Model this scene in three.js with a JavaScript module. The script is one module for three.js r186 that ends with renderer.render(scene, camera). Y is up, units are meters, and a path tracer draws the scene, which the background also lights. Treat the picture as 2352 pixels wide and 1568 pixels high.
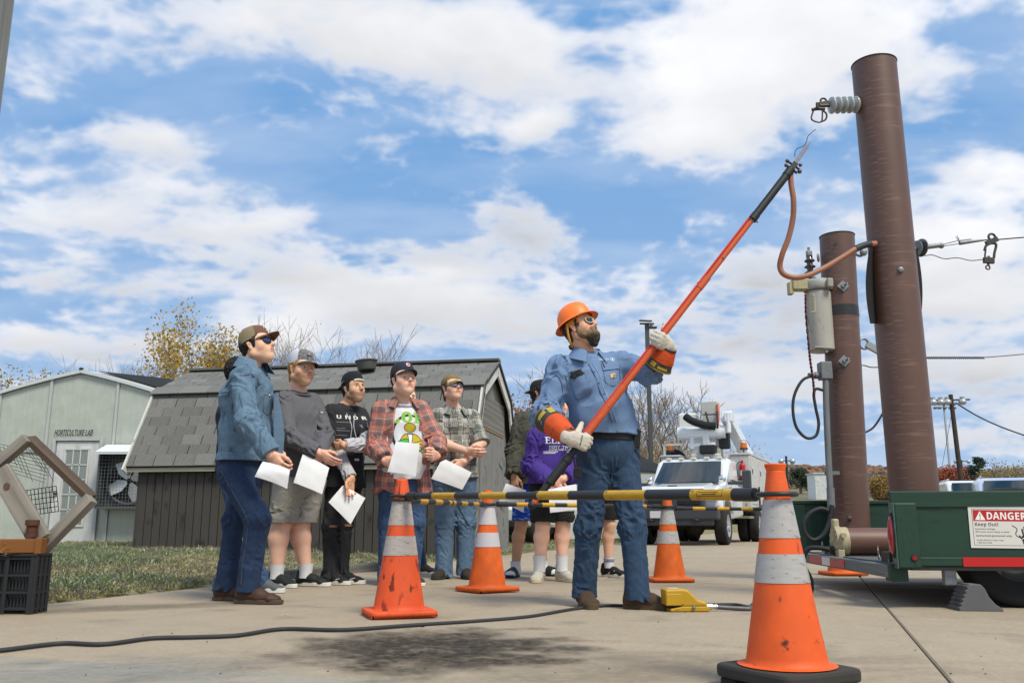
import * as THREE from 'three';
import { RoundedBoxGeometry } from 'three/addons/geometries/RoundedBoxGeometry.js';
import { mergeGeometries } from 'three/addons/utils/BufferGeometryUtils.js';

// ------------------------------------------------------------------ camera, sun, exposure
const PXW = 2352, PXH = 1568, FPX = 2030, PITCH = 11.6 * Math.PI / 180, EYE = 0.48;
const scene = new THREE.Scene();
const camera = new THREE.PerspectiveCamera(2 * Math.atan(PXH / 2 / FPX) * 180 / Math.PI, 1024 / 682, 0.05, 4000);
camera.position.set(0, EYE, 0); camera.rotation.x = PITCH;
const renderer = new THREE.WebGLRenderer({ antialias: true });
renderer.setSize(1024, 682); renderer.toneMapping = THREE.LinearToneMapping; renderer.toneMappingExposure = 1.0;
renderer.shadowMap.enabled = true;
const SUN = new THREE.Vector3(0.42, 1.0, 0.42).normalize();
const sun = new THREE.DirectionalLight(new THREE.Color(1.0, 0.95, 0.78), 3.7);
sun.position.copy(SUN).multiplyScalar(60); sun.target.position.set(0, 0, -8);
sun.castShadow = true; sun.shadow.radius = 34; sun.shadow.mapSize.set(2048, 2048);
Object.assign(sun.shadow.camera, { left: -30, right: 30, top: 30, bottom: -30, near: 1, far: 140 });
scene.add(sun, sun.target);
const SKY_GAIN = 1.0;

// ------------------------------------------------------------------ numbers
let seedState = 12345;
function reseed(s) { seedState = (s * 2654435761) >>> 0; }
function rnd() { seedState = (seedState + 0x6d2b79f5) | 0; let t = Math.imul(seedState ^ (seedState >>> 15), 1 | seedState); t = (t + Math.imul(t ^ (t >>> 7), 61 | t)) ^ t; return ((t ^ (t >>> 14)) >>> 0) / 4294967296; }
const rr = (a, b) => a + (b - a) * rnd();
const clamp = (x, a = 0, b = 1) => x < a ? a : x > b ? b : x;
const lerp = (a, b, t) => a + (b - a) * t;
const smooth = (a, b, x) => { const t = clamp((x - a) / (b - a)); return t * t * (3 - 2 * t); };
const V = (x = 0, y = 0, z = 0) => new THREE.Vector3(x, y, z);
const RAD = Math.PI / 180;
const PERM = new Uint8Array(512);
{ const p = [...Array(256).keys()]; reseed(7); for (let i = 255; i > 0; i--) { const j = Math.floor(rnd() * (i + 1)); [p[i], p[j]] = [p[j], p[i]]; } for (let i = 0; i < 512; i++) PERM[i] = p[i & 255]; }
const GX = new Float32Array(256), GY = new Float32Array(256), GZ = new Float32Array(256);
for (let i = 0; i < 256; i++) { const z = rnd() * 2 - 1, a = rnd() * 6.2832, r = Math.sqrt(1 - z * z); GX[i] = r * Math.cos(a); GY[i] = r * Math.sin(a); GZ[i] = z; }
function noise3(x, y, z) {            // gradient noise, about -1..1
  const xi = Math.floor(x), yi = Math.floor(y), zi = Math.floor(z);
  x -= xi; y -= yi; z -= zi;
  const X = xi & 255, Y = yi & 255, Z = zi & 255;
  const u = x * x * x * (x * (x * 6 - 15) + 10), v = y * y * y * (y * (y * 6 - 15) + 10), w = z * z * z * (z * (z * 6 - 15) + 10);
  const A = PERM[X] + Y, B = PERM[X + 1] + Y;
  const a0 = PERM[PERM[A & 255] + Z & 255], a1 = PERM[PERM[A + 1 & 255] + Z & 255], b0 = PERM[PERM[B & 255] + Z & 255], b1 = PERM[PERM[B + 1 & 255] + Z & 255];
  const a2 = PERM[PERM[A & 255] + Z + 1 & 255], a3 = PERM[PERM[A + 1 & 255] + Z + 1 & 255], b2 = PERM[PERM[B & 255] + Z + 1 & 255], b3 = PERM[PERM[B + 1 & 255] + Z + 1 & 255];
  const g = (h, dx, dy, dz) => GX[h] * dx + GY[h] * dy + GZ[h] * dz;
  const l0 = lerp(lerp(g(a0, x, y, z), g(b0, x - 1, y, z), u), lerp(g(a1, x, y - 1, z), g(b1, x - 1, y - 1, z), u), v);
  const l1 = lerp(lerp(g(a2, x, y, z - 1), g(b2, x - 1, y, z - 1), u), lerp(g(a3, x, y - 1, z - 1), g(b3, x - 1, y - 1, z - 1), u), v);
  return lerp(l0, l1, w) * 1.5;
}
function fbm(x, y, z, oct = 4, gain = 0.5) { let s = 0, a = 1, n = 0; for (let i = 0; i < oct; i++) { s += a * noise3(x, y, z); n += a; a *= gain; x = x * 2.03 + 17.1; y = y * 2.03 + 5.3; z = z * 2.03 + 9.7; } return s / n; }

// a pixel of the 2352-wide layout turned into a place: on the upright plane d metres ahead, or on level ground
const CP = Math.cos(PITCH), SP = Math.sin(PITCH);
function at(px, py, d) { const u = (px - PXW / 2) / FPX, v = (PXH / 2 - py) / FPX, t = d / (CP - v * SP); return V(u * t, EYE + (v * CP + SP) * t, -d); }
function onGround(px, py, y = 0) { const u = (px - PXW / 2) / FPX, v = (PXH / 2 - py) / FPX, t = (y - EYE) / (v * CP + SP); return V(u * t, y, (v * SP - CP) * t); }
function dirOf(px, py) { const u = (px - PXW / 2) / FPX, v = (PXH / 2 - py) / FPX; return V(u, v * CP + SP, v * SP - CP).normalize(); }

// ------------------------------------------------------------------ sky: air and clouds, with extra brightness added outside the view
{
  const W = 3584, H = 1792, data = new Float32Array(W * H * 4);
  // cloud masses: [px, py, half width, half height, turn (degrees), strength, greyness]
  const MASS = [
    [850, 60, 500, 130, 8, .42, .12], [1160, 120, 270, 115, 15, .55, .0], [640, 70, 330, 80, 0, .2, .1],
    [1640, 170, 190, 170, -25, .75, -.1], [1830, 60, 290, 110, 4, .75, -.1], [1580, 310, 170, 55, -12, .6, -.05], [1880, 170, 140, 120, 0, .5, 0],
    [2230, 560, 210, 180, 0, .75, -.1], [2130, 210, 150, 110, 25, .22, .05], [2000, 470, 160, 90, 0, .3, 0], [2300, 400, 110, 60, 10, .4, -.05],
    [345, 320, 135, 68, 8, .55, .12], [80, 205, 120, 55, 10, .38, .12], [1220, 285, 100, 42, -22, .55, 0], [950, 320, 90, 40, 5, .2, .1],
    [300, 505, 460, 52, 4, .6, .06], [640, 500, 120, 30, -10, .4, 0], [430, 440, 240, 40, 5, .2, .05],
    [1210, 520, 120, 65, 20, .5, .45], [690, 620, 240, 60, 10, .5, .35], [1000, 585, 130, 34, 5, .45, .5],
    [900, 700, 320, 70, -4, .5, .1], [200, 640, 300, 60, 6, .3, .3], [640, 770, 120, 50, 0, .8, -.1], [60, 770, 120, 40, 0, .6, .1],
    [1130, 740, 260, 60, 6, .4, .3], [1780, 660, 150, 80, 15, .6, .62], [1700, 770, 180, 50, 0, .4, .55], [1500, 700, 180, 70, 0, .35, .1],
    [1900, 860, 300, 60, 0, .45, .3], [2250, 850, 200, 70, 5, .5, .5], [2200, 700, 170, 50, 0, .5, .1], [300, 800, 260, 45, 0, .45, .35],
    [1560, 900, 260, 60, 0, .4, .2], [2260, 1000, 260, 50, 0, .4, .25], [950, 640, 200, 34, -8, .3, .05],
    [600, 380, 130, 60, 0, -.3, 0], [850, 515, 170, 40, 0, -.4, 0], [1450, 450, 300, 55, 5, -.32, 0], [1330, 200, 90, 110, 20, -.35, 0], [520, 250, 220, 60, 10, -.12, 0], [2250, 80, 130, 70, 0, -.25, 0], [1730, 560, 200, 50, 0, -.1, 0], [900, 400, 260, 60, 0, -.12, 0],
  ].map(([px, py, w, h, turn, s, grey]) => {
    const d = dirOf(px, py), e = dirOf(px + 20, py).sub(d), n = e.length(); e.normalize();
    const upv = V().crossVectors(e, d).normalize(); if (upv.y < 0) upv.negate();
    const c = Math.cos(-turn * RAD), sn = Math.sin(-turn * RAD), k = n / 20;
    return { d, ax: e.clone().multiplyScalar(c).addScaledVector(upv, sn), ay: upv.clone().multiplyScalar(c).addScaledVector(e, -sn), w: w * k, h: h * k, s, grey, reach: Math.cos(Math.min(1.4, 2.2 * Math.max(w, h) * k)) };
  });
  const front = dirOf(1176, 784), sx = SUN.x, sy = SUN.y, sz = SUN.z;
  const lowC = new THREE.Color().setRGB(.56, .70, .87), highC = new THREE.Color().setRGB(.085, .31, .69);
  const dens = (x, y, z, m) => {      // m collects the masses' bias
    const k = 1 / (y + .22), px = x * k, pz = z * k;
    const wx = fbm(px * 2.1 + 3, pz * 2.1, 1.7, 2), wz = fbm(px * 2.1 - 9, pz * 2.1 + 4, 6.2, 2);
    const big = fbm(px * 1.7 + wx * .5, pz * 2.6 + wz * .5, 3.1, 3);
    const fine = fbm(px * 7 + wx * 1.1, pz * 9 + wz * 1.1, 8.8, 6, .6), ridge = Math.abs(fbm(px * 13 + wz, pz * 16 + wx, 4.4, 3));
    return big * .38 + fine * .72 + (.22 - ridge) * .45 + m;
  };
  for (let row = H / 2; row < H; row++) {
    const el = ((row + .5) / H - .5) * Math.PI, y = Math.sin(el), ce = Math.cos(el);
    for (let col = 0; col < W; col++) {
      const az = ((col + .5) / W - .5) * 2 * Math.PI, x = Math.cos(az) * ce, z = Math.sin(az) * ce;
      let bias = 0, grey = 0, gw = 0;
      const ahead = x * front.x + y * front.y + z * front.z;
      if (ahead > .3) for (const m of MASS) {
        const c = x * m.d.x + y * m.d.y + z * m.d.z; if (c < m.reach) continue;
        const u = (x * m.ax.x + y * m.ax.y + z * m.ax.z) / m.w, v = (x * m.ay.x + y * m.ay.y + z * m.ay.z) / m.h;
        const q = u * u + v * v; if (q > 4.5) continue;
        const g = Math.exp(-q * 1.1);
        bias += m.s * g * 1.12; if (m.s > 0) { grey += (m.grey + .30 * smooth(.5, -.7, v)) * g; gw += g; }
      }
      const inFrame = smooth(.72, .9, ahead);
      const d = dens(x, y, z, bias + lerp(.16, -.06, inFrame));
      const a = smooth(-.03, .4, d), veil = clamp(.16 + .8 * fbm(x / (y + .3) * 2.6 + 40, z / (y + .3) * 6, 2, 5)) * .62;
      const h = Math.pow(clamp(y * 1.25), .42);
      const sc = x * sx + y * sy + z * sz, glow = Math.pow(clamp(sc), 6);
      const low = smooth(.42, .02, y);
      let tint = gw > 0 ? grey / Math.max(gw, .6) : .1;
      tint += .34 * fbm(x * 9, y * 17, z * 9 + 3, 4) + .16 * low + .10;
      const thick = smooth(.15, .8, d);
      const b = (1 + .22 * (1 - inFrame)) * clamp(.94 + .08 * thick - .46 * clamp(tint) * (.35 + .65 * thick), .4, 1.25);  // unseen clouds outside the view get added brightness to fill the figures' fronts
      const cr = b * lerp(.965, .985, thick), cg = b * lerp(.985, .99, thick), cb = b * lerp(1.035, 1.0, thick) + .012;
      const o = (row * W + col) * 4, va = veil * (1 - a * .7), cov = clamp(a * (.74 + .24 * thick));
      const mixc = (c, i) => { const air = lerp(i === 0 ? lowC.r : i === 1 ? lowC.g : lowC.b, i === 0 ? highC.r : i === 1 ? highC.g : highC.b, h); const v = lerp(air, [.82, .88, .98][i], va); return lerp(v, c, cov); };
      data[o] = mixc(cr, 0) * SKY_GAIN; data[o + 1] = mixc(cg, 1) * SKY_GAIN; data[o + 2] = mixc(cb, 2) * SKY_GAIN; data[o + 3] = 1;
    }
  }
  for (let i = 0; i < W * H / 2; i++) { data[i * 4] = .3; data[i * 4 + 1] = .29; data[i * 4 + 2] = .26; data[i * 4 + 3] = 1; }
  const t = new THREE.DataTexture(data, W, H, THREE.RGBAFormat, THREE.FloatType);
  t.mapping = THREE.EquirectangularReflectionMapping; t.magFilter = THREE.LinearFilter; t.needsUpdate = true;
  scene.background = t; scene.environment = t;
}
// ------------------------------------------------------------------ names, things and parts
const taken = new Map();
function numbered(n) { const k = taken.get(n) || 0; taken.set(n, k + 1); return k ? n + '_' + String(k).padStart(3, '0') : n; }
function tag(o, label, category, group) { o.userData.label = label; o.userData.category = category; if (group) o.userData.group = group; return o; }
function thing(name, label, category, pos, turn = 0, group) {
  const g = new THREE.Group(); g.name = numbered(name); if (pos) g.position.copy(pos); g.rotation.y = turn; scene.add(g); return tag(g, label, category, group);
}
function plain(g) {                   // position, normal, uv only; never indexed
  if (g.index) g = g.toNonIndexed(); else g = g.clone();
  for (const k of Object.keys(g.attributes)) if (!['position', 'normal', 'uv', 'color'].includes(k)) g.deleteAttribute(k);
  if (!g.attributes.normal) g.computeVertexNormals();
  if (!g.attributes.uv) g.setAttribute('uv', new THREE.BufferAttribute(new Float32Array(g.attributes.position.count * 2), 2));
  g.clearGroups?.();
  return g;
}
function join(list) {
  list = list.flat(9).filter(Boolean); if (list.length === 1) return list[0];
  const gs = list.map(plain), col = gs.some((g) => g.attributes.color);
  if (col) for (const g of gs) if (!g.attributes.color) g.setAttribute('color', new THREE.BufferAttribute(new Float32Array(g.attributes.position.count * 3).fill(1), 3));
  return mergeGeometries(gs);
}
function part(parent, name, geo, mat, label) {
  const m = new THREE.Mesh(Array.isArray(geo) ? join(geo) : geo, mat); m.name = parent === scene ? numbered(name) : name; parent.add(m);
  if (label) m.userData.label = label; return m;
}
function lone(name, label, category, geo, mat, group) { const m = part(scene, name, geo, mat); return tag(m, label, category, group); }
function structure(name, geo, mat, parent = scene) { const m = part(parent, name, geo, mat); if (parent === scene) m.userData.kind = 'structure'; return m; }
// ------------------------------------------------------------------ shapes
const M4 = (p = V(), e = [0, 0, 0], s = V(1, 1, 1)) => new THREE.Matrix4().compose(p, new THREE.Quaternion().setFromEuler(new THREE.Euler(...e)), s);
function box(w, h, d, x = 0, y = 0, z = 0, r = 0, e) { const g = r > 0 ? new RoundedBoxGeometry(w, h, d, 2, Math.min(r, w / 2.01, h / 2.01, d / 2.01)) : new THREE.BoxGeometry(w, h, d); if (e) g.applyMatrix4(M4(V(), e)); return g.translate(x, y, z); }
function cyl(r0, r1, h, x = 0, y = 0, z = 0, e, seg = 20, open = false) { const g = new THREE.CylinderGeometry(r1, r0, h, seg, 1, open); if (e) g.applyMatrix4(M4(V(), e)); return g.translate(x, y, z); }   // r0 bottom
function ball(r, x, y, z, sx = 1, sy = 1, sz = 1, seg = 14) { return new THREE.SphereGeometry(r, seg, Math.round(seg * .7)).scale(sx, sy, sz).translate(x, y, z); }
function torus(R, r, x = 0, y = 0, z = 0, e, seg = 24, tub = 8, arc = Math.PI * 2) { const g = new THREE.TorusGeometry(R, r, tub, seg, arc); if (e) g.applyMatrix4(M4(V(), e)); return g.translate(x, y, z); }
function turnTo(a, b) { return new THREE.Quaternion().setFromUnitVectors(V(0, 1, 0), b.clone().sub(a).normalize()); }
function rod(a, b, r, r2 = r, seg = 10, caps = true) { const L = a.distanceTo(b), g = new THREE.CylinderGeometry(r2, r, L, seg, 1, !caps); g.applyMatrix4(new THREE.Matrix4().compose(a.clone().add(b).multiplyScalar(.5), turnTo(a, b), V(1, 1, 1))); return g; }
function beam(a, b, w, d, side) {     // a bar of w by d between two points; side: where w points
  const y = b.clone().sub(a), L = y.length(); y.normalize(); const x = side.clone().addScaledVector(y, -side.dot(y)).normalize(), z = V().crossVectors(x, y);
  const g = new RoundedBoxGeometry(w, L, d, 1, Math.min(w, d) * .08), uvb = boxUV(g), q = uvb.attributes.uv; for (let i = 0; i < q.count; i++) { const u = q.getX(i); q.setXY(i, q.getY(i) + a.x, u + a.y); } return uvb.applyMatrix4(new THREE.Matrix4().makeBasis(x, y, z).setPosition(a.clone().add(b).multiplyScalar(.5)));
}
function tube(pts, r, seg = 60, rad = 8, tension = .5) { return new THREE.TubeGeometry(new THREE.CatmullRomCurve3(pts, false, 'centripetal', tension), seg, r, rad, false); }
function lathe(prof, seg = 28) { return new THREE.LatheGeometry(prof.map(([r, y]) => new THREE.Vector2(r, y)), seg); }
function extrude(pts, depth, bevel = 0, holes = []) {   // outline in x,y; thickness along z, centred
  const s = new THREE.Shape(pts.map((p) => new THREE.Vector2(p[0], p[1]))); for (const h of holes) s.holes.push(new THREE.Path(h.map((p) => new THREE.Vector2(p[0], p[1]))));
  const g = new THREE.ExtrudeGeometry(s, { depth: depth - 2 * bevel, bevelEnabled: bevel > 0, bevelSize: bevel, bevelThickness: bevel, bevelSegments: 2, bevelOffset: -bevel, curveSegments: 8 }); return g.translate(0, 0, -depth / 2 + bevel);
}
function grid(nu, nv, fn) {           // sheet of nu x nv cells, fn(u, v) -> Vector3
  const pos = [], uv = [], idx = [];
  for (let j = 0; j <= nv; j++) for (let i = 0; i <= nu; i++) { const p = fn(i / nu, j / nv); pos.push(p.x, p.y, p.z); uv.push(i / nu, j / nv); }
  for (let j = 0; j < nv; j++) for (let i = 0; i < nu; i++) { const a = j * (nu + 1) + i, b = a + 1, c = a + nu + 1, d = c + 1; idx.push(a, b, d, a, d, c); }
  const g = new THREE.BufferGeometry(); g.setAttribute('position', new THREE.Float32BufferAttribute(pos, 3)); g.setAttribute('uv', new THREE.Float32BufferAttribute(uv, 2)); g.setIndex(idx); g.computeVertexNormals(); return g;
}
function boxUV(g, s = 1) {            // uv in metres, from the side each face looks to
  g = g.index ? g.toNonIndexed() : g; const p = g.attributes.position, n = g.attributes.normal, uv = new Float32Array(p.count * 2);
  for (let i = 0; i < p.count; i += 3) { const nx = Math.abs(n.getX(i) + n.getX(i + 1) + n.getX(i + 2)), ny = Math.abs(n.getY(i) + n.getY(i + 1) + n.getY(i + 2)), nz = Math.abs(n.getZ(i) + n.getZ(i + 1) + n.getZ(i + 2));
    for (let k = i; k < i + 3; k++) { uv[k * 2] = (nx > ny && nx > nz ? p.getZ(k) : p.getX(k)) * s; uv[k * 2 + 1] = (ny > nx && ny > nz ? p.getZ(k) : p.getY(k)) * s; } }
  g.setAttribute('uv', new THREE.BufferAttribute(uv, 2)); return g;
}
// ------------------------------------------------------------------ textures
function tex(n, fn, srgb = true, m = n) {   // fn(u, v) -> [r, g, b] in 0..255; repeats
  const d = new Uint8Array(n * m * 4);
  for (let y = 0; y < m; y++) for (let x = 0; x < n; x++) { const c = fn(x / n, y / m), o = (y * n + x) * 4; d[o] = clamp(c[0], 0, 255); d[o + 1] = clamp(c[1], 0, 255); d[o + 2] = clamp(c[2], 0, 255); d[o + 3] = c[3] === undefined ? 255 : clamp(c[3], 0, 255); }
  const t = new THREE.DataTexture(d, n, m); t.wrapS = t.wrapT = THREE.RepeatWrapping; t.magFilter = THREE.LinearFilter; if (srgb) t.colorSpace = THREE.SRGBColorSpace; t.needsUpdate = true; return t;
}
const TAU = Math.PI * 2;
function tn(u, v, f, s = 0, oct = 4) {     // tiling noise: blend of four shifted copies
  const a = fbm(u * f, v * f, s, oct); if (u < .8 && v < .8) return a; const b = fbm((u - 1) * f, v * f, s, oct), c = fbm(u * f, (v - 1) * f, s, oct), d = fbm((u - 1) * f, (v - 1) * f, s, oct);
  const wu = smooth(.8, 1, u), wv = smooth(.8, 1, v); return lerp(lerp(a, b, wu), lerp(c, d, wu), wv);
}
function scaled(t, sx, sy = sx) { const c = t.clone(); c.repeat.set(sx, sy); c.needsUpdate = true; return c; }
function canvasTex(w, h, draw, srgb = true) { const c = document.createElement('canvas'); c.width = w; c.height = h; const x = c.getContext('2d'); draw(x, w, h); const t = new THREE.CanvasTexture(c); if (srgb) t.colorSpace = THREE.SRGBColorSpace; return t; }
const mat = (hex, rough = .7, more = {}) => new THREE.MeshStandardMaterial({ color: new THREE.Color(hex), roughness: rough, metalness: 0, ...more });
const T = {};
T.grain = tex(256, (u, v) => { const n = 128 + 60 * tn(u, v, 22, 1, 3) + 30 * (rnd() - .5); return [n, n, n]; }, false);
T.soft = tex(256, (u, v) => { const n = 215 + 40 * tn(u, v, 5, 2, 4); return [n, n, n]; });
T.dirt = tex(512, (u, v) => { const n = tn(u, v, 4, 3, 5), s = smooth(.12, .45, tn(u, v, 9, 7, 5)); const k = 232 + 26 * n - 70 * s; return [k, k - 4 * s, k - 10 * s]; });
T.scuff = tex(512, (u, v) => {       // rubbed, dirty rubber
  const n = tn(u, v, 5, 13, 5), st = tn(u * 1, v, 26, 17, 3), blot = smooth(.2, .42, tn(u, v, 6, 23, 5)) * smooth(-.3, .4, st);
  const k = 236 + 22 * n - 150 * blot; return [k, k - 4, k - 6];
});
T.wood = tex(512, (u, v) => { const w = tn(u * .5, v, 3, 5, 3), g = Math.sin((v * 22 + w * 2.2 + .5 * tn(u * .15, v, 18, 3, 2)) * TAU * .5), k = 205 + 15 * g + 22 * w + 22 * tn(u * .08, v, 60, 9, 2) + 10 * (rnd() - .5); return [k, k * .985, k * .96]; });
T.steel = tex(256, (u, v) => { const n = tn(u, v, 7, 31, 5), k = 205 + 50 * n + 10 * (rnd() - .5); return [k, k, k]; });
const MT = {
  galv: mat(0xa3a7a9, .5, { metalness: .35, map: T.steel }), dark: mat(0x17181a, .55), rubber: mat(0x1c1c1d, .8, { bumpMap: T.grain, bumpScale: .0006 }), chrome: mat(0xdddddd, .15, { metalness: 1 }),
  whitePaint: mat(0xdadbd8, .35, { map: T.dirt }), blackPlastic: mat(0x222325, .5), rust: mat(0x5a3520, .85, { map: T.dirt }), brass: mat(0x6d5a45, .4, { metalness: .8 }), copper: mat(0x8a5a45, .45, { metalness: .7 }),
};
// ------------------------------------------------------------------ fields: joined rounded limbs, meshed on a grid
class Field {
  constructor() { this.p = []; this.cuts = []; this.subs = []; this.disp = null; this.li = 0; this.lh = 0; }
  // a limb from a to b; ra, rb: radius, or [half width, half depth] with `right` giving the width's direction
  add(a, b, ra, rb = ra, k = .03, opt = {}) {
    const wa = Array.isArray(ra) ? ra[0] : ra, da = Array.isArray(ra) ? ra[1] : ra, wb = Array.isArray(rb) ? rb[0] : rb, db = Array.isArray(rb) ? rb[1] : rb;
    const ba = b.clone().sub(a), L = Math.max(ba.length(), 1e-5), ax = ba.clone().divideScalar(L);
    let R = (opt.right || V(1, 0, 0)).clone(); R.addScaledVector(ax, -R.dot(ax)); if (R.lengthSq() < 1e-4) R = V(0, 0, 1).addScaledVector(ax, -ax.z); R.normalize();
    const Fv = V().crossVectors(R, ax); if (opt.front && Fv.dot(opt.front) < 0) Fv.negate();
    this.p.push({ a, b, L, wa, da, wb, db, k, x: a.x, y: a.y, z: a.z, bx: ba.x, by: ba.y, bz: ba.z, l2: L * L, R, F: Fv, round: wa === da && wb === db, cut: opt.cut || null, fold: opt.fold || 0, folds: opt.folds, id: this.p.length, tag: opt.tag || '', tail: opt.tail, mx: (a.x + b.x) / 2, my: (a.y + b.y) / 2, mz: (a.z + b.z) / 2, R0: L / 2 + Math.max(wa, wb, da, db) });
    return this;
  }
  one(p, x, y, z) {
    const dx = x - p.x, dy = y - p.y, dz = z - p.z; let h = (dx * p.bx + dy * p.by + dz * p.bz) / p.l2; h = h < 0 ? 0 : h > 1 ? 1 : h;
    const qx = dx - p.bx * h, qy = dy - p.by * h, qz = dz - p.bz * h; let d; this._h = h;
    if (p.round) d = Math.sqrt(qx * qx + qy * qy + qz * qz) - (p.wa + (p.wb - p.wa) * h);
    else {
      const w = p.wa + (p.wb - p.wa) * h, e = p.da + (p.db - p.da) * h, m = w < e ? w : e;
      const u = qx * p.R.x + qy * p.R.y + qz * p.R.z, v = qx * p.F.x + qy * p.F.y + qz * p.F.z, t2 = Math.max(0, qx * qx + qy * qy + qz * qz - u * u - v * v);
      const uu = u * u / (w * w), vv = v * v / (e * e), tt = t2 / (m * m), k0 = Math.sqrt(uu + vv + tt), k1 = Math.sqrt(uu / (w * w) + vv / (e * e) + tt / (m * m));
      d = k1 > 1e-6 ? k0 * (k0 - 1) / k1 : -m;
    }
    if (p.cut) for (const c of p.cut) { const e = x * c[0] + y * c[1] + z * c[2] - c[3]; if (e > d) d = e; }
    return d;
  }
  raw(x, y, z) {
    let s = 1e3, best = 1e3;
    for (const p of this.p) {
      const ex = x - p.mx, ey = y - p.my, ez = z - p.mz, lim = s + p.k + p.R0; if (lim > 0 && s < 900 && ex * ex + ey * ey + ez * ez > lim * lim) continue;
      const d = this.one(p, x, y, z);
      if (d < best) { best = d; this.li = p.id; this.lh = this._h; }
      const k = p.k, m = Math.abs(s - d); if (m < k) { const e = (k - m) / k; s = Math.min(s, d) - e * e * k * .25; } else if (d < s) s = d;
    }
    return s;
  }
  at(x, y, z) {
    let s = this.raw(x, y, z); const li = this.li, lh = this.lh;
    if (this.disp && s < .05 && s > -.05) s -= this.disp(x, y, z, this.p[li], lh);
    for (const c of this.subs) { const d = this.one(c, x, y, z), k = c.k, m = Math.max(0, k - Math.abs(-d - s)) / k; s = Math.max(s, -d) + m * m * k * .25; }
    for (const c of this.cuts) { const e = x * c[0] + y * c[1] + z * c[2] - c[3] - (c[4] ? c[4](x, y, z) : 0); if (e > s) s = e; }
    this.li = li; this.lh = lh; return s;
  }
  sub(a, b, ra, rb = ra, k = .01, opt = {}) { this.add(a, b, ra, rb, k, opt); this.subs.push(this.p.pop()); return this; }
  cutBelow(y, wave) { this.cuts.push([0, -1, 0, -y, wave]); return this; }
  plane(n, pt) { this.cuts.push([n.x, n.y, n.z, n.dot(pt)]); return this; }
  bounds(m = .03) { const b = new THREE.Box3(); for (const p of this.p) { const r = Math.max(p.wa, p.da, p.wb, p.db) + m; for (const q of [p.a, p.b]) { b.expandByPoint(q.clone().addScalar(r)); b.expandByPoint(q.clone().addScalar(-r)); } } return b; }
  uvAt(p, x, y, z) { const dx = x - p.x, dy = y - p.y, dz = z - p.z, h = (dx * p.bx + dy * p.by + dz * p.bz) / p.l2, c = clamp(h), w = lerp(p.wa, p.wb, c), e = lerp(p.da, p.db, c);
    const qx = dx - p.bx * h, qy = dy - p.by * h, qz = dz - p.bz * h, u = (qx * p.R.x + qy * p.R.y + qz * p.R.z) / w, v = (qx * p.F.x + qy * p.F.y + qz * p.F.z) / e; return [Math.atan2(u, v), (w + e) / 2, h * p.L]; }
  mesh(cell, opt = {}) {
    const b = opt.bounds || this.bounds(), f = (x, y, z) => this.at(x, y, z);
    const nx = Math.ceil((b.max.x - b.min.x) / cell) + 1, ny = Math.ceil((b.max.y - b.min.y) / cell) + 1, nz = Math.ceil((b.max.z - b.min.z) / cell) + 1, X0 = b.min.x, Y0 = b.min.y, Z0 = b.min.z;
    const val = new Float32Array(nx * ny * nz), B = 6, reach = B * cell * .87 * 1.35 + .012, id = (i, j, k) => (k * ny + j) * nx + i;
    for (let bk = 0; bk < nz; bk += B) for (let bj = 0; bj < ny; bj += B) for (let bi = 0; bi < nx; bi += B) {
      const c = f(X0 + (bi + B / 2) * cell, Y0 + (bj + B / 2) * cell, Z0 + (bk + B / 2) * cell), far = Math.abs(c) > reach;
      for (let k = bk; k < Math.min(bk + B, nz); k++) for (let j = bj; j < Math.min(bj + B, ny); j++) for (let i = bi; i < Math.min(bi + B, nx); i++) val[id(i, j, k)] = far ? c : f(X0 + i * cell, Y0 + j * cell, Z0 + k * cell);
    }
    const vid = new Int32Array(nx * ny * nz).fill(-1), P = [], s1 = nx, s2 = nx * ny, E = [0, 1, 0, s1, 0, s2, 1, 1 + s1, 1, 1 + s2, s1, s1 + 1, s1, s1 + s2, s2, s2 + 1, s2, s2 + s1, 1 + s1, 1 + s1 + s2, 1 + s2, 1 + s1 + s2, s1 + s2, 1 + s1 + s2];
    const cx = (o) => o % nx, cy = (o) => Math.floor(o / nx) % ny, cz = (o) => Math.floor(o / s2);
    for (let k = 0; k < nz - 1; k++) for (let j = 0; j < ny - 1; j++) for (let i = 0; i < nx - 1; i++) {
      const o = id(i, j, k), v0 = val[o] < 0; if ((val[o + 1] < 0) === v0 && (val[o + s1] < 0) === v0 && (val[o + s2] < 0) === v0 && (val[o + 1 + s1] < 0) === v0 && (val[o + 1 + s2] < 0) === v0 && (val[o + s1 + s2] < 0) === v0 && (val[o + 1 + s1 + s2] < 0) === v0) continue;
      let n = 0, x = 0, y = 0, z = 0;
      for (let e = 0; e < 24; e += 2) { const p = o + E[e], q = o + E[e + 1], a = val[p], c = val[q]; if ((a < 0) === (c < 0)) continue; const t = a / (a - c); n++; x += cx(p) + (cx(q) - cx(p)) * t; y += cy(p) + (cy(q) - cy(p)) * t; z += cz(p) + (cz(q) - cz(p)) * t; }
      vid[o] = P.length / 3; P.push(X0 + x / n * cell, Y0 + y / n * cell, Z0 + z / n * cell);
    }
    const I = [];
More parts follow.
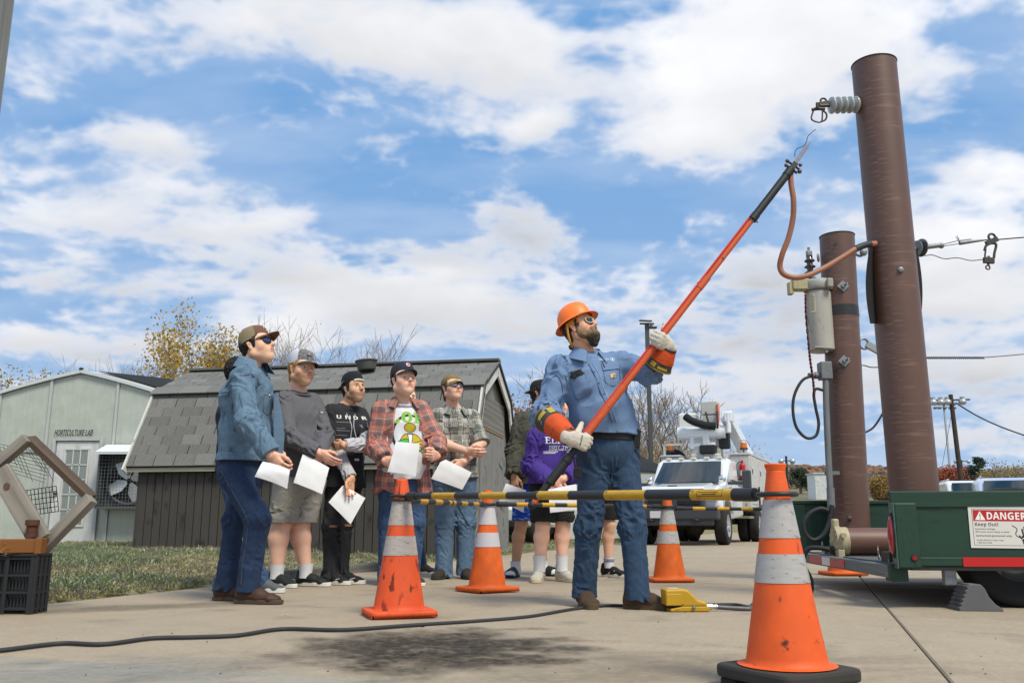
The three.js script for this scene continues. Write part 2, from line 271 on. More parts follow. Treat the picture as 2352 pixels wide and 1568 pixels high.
    for (let k = 1; k < nz - 1; k++) for (let j = 1; j < ny - 1; j++) for (let i = 1; i < nx - 1; i++) {
      const o = id(i, j, k), a = val[o] < 0;
      if (a !== (val[o + 1] < 0)) { const q = [vid[o - s1 - s2], vid[o - s2], vid[o], vid[o - s1]]; a ? I.push(q[0], q[1], q[2], q[0], q[2], q[3]) : I.push(q[0], q[2], q[1], q[0], q[3], q[2]); }
      if (a !== (val[o + s1] < 0)) { const q = [vid[o - 1 - s2], vid[o - 1], vid[o], vid[o - s2]]; a ? I.push(q[0], q[1], q[2], q[0], q[2], q[3]) : I.push(q[0], q[2], q[1], q[0], q[3], q[2]); }
      if (a !== (val[o + s2] < 0)) { const q = [vid[o - 1 - s1], vid[o - s1], vid[o], vid[o - 1]]; a ? I.push(q[0], q[1], q[2], q[0], q[2], q[3]) : I.push(q[0], q[2], q[1], q[0], q[3], q[2]); }
    }
    const n = P.length / 3, N = new Float32Array(n * 3), e = cell * .35;
    for (let v = 0; v < n; v++) {
      let x = P[v * 3], y = P[v * 3 + 1], z = P[v * 3 + 2], f0 = f(x, y, z), gx = f(x + e, y, z) - f0, gy = f(x, y + e, z) - f0, gz = f(x, y, z + e) - f0, l = Math.hypot(gx, gy, gz) || 1;
      N[v * 3] = gx / l; N[v * 3 + 1] = gy / l; N[v * 3 + 2] = gz / l;
      const d = clamp(f0, -cell * .5, cell * .5); P[v * 3] -= gx / l * d; P[v * 3 + 1] -= gy / l * d; P[v * 3 + 2] -= gz / l * d;
    }
    const g = new THREE.BufferGeometry(), T3 = I.length, pos = new Float32Array(T3 * 3), nor = new Float32Array(T3 * 3), uv = new Float32Array(T3 * 2), col = opt.color ? new Float32Array(T3 * 3) : null, tint = [1, 1, 1];
    for (let t = 0; t < T3; t += 3) {
      const A = I[t] * 3, Bq = I[t + 1] * 3, C = I[t + 2] * 3; let pr = null, ref = 0;
      if (opt.uv) { this.raw((P[A] + P[Bq] + P[C]) / 3, (P[A + 1] + P[Bq + 1] + P[C + 1]) / 3, (P[A + 2] + P[Bq + 2] + P[C + 2]) / 3); pr = this.p[this.li]; }
      for (let q = 0; q < 3; q++) {
        const v = I[t + q] * 3, o = (t + q) * 3; pos[o] = P[v]; pos[o + 1] = P[v + 1]; pos[o + 2] = P[v + 2]; nor[o] = N[v]; nor[o + 1] = N[v + 1]; nor[o + 2] = N[v + 2];
        if (pr) { let [ph, r, s] = this.uvAt(pr, P[v], P[v + 1], P[v + 2]); if (q === 0) ref = ph; else { if (ph - ref > Math.PI) ph -= TAU; if (ph - ref < -Math.PI) ph += TAU; } uv[(t + q) * 2] = ph * r; uv[(t + q) * 2 + 1] = s; }
        if (col) { opt.color(P[v], P[v + 1], P[v + 2], tint, N[v], N[v + 1], N[v + 2]); col[o] = tint[0]; col[o + 1] = tint[1]; col[o + 2] = tint[2]; }
      }
    }
    g.setAttribute('position', new THREE.BufferAttribute(pos, 3)); g.setAttribute('normal', new THREE.BufferAttribute(nor, 3)); g.setAttribute('uv', new THREE.BufferAttribute(uv, 2)); if (col) g.setAttribute('color', new THREE.BufferAttribute(col, 3));
    return g;
  }
}
// flat print laid onto a cloth: the cloth's own triangles in front of a w x h rectangle, lifted by 1.5 mm
function printOn(geo, o, right, up, w, h, lift = .0018) {
  const n = V().crossVectors(right, up), p = geo.attributes.position, q = geo.attributes.normal, P = [], N = [], U = [];
  for (let t = 0; t < p.count; t += 3) {
    let ok = 0; const uv = [];
    for (let k = t; k < t + 3; k++) { const x = p.getX(k) - o.x, y = p.getY(k) - o.y, z = p.getZ(k) - o.z, u = (x * right.x + y * right.y + z * right.z) / w + .5, v = (x * up.x + y * up.y + z * up.z) / h + .5; uv.push(u, v); if (u > 0 && u < 1 && v > 0 && v < 1 && q.getX(k) * n.x + q.getY(k) * n.y + q.getZ(k) * n.z > .05) ok++; }
    if (ok === 3) { for (let k = t; k < t + 3; k++) { P.push(p.getX(k) + q.getX(k) * lift, p.getY(k) + q.getY(k) * lift, p.getZ(k) + q.getZ(k) * lift); N.push(q.getX(k), q.getY(k), q.getZ(k)); } U.push(...uv); }
  }
  const g = new THREE.BufferGeometry(); g.setAttribute('position', new THREE.Float32BufferAttribute(P, 3)); g.setAttribute('normal', new THREE.Float32BufferAttribute(N, 3)); g.setAttribute('uv', new THREE.Float32BufferAttribute(U, 2)); return g;
}
const printMat = (t, rough = .85) => new THREE.MeshStandardMaterial({ map: t, transparent: true, alphaTest: .35, roughness: rough });
// ------------------------------------------------------------------ the ground
// slab grid turned 18.5 degrees: a runs away from the camera, b to the right
const GA = 18.5 * RAD, AX = V(Math.sin(GA), 0, -Math.cos(GA)), BX = V(Math.cos(GA), 0, Math.sin(GA));
const ab = (a, b, y = 0) => AX.clone().multiplyScalar(a).addScaledVector(BX, b).setY(y);
const toA = (x, z) => x * AX.x + z * AX.z, toB = (x, z) => x * BX.x + z * BX.z;
const EDGE = -4.45;
function landHeight(x, z) {
  const b = toB(x, z), d = -z, out = EDGE - b;
  let h = out > 0 ? .02 + .1 * smooth(0, 3.5, out) + .035 * fbm(x * .5, z * .5, 3, 3) * smooth(.2, 1.5, out) : -.2;
  if (d > 46 || b > 38) { const e = Math.max(d - 46, (b - 38) * .6, 0); h = lerp(h, .05 + .058 * Math.min(e, 120) + .012 * Math.max(e - 120, 0) + .3 * fbm(x * .03, z * .03, 1, 3) * smooth(0, 30, e), smooth(0, 4, e)); }
  return h;
}
T.concrete = tex(1024, (u, v) => {
  const big = tn(u, v, 3, 11, 5), mid = tn(u, v, 14, 5, 4), fine = tn(u, v, 90, 8, 2), pit = rnd() < .004 ? -34 : 0, blotch = smooth(.1, .5, tn(u, v, 6, 19, 5));
  const k = 151 + 14 * big + 9 * mid + 12 * fine + 8 * (rnd() - .5) + pit - 16 * blotch; return [k * 1.045, k * .945, k * .81];
});
T.concreteBump = tex(512, (u, v) => { const k = 128 + 40 * tn(u, v, 60, 8, 3) + 30 * (rnd() - .5) + 20 * tn(u, v, 8, 2, 3); return [k, k, k]; }, false);
{
  const mats = [[1, 1, 1], [.97, .965, .955], [1.03, 1.02, 1.0], [.95, .955, .955]].map((c) => new THREE.MeshStandardMaterial({ color: new THREE.Color().setRGB(...c), map: T.concrete, roughness: .92, bumpMap: T.concreteBump, bumpScale: .0016 }));
  const grey = new THREE.MeshStandardMaterial({ color: new THREE.Color().setRGB(.86, .94, 1.03), map: T.concrete, roughness: .9, bumpMap: T.concreteBump, bumpScale: .0016 });
  const pave = new THREE.Group(); pave.name = 'pavement'; pave.userData.kind = 'structure'; scene.add(pave);
  const A = [-2.6, .1, 2.66, 5.2, 7.75, 10.3, 13.2, 16.1, 19.0, 22.4, 26], B = [EDGE, -1.78, .37, 2.6, 4.9, 7.2, 9.6, 12, 14.6, 17.4];
  const quad = (a0, a1, b0, b1, y0, y1, gap, rot) => {
    const g = gap / 2, ps = [[a0 + g, b0 + g], [a0 + g, b1 - g], [a1 - g, b1 - g], [a1 - g, b0 + g]], pos = [], uv = [], c = .006;
    const put = (p, y, inset) => { const ca = clamp(p[0], a0 + g + inset, a1 - g - inset), cb = clamp(p[1], b0 + g + inset, b1 - g - inset), q = ab(ca, cb, y); pos.push(q.x, q.y, q.z); const s = .42; uv.push(rot & 1 ? cb * s + rot * .37 : ca * s + rot * .21, rot & 1 ? ca * s : cb * s + rot * .53); };
    const face = (l) => { put(...l[0]); put(...l[1]); put(...l[2]); put(...l[0]); put(...l[2]); put(...l[3]); };
    face(ps.map((p) => [p, y1, c]));
    for (let i = 0; i < 4; i++) { const p = ps[i], q = ps[(i + 1) % 4]; face([[p, y1 - c, 0], [q, y1 - c, 0], [q, y1, c], [p, y1, c]]); face([[p, y0, 0], [q, y0, 0], [q, y1 - c, 0], [p, y1 - c, 0]]); }
    const g2 = new THREE.BufferGeometry(); g2.setAttribute('position', new THREE.Float32BufferAttribute(pos, 3)); g2.setAttribute('uv', new THREE.Float32BufferAttribute(uv, 2)); g2.computeVertexNormals(); return g2;
  };
  reseed(51);
  for (let i = 0; i < A.length - 1; i++) for (let j = 0; j < B.length - 1; j++) {
    const near = i < 2 && j < 2, m = near ? grey : mats[Math.floor(rnd() * 4)];
    part(pave, 'concrete_slab', quad(A[i], A[i + 1], B[j], B[j + 1], -.11, (rnd() - .5) * .003, i < 4 ? .009 : .014, i * 3 + j), m);
  }
  part(pave, 'joint_bed', quad(-2.6, 26, EDGE, 17.4, -.14, -.012, .004, 0), mat(0x5a5247, .95, { map: T.dirt }));
  part(pave, 'far_concrete', [quad(26, 60, EDGE, 60, -.11, 0, .01, 2), quad(-12, 26, 17.4, 60, -.11, 0, .01, 3), quad(-14, -2.6, -30, 17.4, -.11, .001, .01, 5)], mats[0]);
  // stains that lie on the slabs
  const stain = (name, pts, w, h, seed, hex, strength, turn) => {
    reseed(seed);
    const t = tex(256, (u, v) => { const q = Math.hypot((u - .5) * 2, (v - .5) * 2), n = fbm(u * 5 + seed, v * 8, 1, 5), f = fbm(u * 22, v * 60 + seed, 4, 3), a = smooth(1.0, .3, q + n * .9) * clamp(.62 + .8 * f + .5 * n + .5 * fbm(u * 60, v * 90, seed, 2)); return [0, 0, 0, 255 * clamp(a * strength)]; });
    t.wrapS = t.wrapT = THREE.ClampToEdgeWrapping; const m = new THREE.MeshStandardMaterial({ color: new THREE.Color(hex), alphaMap: null, map: t, transparent: true, roughness: .85, depthWrite: false });
    m.map = t; const tint = new THREE.Color(hex); const d = t.image.data; for (let i = 0; i < d.length; i += 4) { d[i] = tint.r * 255; d[i + 1] = tint.g * 255; d[i + 2] = tint.b * 255; } t.colorSpace = THREE.NoColorSpace; m.color.set(0xffffff);
    const g = new THREE.PlaneGeometry(w, h, 1, 1).rotateX(-Math.PI / 2).rotateY(turn).translate(pts.x, .005, pts.z); return part(pave, name, g, m);
  };
  stain('oil_stain', onGround(985, 1490), 1.5, 1.55, 5, 0x2c231a, 1.15, -.1);
  stain('dirt_stain', onGround(1500, 1535), 2.4, 1.0, 9, 0x6f6453, .35, .15);
  stain('dirt_stain', onGround(240, 1398), 2.6, .5, 12, 0x4d4538, .5, .5);
  stain('dirt_stain', onGround(700, 1345), 2.0, .5, 15, 0x5d5240, .3, .8);
  stain('paint_mark', onGround(1590, 1336), .5, .16, 21, 0xb98f2c, .35, .3);
  stain('dirt_stain', onGround(320, 1540), 1.3, .8, 25, 0x8d8f90, .45, .2);
}
// soil under everything, out to the horizon
{
  const soil = new THREE.MeshStandardMaterial({ vertexColors: true, roughness: 1, map: tex(256, (u, v) => { const n = tn(u, v, 9, 4, 5), k = 205 + 60 * n + 30 * (rnd() - .5); return [k, k, k]; }) });
  const rings = [], seg = 96, rs = [0, 3, 5, 6, 7, 8, 9, 10, 11, 12, 13, 14, 15, 16.5, 18, 20, 22, 25, 28, 32, 36, 41, 46, 52, 60, 72, 90, 120, 160, 220, 320, 480, 700, 1000, 1500, 2200];
  const pos = [], uv = [], col = [], idx = [];
  rs.forEach((r, j) => { for (let i = 0; i <= seg; i++) {
    const a = i / seg * TAU, x = Math.cos(a) * r, z = Math.sin(a) * r, h = landHeight(x, z); pos.push(x, h, z); uv.push(x * .5, z * .5);
    const n = fbm(x * .35, z * .35, 5, 4), far = smooth(40, 120, r); const c = [lerp(.34, .22, far) + .07 * n, lerp(.30, .19, far) + .05 * n, lerp(.15, .09, far)]; col.push(...c);
  } });
  for (let j = 0; j < rs.length - 1; j++) for (let i = 0; i < seg; i++) { const a = j * (seg + 1) + i, b = a + 1, c = a + seg + 1, d = c + 1; idx.push(a, b, d, a, d, c); }
  const g = new THREE.BufferGeometry(); g.setAttribute('position', new THREE.Float32BufferAttribute(pos, 3)); g.setAttribute('uv', new THREE.Float32BufferAttribute(uv, 2)); g.setAttribute('color', new THREE.Float32BufferAttribute(col, 3)); g.setIndex(idx); g.computeVertexNormals();
  structure('ground', g, soil);
}
// grass beside the concrete
{
  reseed(77);
  const blade = []; for (let i = 0; i < 9; i++) {
    const a = rr(0, TAU), r = rr(0, .03), x = Math.cos(a) * r, z = Math.sin(a) * r, h = rr(.03, .085), lean = rr(.2, 1.3) * h, b = rr(0, TAU), w = rr(.0025, .005), c = Math.cos(b), s = Math.sin(b);
    const P = [x - s * w, 0, z + c * w, x + s * w, 0, z - c * w, x + c * lean * .4 + s * w * .7, h * .62, z + s * lean * .4 - c * w * .7, x + c * lean * .4 - s * w * .7, h * .62, z + s * lean * .4 + c * w * .7, x + c * lean, h, z + s * lean];
    const t = (i) => P.slice(i * 3, i * 3 + 3); blade.push(...t(0), ...t(1), ...t(2), ...t(0), ...t(2), ...t(3), ...t(3), ...t(2), ...t(4));
  }
  const g = new THREE.BufferGeometry(); g.setAttribute('position', new THREE.Float32BufferAttribute(blade, 3)); g.computeVertexNormals();
  const nrm = g.attributes.normal; for (let i = 0; i < nrm.count; i++) { const v = V(nrm.getX(i), Math.abs(nrm.getY(i)) + .8, nrm.getZ(i)).normalize(); nrm.setXYZ(i, v.x, v.y, v.z); }
  const N = 36000, im = new THREE.InstancedMesh(g, new THREE.MeshPhysicalMaterial({ roughness: .9, transmission: .45, thickness: 0, side: THREE.DoubleSide }), N), m = new THREE.Matrix4(), c = new THREE.Color();
  let k = 0, guard = 0;
  while (k < N && guard++ < N * 6) {
    const d = 4.2 + 34 * Math.pow(rnd(), 1.9), x = rr(-.75, .16) * d; const out = EDGE - toB(x, -d); if (out < .01) continue; if (out > 11) continue;
    const dry = smooth(-.25, .3, fbm(x * .55, d * .55, 9, 4) + .25 * fbm(x * 2.5, d * 2.5, 2, 2)), s = .9 * rr(.6, 1.25) * lerp(1, .8, dry) * (out < .25 ? .8 : 1);
    m.compose(V(x, landHeight(x, -d) - .006, -d), new THREE.Quaternion().setFromEuler(new THREE.Euler(rr(-.25, .25), rr(0, TAU), rr(-.25, .25))), V(s * 1.3, s * rr(.4, .9), s * 1.3)); im.setMatrixAt(k, m);
    const f = clamp(dry * .8 + .18 + rr(-.3, .3)), w = rr(.75, 1.25); c.setRGB(lerp(.25, .78, f) * w, lerp(.43, .63, f) * w, lerp(.06, .27, f) * w); im.setColorAt(k, c); k++;
  }
  im.count = k; im.name = 'grass'; im.userData.kind = 'stuff'; im.userData.label = 'short patchy green and straw-coloured lawn grass beside the concrete'; scene.add(im);
  // weathered timber edging between lawn and concrete
  const e0 = onGround(655, 1329), e1 = onGround(872, 1310);
  lone('timber_edging', 'weathered grey timber edging laid between the lawn and the concrete', 'edging', boxUV(beam(e0.clone().setY(.02), e1.clone().setY(.03), .1, .11, V(1, 0, 0)), 1.5), mat(0x8a8782, .9, { map: T.wood }));
  // leaves and crumbs on the slabs
  reseed(5); const bits = []; for (let i = 0; i < 60; i++) { const p = onGround(rr(60, 2300), rr(1345, 1560)); if (p.z < -9) continue; bits.push(new THREE.IcosahedronGeometry(rr(.0015, .0045), 0).scale(1, .5, rr(.6, 1.6)).rotateY(rr(0, 6)).translate(p.x, .004, p.z)); }
  const deb = lone('debris', 'tiny crumbs of leaf and grit scattered over the concrete', 'debris', join(bits), mat(0x4c3b28, .95)); deb.userData.kind = 'stuff'; delete deb.userData.category;
}
// wooded hills
{
  const hillY = (az, r) => 0;
  const cols = 260, rows = 26, pos = [], col = [], idx = [];
  for (let j = 0; j <= rows; j++) for (let i = 0; i <= cols; i++) {
    const az = lerp(-1.1, 1.1, i / cols), t = j / rows, r = lerp(560, 980, t), x = Math.sin(az) * r, z = -Math.cos(az) * r;
    const ridge = 40 + 9 * fbm(az * 3.2, 2, 2, 3) + 6 * Math.sin(az * 5 + 1) - 14 * smooth(.3, .75, az) ;
    const y = 9 + ridge * smooth(0, .85, t) * 1.0 - ridge * .25 * smooth(.86, 1, t) + 2.6 * fbm(az * 60, t * 18, 3, 3) * smooth(0, .2, t);
    pos.push(x, y, z); const n = fbm(az * 90, t * 30, 7, 3), m = fbm(az * 14, t * 5, 1, 3); const red = smooth(-.2, .4, m + n * .5);
    col.push(lerp(.085, .20, red) + .05 * n, lerp(.078, .088, red) + .03 * n, lerp(.052, .05, red) + .015 * n);
  }
  for (let j = 0; j < rows; j++) for (let i = 0; i < cols; i++) { const a = j * (cols + 1) + i, b = a + 1, c = a + cols + 1, d = c + 1; idx.push(a, d, b, a, c, d); }
  const g = new THREE.BufferGeometry(); g.setAttribute('position', new THREE.Float32BufferAttribute(pos, 3)); g.setAttribute('color', new THREE.Float32BufferAttribute(col, 3)); g.setIndex(idx); g.computeVertexNormals();
  structure('hills', g, new THREE.MeshStandardMaterial({ vertexColors: true, roughness: 1 }));
  // the forest on it: one mass of crowns
  reseed(8); const N = 42000, im = new THREE.InstancedMesh(new THREE.IcosahedronGeometry(1, 1), new THREE.MeshStandardMaterial({ roughness: 1 }), N), m4 = new THREE.Matrix4(), c = new THREE.Color();
  for (let k = 0; k < N; k++) {
    const i = Math.floor(rr(.3, .98) * cols), j = Math.floor(rr(.05, .9) * rows), o = (j * (cols + 1) + i) * 3, s = rr(1.1, 2.5), n = fbm(i * .09, j * .35, 4, 3) + rr(-.4, .4);
    m4.compose(V(pos[o] + rr(-4, 4), pos[o + 1] + s * .3, pos[o + 2] + rr(-8, 8)), new THREE.Quaternion(), V(s, s * rr(.8, 1.3), s)); im.setMatrixAt(k, m4);
    const w = rr(.7, 1.2); if (n > .25) c.setRGB(.25 * w, .10 * w, .055 * w); else if (n > -.1) c.setRGB(.17 * w, .105 * w, .065 * w); else if (n > -.3) c.setRGB(.12 * w, .10 * w, .075 * w); else c.setRGB(.06 * w, .075 * w, .045 * w); im.setColorAt(k, c);
  }
  im.name = 'hill_forest'; im.userData.kind = 'stuff'; im.userData.label = 'autumn forest covering the far hills in red, brown and dull green'; scene.add(im);
}
// ------------------------------------------------------------------ the barn shed
{
  const P0 = V(-.66, 0, -12.35), along = V(-.983, 0, -.184).normalize(), back = V(.184, 0, -.983).normalize(), L = 4.95, Wd = 2.98, y0 = .02;
  const sh = thing('shed', 'dark grey gambrel-roofed wooden shed with white gable trim behind the students', 'shed', V(0, 0, 0));
  const pt = (l, w, y) => P0.clone().addScaledVector(along, l).addScaledVector(back, w).setY(y);
  const basis = new THREE.Matrix4().makeBasis(along, V(0, 1, 0), V().crossVectors(along, V(0, 1, 0))).setPosition(P0);   // local x along, z = towards the front
  const put = (g) => g.applyMatrix4(basis), LZ = (w) => -w * Math.sign(back.dot(V().crossVectors(along, V(0, 1, 0))) * -1 || 1);
  const zs = back.dot(V().crossVectors(along, V(0, 1, 0))) > 0 ? 1 : -1;      // local z of `back`
  const EAVE = 1.46, BRK = 2.46, PEAK = 2.93, OV = .14, bi = .58;             // heights; inset of the break
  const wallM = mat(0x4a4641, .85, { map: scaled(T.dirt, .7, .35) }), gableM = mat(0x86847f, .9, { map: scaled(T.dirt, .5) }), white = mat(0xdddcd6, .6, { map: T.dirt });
  // long wall: grooved boards, real grooves
  const boards = [], n = 38, bw = L / n; for (let i = 0; i < n; i++) boards.push(boxUV(box(bw - .014, EAVE - y0 + .05, .02, i * bw + bw / 2, (EAVE + y0) / 2, -zs * .004, 0)));
  part(sh, 'wall', put(box(L, EAVE - y0, .06, L / 2, (EAVE + y0) / 2, zs * .035)), mat(0x24221f, .9));
  const sd = part(sh, 'siding', put(join(boards)), wallM); sd.userData.kind = 'stuff';
  const skids = []; for (const w of [.25, 2.6]) skids.push(put(box(L, .14, .12, L / 2, -.02, zs * w))); part(sh, 'skid', skids, mat(0x6d5a40, .9));
  // gable ends
  const prof = [[0, y0], [Wd, y0], [Wd, EAVE], [Wd - bi + .1, BRK - .07], [Wd / 2, PEAK - .06], [bi - .1, BRK - .07], [0, EAVE]];
  const gab = (l, t) => { const g = extrude(prof.map((p) => [p[0] - Wd / 2, p[1]]), t); g.rotateY(Math.PI / 2); if (zs > 0) g.scale(1, 1, -1); return g.translate(l, 0, zs * Wd / 2); };
  const gfix = (g) => { if (zs > 0) { const p = g.toNonIndexed ? (g.index ? g.toNonIndexed() : g) : g, a = p.attributes.position, nn = p.attributes.normal; for (let i = 0; i < a.count; i += 3) for (const at2 of [a, nn, p.attributes.uv]) { const s = at2.itemSize; for (let k = 0; k < s; k++) { const q = at2.array[(i + 1) * s + k]; at2.array[(i + 1) * s + k] = at2.array[(i + 2) * s + k]; at2.array[(i + 2) * s + k] = q; } } return p; } return g; };
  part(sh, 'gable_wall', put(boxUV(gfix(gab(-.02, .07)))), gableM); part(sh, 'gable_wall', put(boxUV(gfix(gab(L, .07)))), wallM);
  // doors in the near gable with boards and strap hinges
  const GX0 = -.065; const door = part(sh, 'door', put(join([box(.03, 1.72, .82, GX0, .98, zs * 1.07), box(.03, 1.72, .82, GX0, .98, zs * 1.91)])), mat(0x84827e, .9, { map: scaled(T.dirt, .6) }));
  part(sh, 'header_panel', put(box(.03, .5, 1.95, GX0, 2.14, zs * 1.49)), mat(0x8a8883, .85, { map: scaled(T.wood, .5) }));
  part(sh, 'header_gap', put(box(.02, .02, 1.7, GX0 - .006, 1.87, zs * 1.49)), mat(0x9a7a52, .9));
  for (const y of [1.42, .78]) { const g = [extrude([[0, -.075], [.0, .075], [-.24, .02], [-.24, -.02]], .006).rotateY(-Math.PI / 2).translate(GX0 - .025, y, zs * 2.26), box(.008, .22, .035, GX0 - .025, y, zs * 2.30)]; if (zs > 0) g[0].scale(1, 1, 1); part(door, 'hinge', put(join(g)), MT.galv); }
  part(door, 'latch', put(join([box(.03, .05, .05, GX0 - .03, .62, zs * 1.0, .008), cyl(.008, .008, .1, GX0 - .05, .62, zs * 1.03, [Math.PI / 2, 0, 0])])), MT.galv);
  // white trim along the gable's roof edge
  const edge = [[-OV, EAVE - .16], [bi - .12, BRK + .02], [Wd / 2, PEAK + .04], [Wd - bi + .12, BRK + .02], [Wd + OV, EAVE - .16]];
  for (const l of [-.16, L + .16]) for (let i = 0; i < 4; i++) { const a = edge[i], b = edge[i + 1], A = V(l, a[1] - .1, zs * a[0]), Bq = V(l, b[1] - .1, zs * b[0]); part(sh, 'trim_board', put(beam(A, Bq, .03, .2, V(1, 0, 0))), white); }
  part(sh, 'eave_board', put(box(L + .3, .11, .025, L / 2, EAVE - .19, -zs * (OV - .03))), mat(0xb9b3a0, .8, { map: T.dirt }));
  // roof decks and shingles, one by one on the slopes that show
  const X0 = -.2, X1 = L + .2, slopes = [[edge[0], edge[1]], [edge[1], edge[2]], [edge[3], edge[2]], [edge[4], edge[3]]];
  const roof = part(sh, 'roof', put(join(slopes.map(([a, b]) => { const A = V(0, a[1], zs * a[0]), Bq = V(0, b[1], zs * b[0]), m = A.clone().add(Bq).multiplyScalar(.5), len = A.distanceTo(Bq), ang = Math.atan2(Bq.y - A.y, (Bq.z - A.z)); return box(X1 - X0, .03, len, (X0 + X1) / 2, 0, 0, 0).applyMatrix4(M4(V(0, m.y - .02, m.z), [-ang, 0, 0])); }))), mat(0x2d2c2b, .95));
  reseed(33); const sm = [0x84837f, 0x8a8985, 0x7e7d79, 0x908f8b, 0x878581].map((h) => mat(h, .95, { map: scaled(tex(128, (u, v) => { const k = 205 + 70 * (rnd() - .5) + 20 * tn(u, v, 6, 3, 3); return [k, k, k]; }), 3), bumpMap: T.grain, bumpScale: .001 }));
  const tabs = [boxUV(box(.311, .014, .19)), boxUV(box(.311, .012, .19)), boxUV(box(.311, .017, .19))];
  for (let s = 0; s < 3; s++) {
    const [a, b] = slopes[s], A = V(0, a[1], zs * a[0]), Bq = V(0, b[1], zs * b[0]), len = A.distanceTo(Bq), dir = Bq.clone().sub(A).normalize(), nor = V().crossVectors(dir, V(1, 0, 0)); if (nor.y < 0) nor.negate();
    const cw = s === 0 ? .168 : .152, rowsN = Math.round(len / cw), big = s < 2;
    if (!big) { const list = []; for (let r = 0; r < rowsN; r++) list.push(box(X1 - X0, .01, .19, (X0 + X1) / 2, 0, 0).applyMatrix4(new THREE.Matrix4().makeBasis(V(1, 0, 0), nor, V().crossVectors(V(1, 0, 0), nor)).setPosition(A.clone().addScaledVector(dir, (r + .5) * cw).addScaledVector(nor, .012 + .003)))); const q = part(roof, 'shingles', put(join(list)), sm[0]); q.userData.kind = 'stuff'; continue; }
    for (let r = 0; r < rowsN; r++) for (let k = -1; k < 17; k++) {
      let xa = X0 + (k + (r % 2) * .5) * .3245, xb = xa + .318; if (xb < X0 + .04 || xa > X1 - .04) continue; xa = Math.max(xa, X0); xb = Math.min(xb, X1);
      const m = new THREE.Mesh(tabs[Math.floor(rnd() * 3)], sm[Math.floor(rnd() * 5)]); m.name = 'shingle';
      const ez = V().crossVectors(V(1, 0, 0), nor), tiltN = nor.clone().applyAxisAngle(V(1, 0, 0), (ez.dot(dir) > 0 ? -1 : 1) * .045), bm = new THREE.Matrix4().makeBasis(V(1, 0, 0).multiplyScalar((xb - xa) / .318), tiltN, V().crossVectors(V(1, 0, 0), tiltN));
      bm.setPosition(A.clone().addScaledVector(dir, (r + .5) * cw).addScaledVector(nor, .014).add(V((xa + xb) / 2 + rr(-.003, .003), rr(0, .003), 0)));
      bm.premultiply(basis); m.applyMatrix4(bm); roof.add(m);
    }
  }
  for (const [e, w] of [[edge[1], .24], [edge[2], .22]]) for (let k = 0; k < 11; k++) { const g = box((X1 - X0) / 11 - .006, .014, w, 0, 0, 0); g.applyMatrix4(M4(V(X0 + (k + .5) * (X1 - X0) / 11, e[1] + .028, zs * (e[0] - (e === edge[1] ? .02 : 0))), [(e === edge[1] ? zs * -.6 : 0), 0, rr(-.004, .004)])); part(roof, 'ridge_cap', put(g), sm[Math.floor(rnd() * 5)]); }
  // rubber tub left on the roof
  const tb = at(842, 866, 13.75), tub = thing('rubber_tub', 'black rubber feed tub left on the shed roof ridge', 'tub', tb.clone().setY(tb.y + .1), 0); tub.rotation.z = .1;
  part(tub, 'bowl', lathe([[0, .012], [.125, .012], [.14, .02], [.165, .15], [.178, .152], [.178, .166], [.158, .166], [.125, .03], [0, .028]], 36), mat(0x5c5c5a, .9, { map: T.dirt, bumpMap: T.grain, bumpScale: .001 }));
  part(tub, 'rim', torus(.17, .012, 0, .16, 0, [Math.PI / 2, 0, 0], 36), mat(0x626260, .9));
}
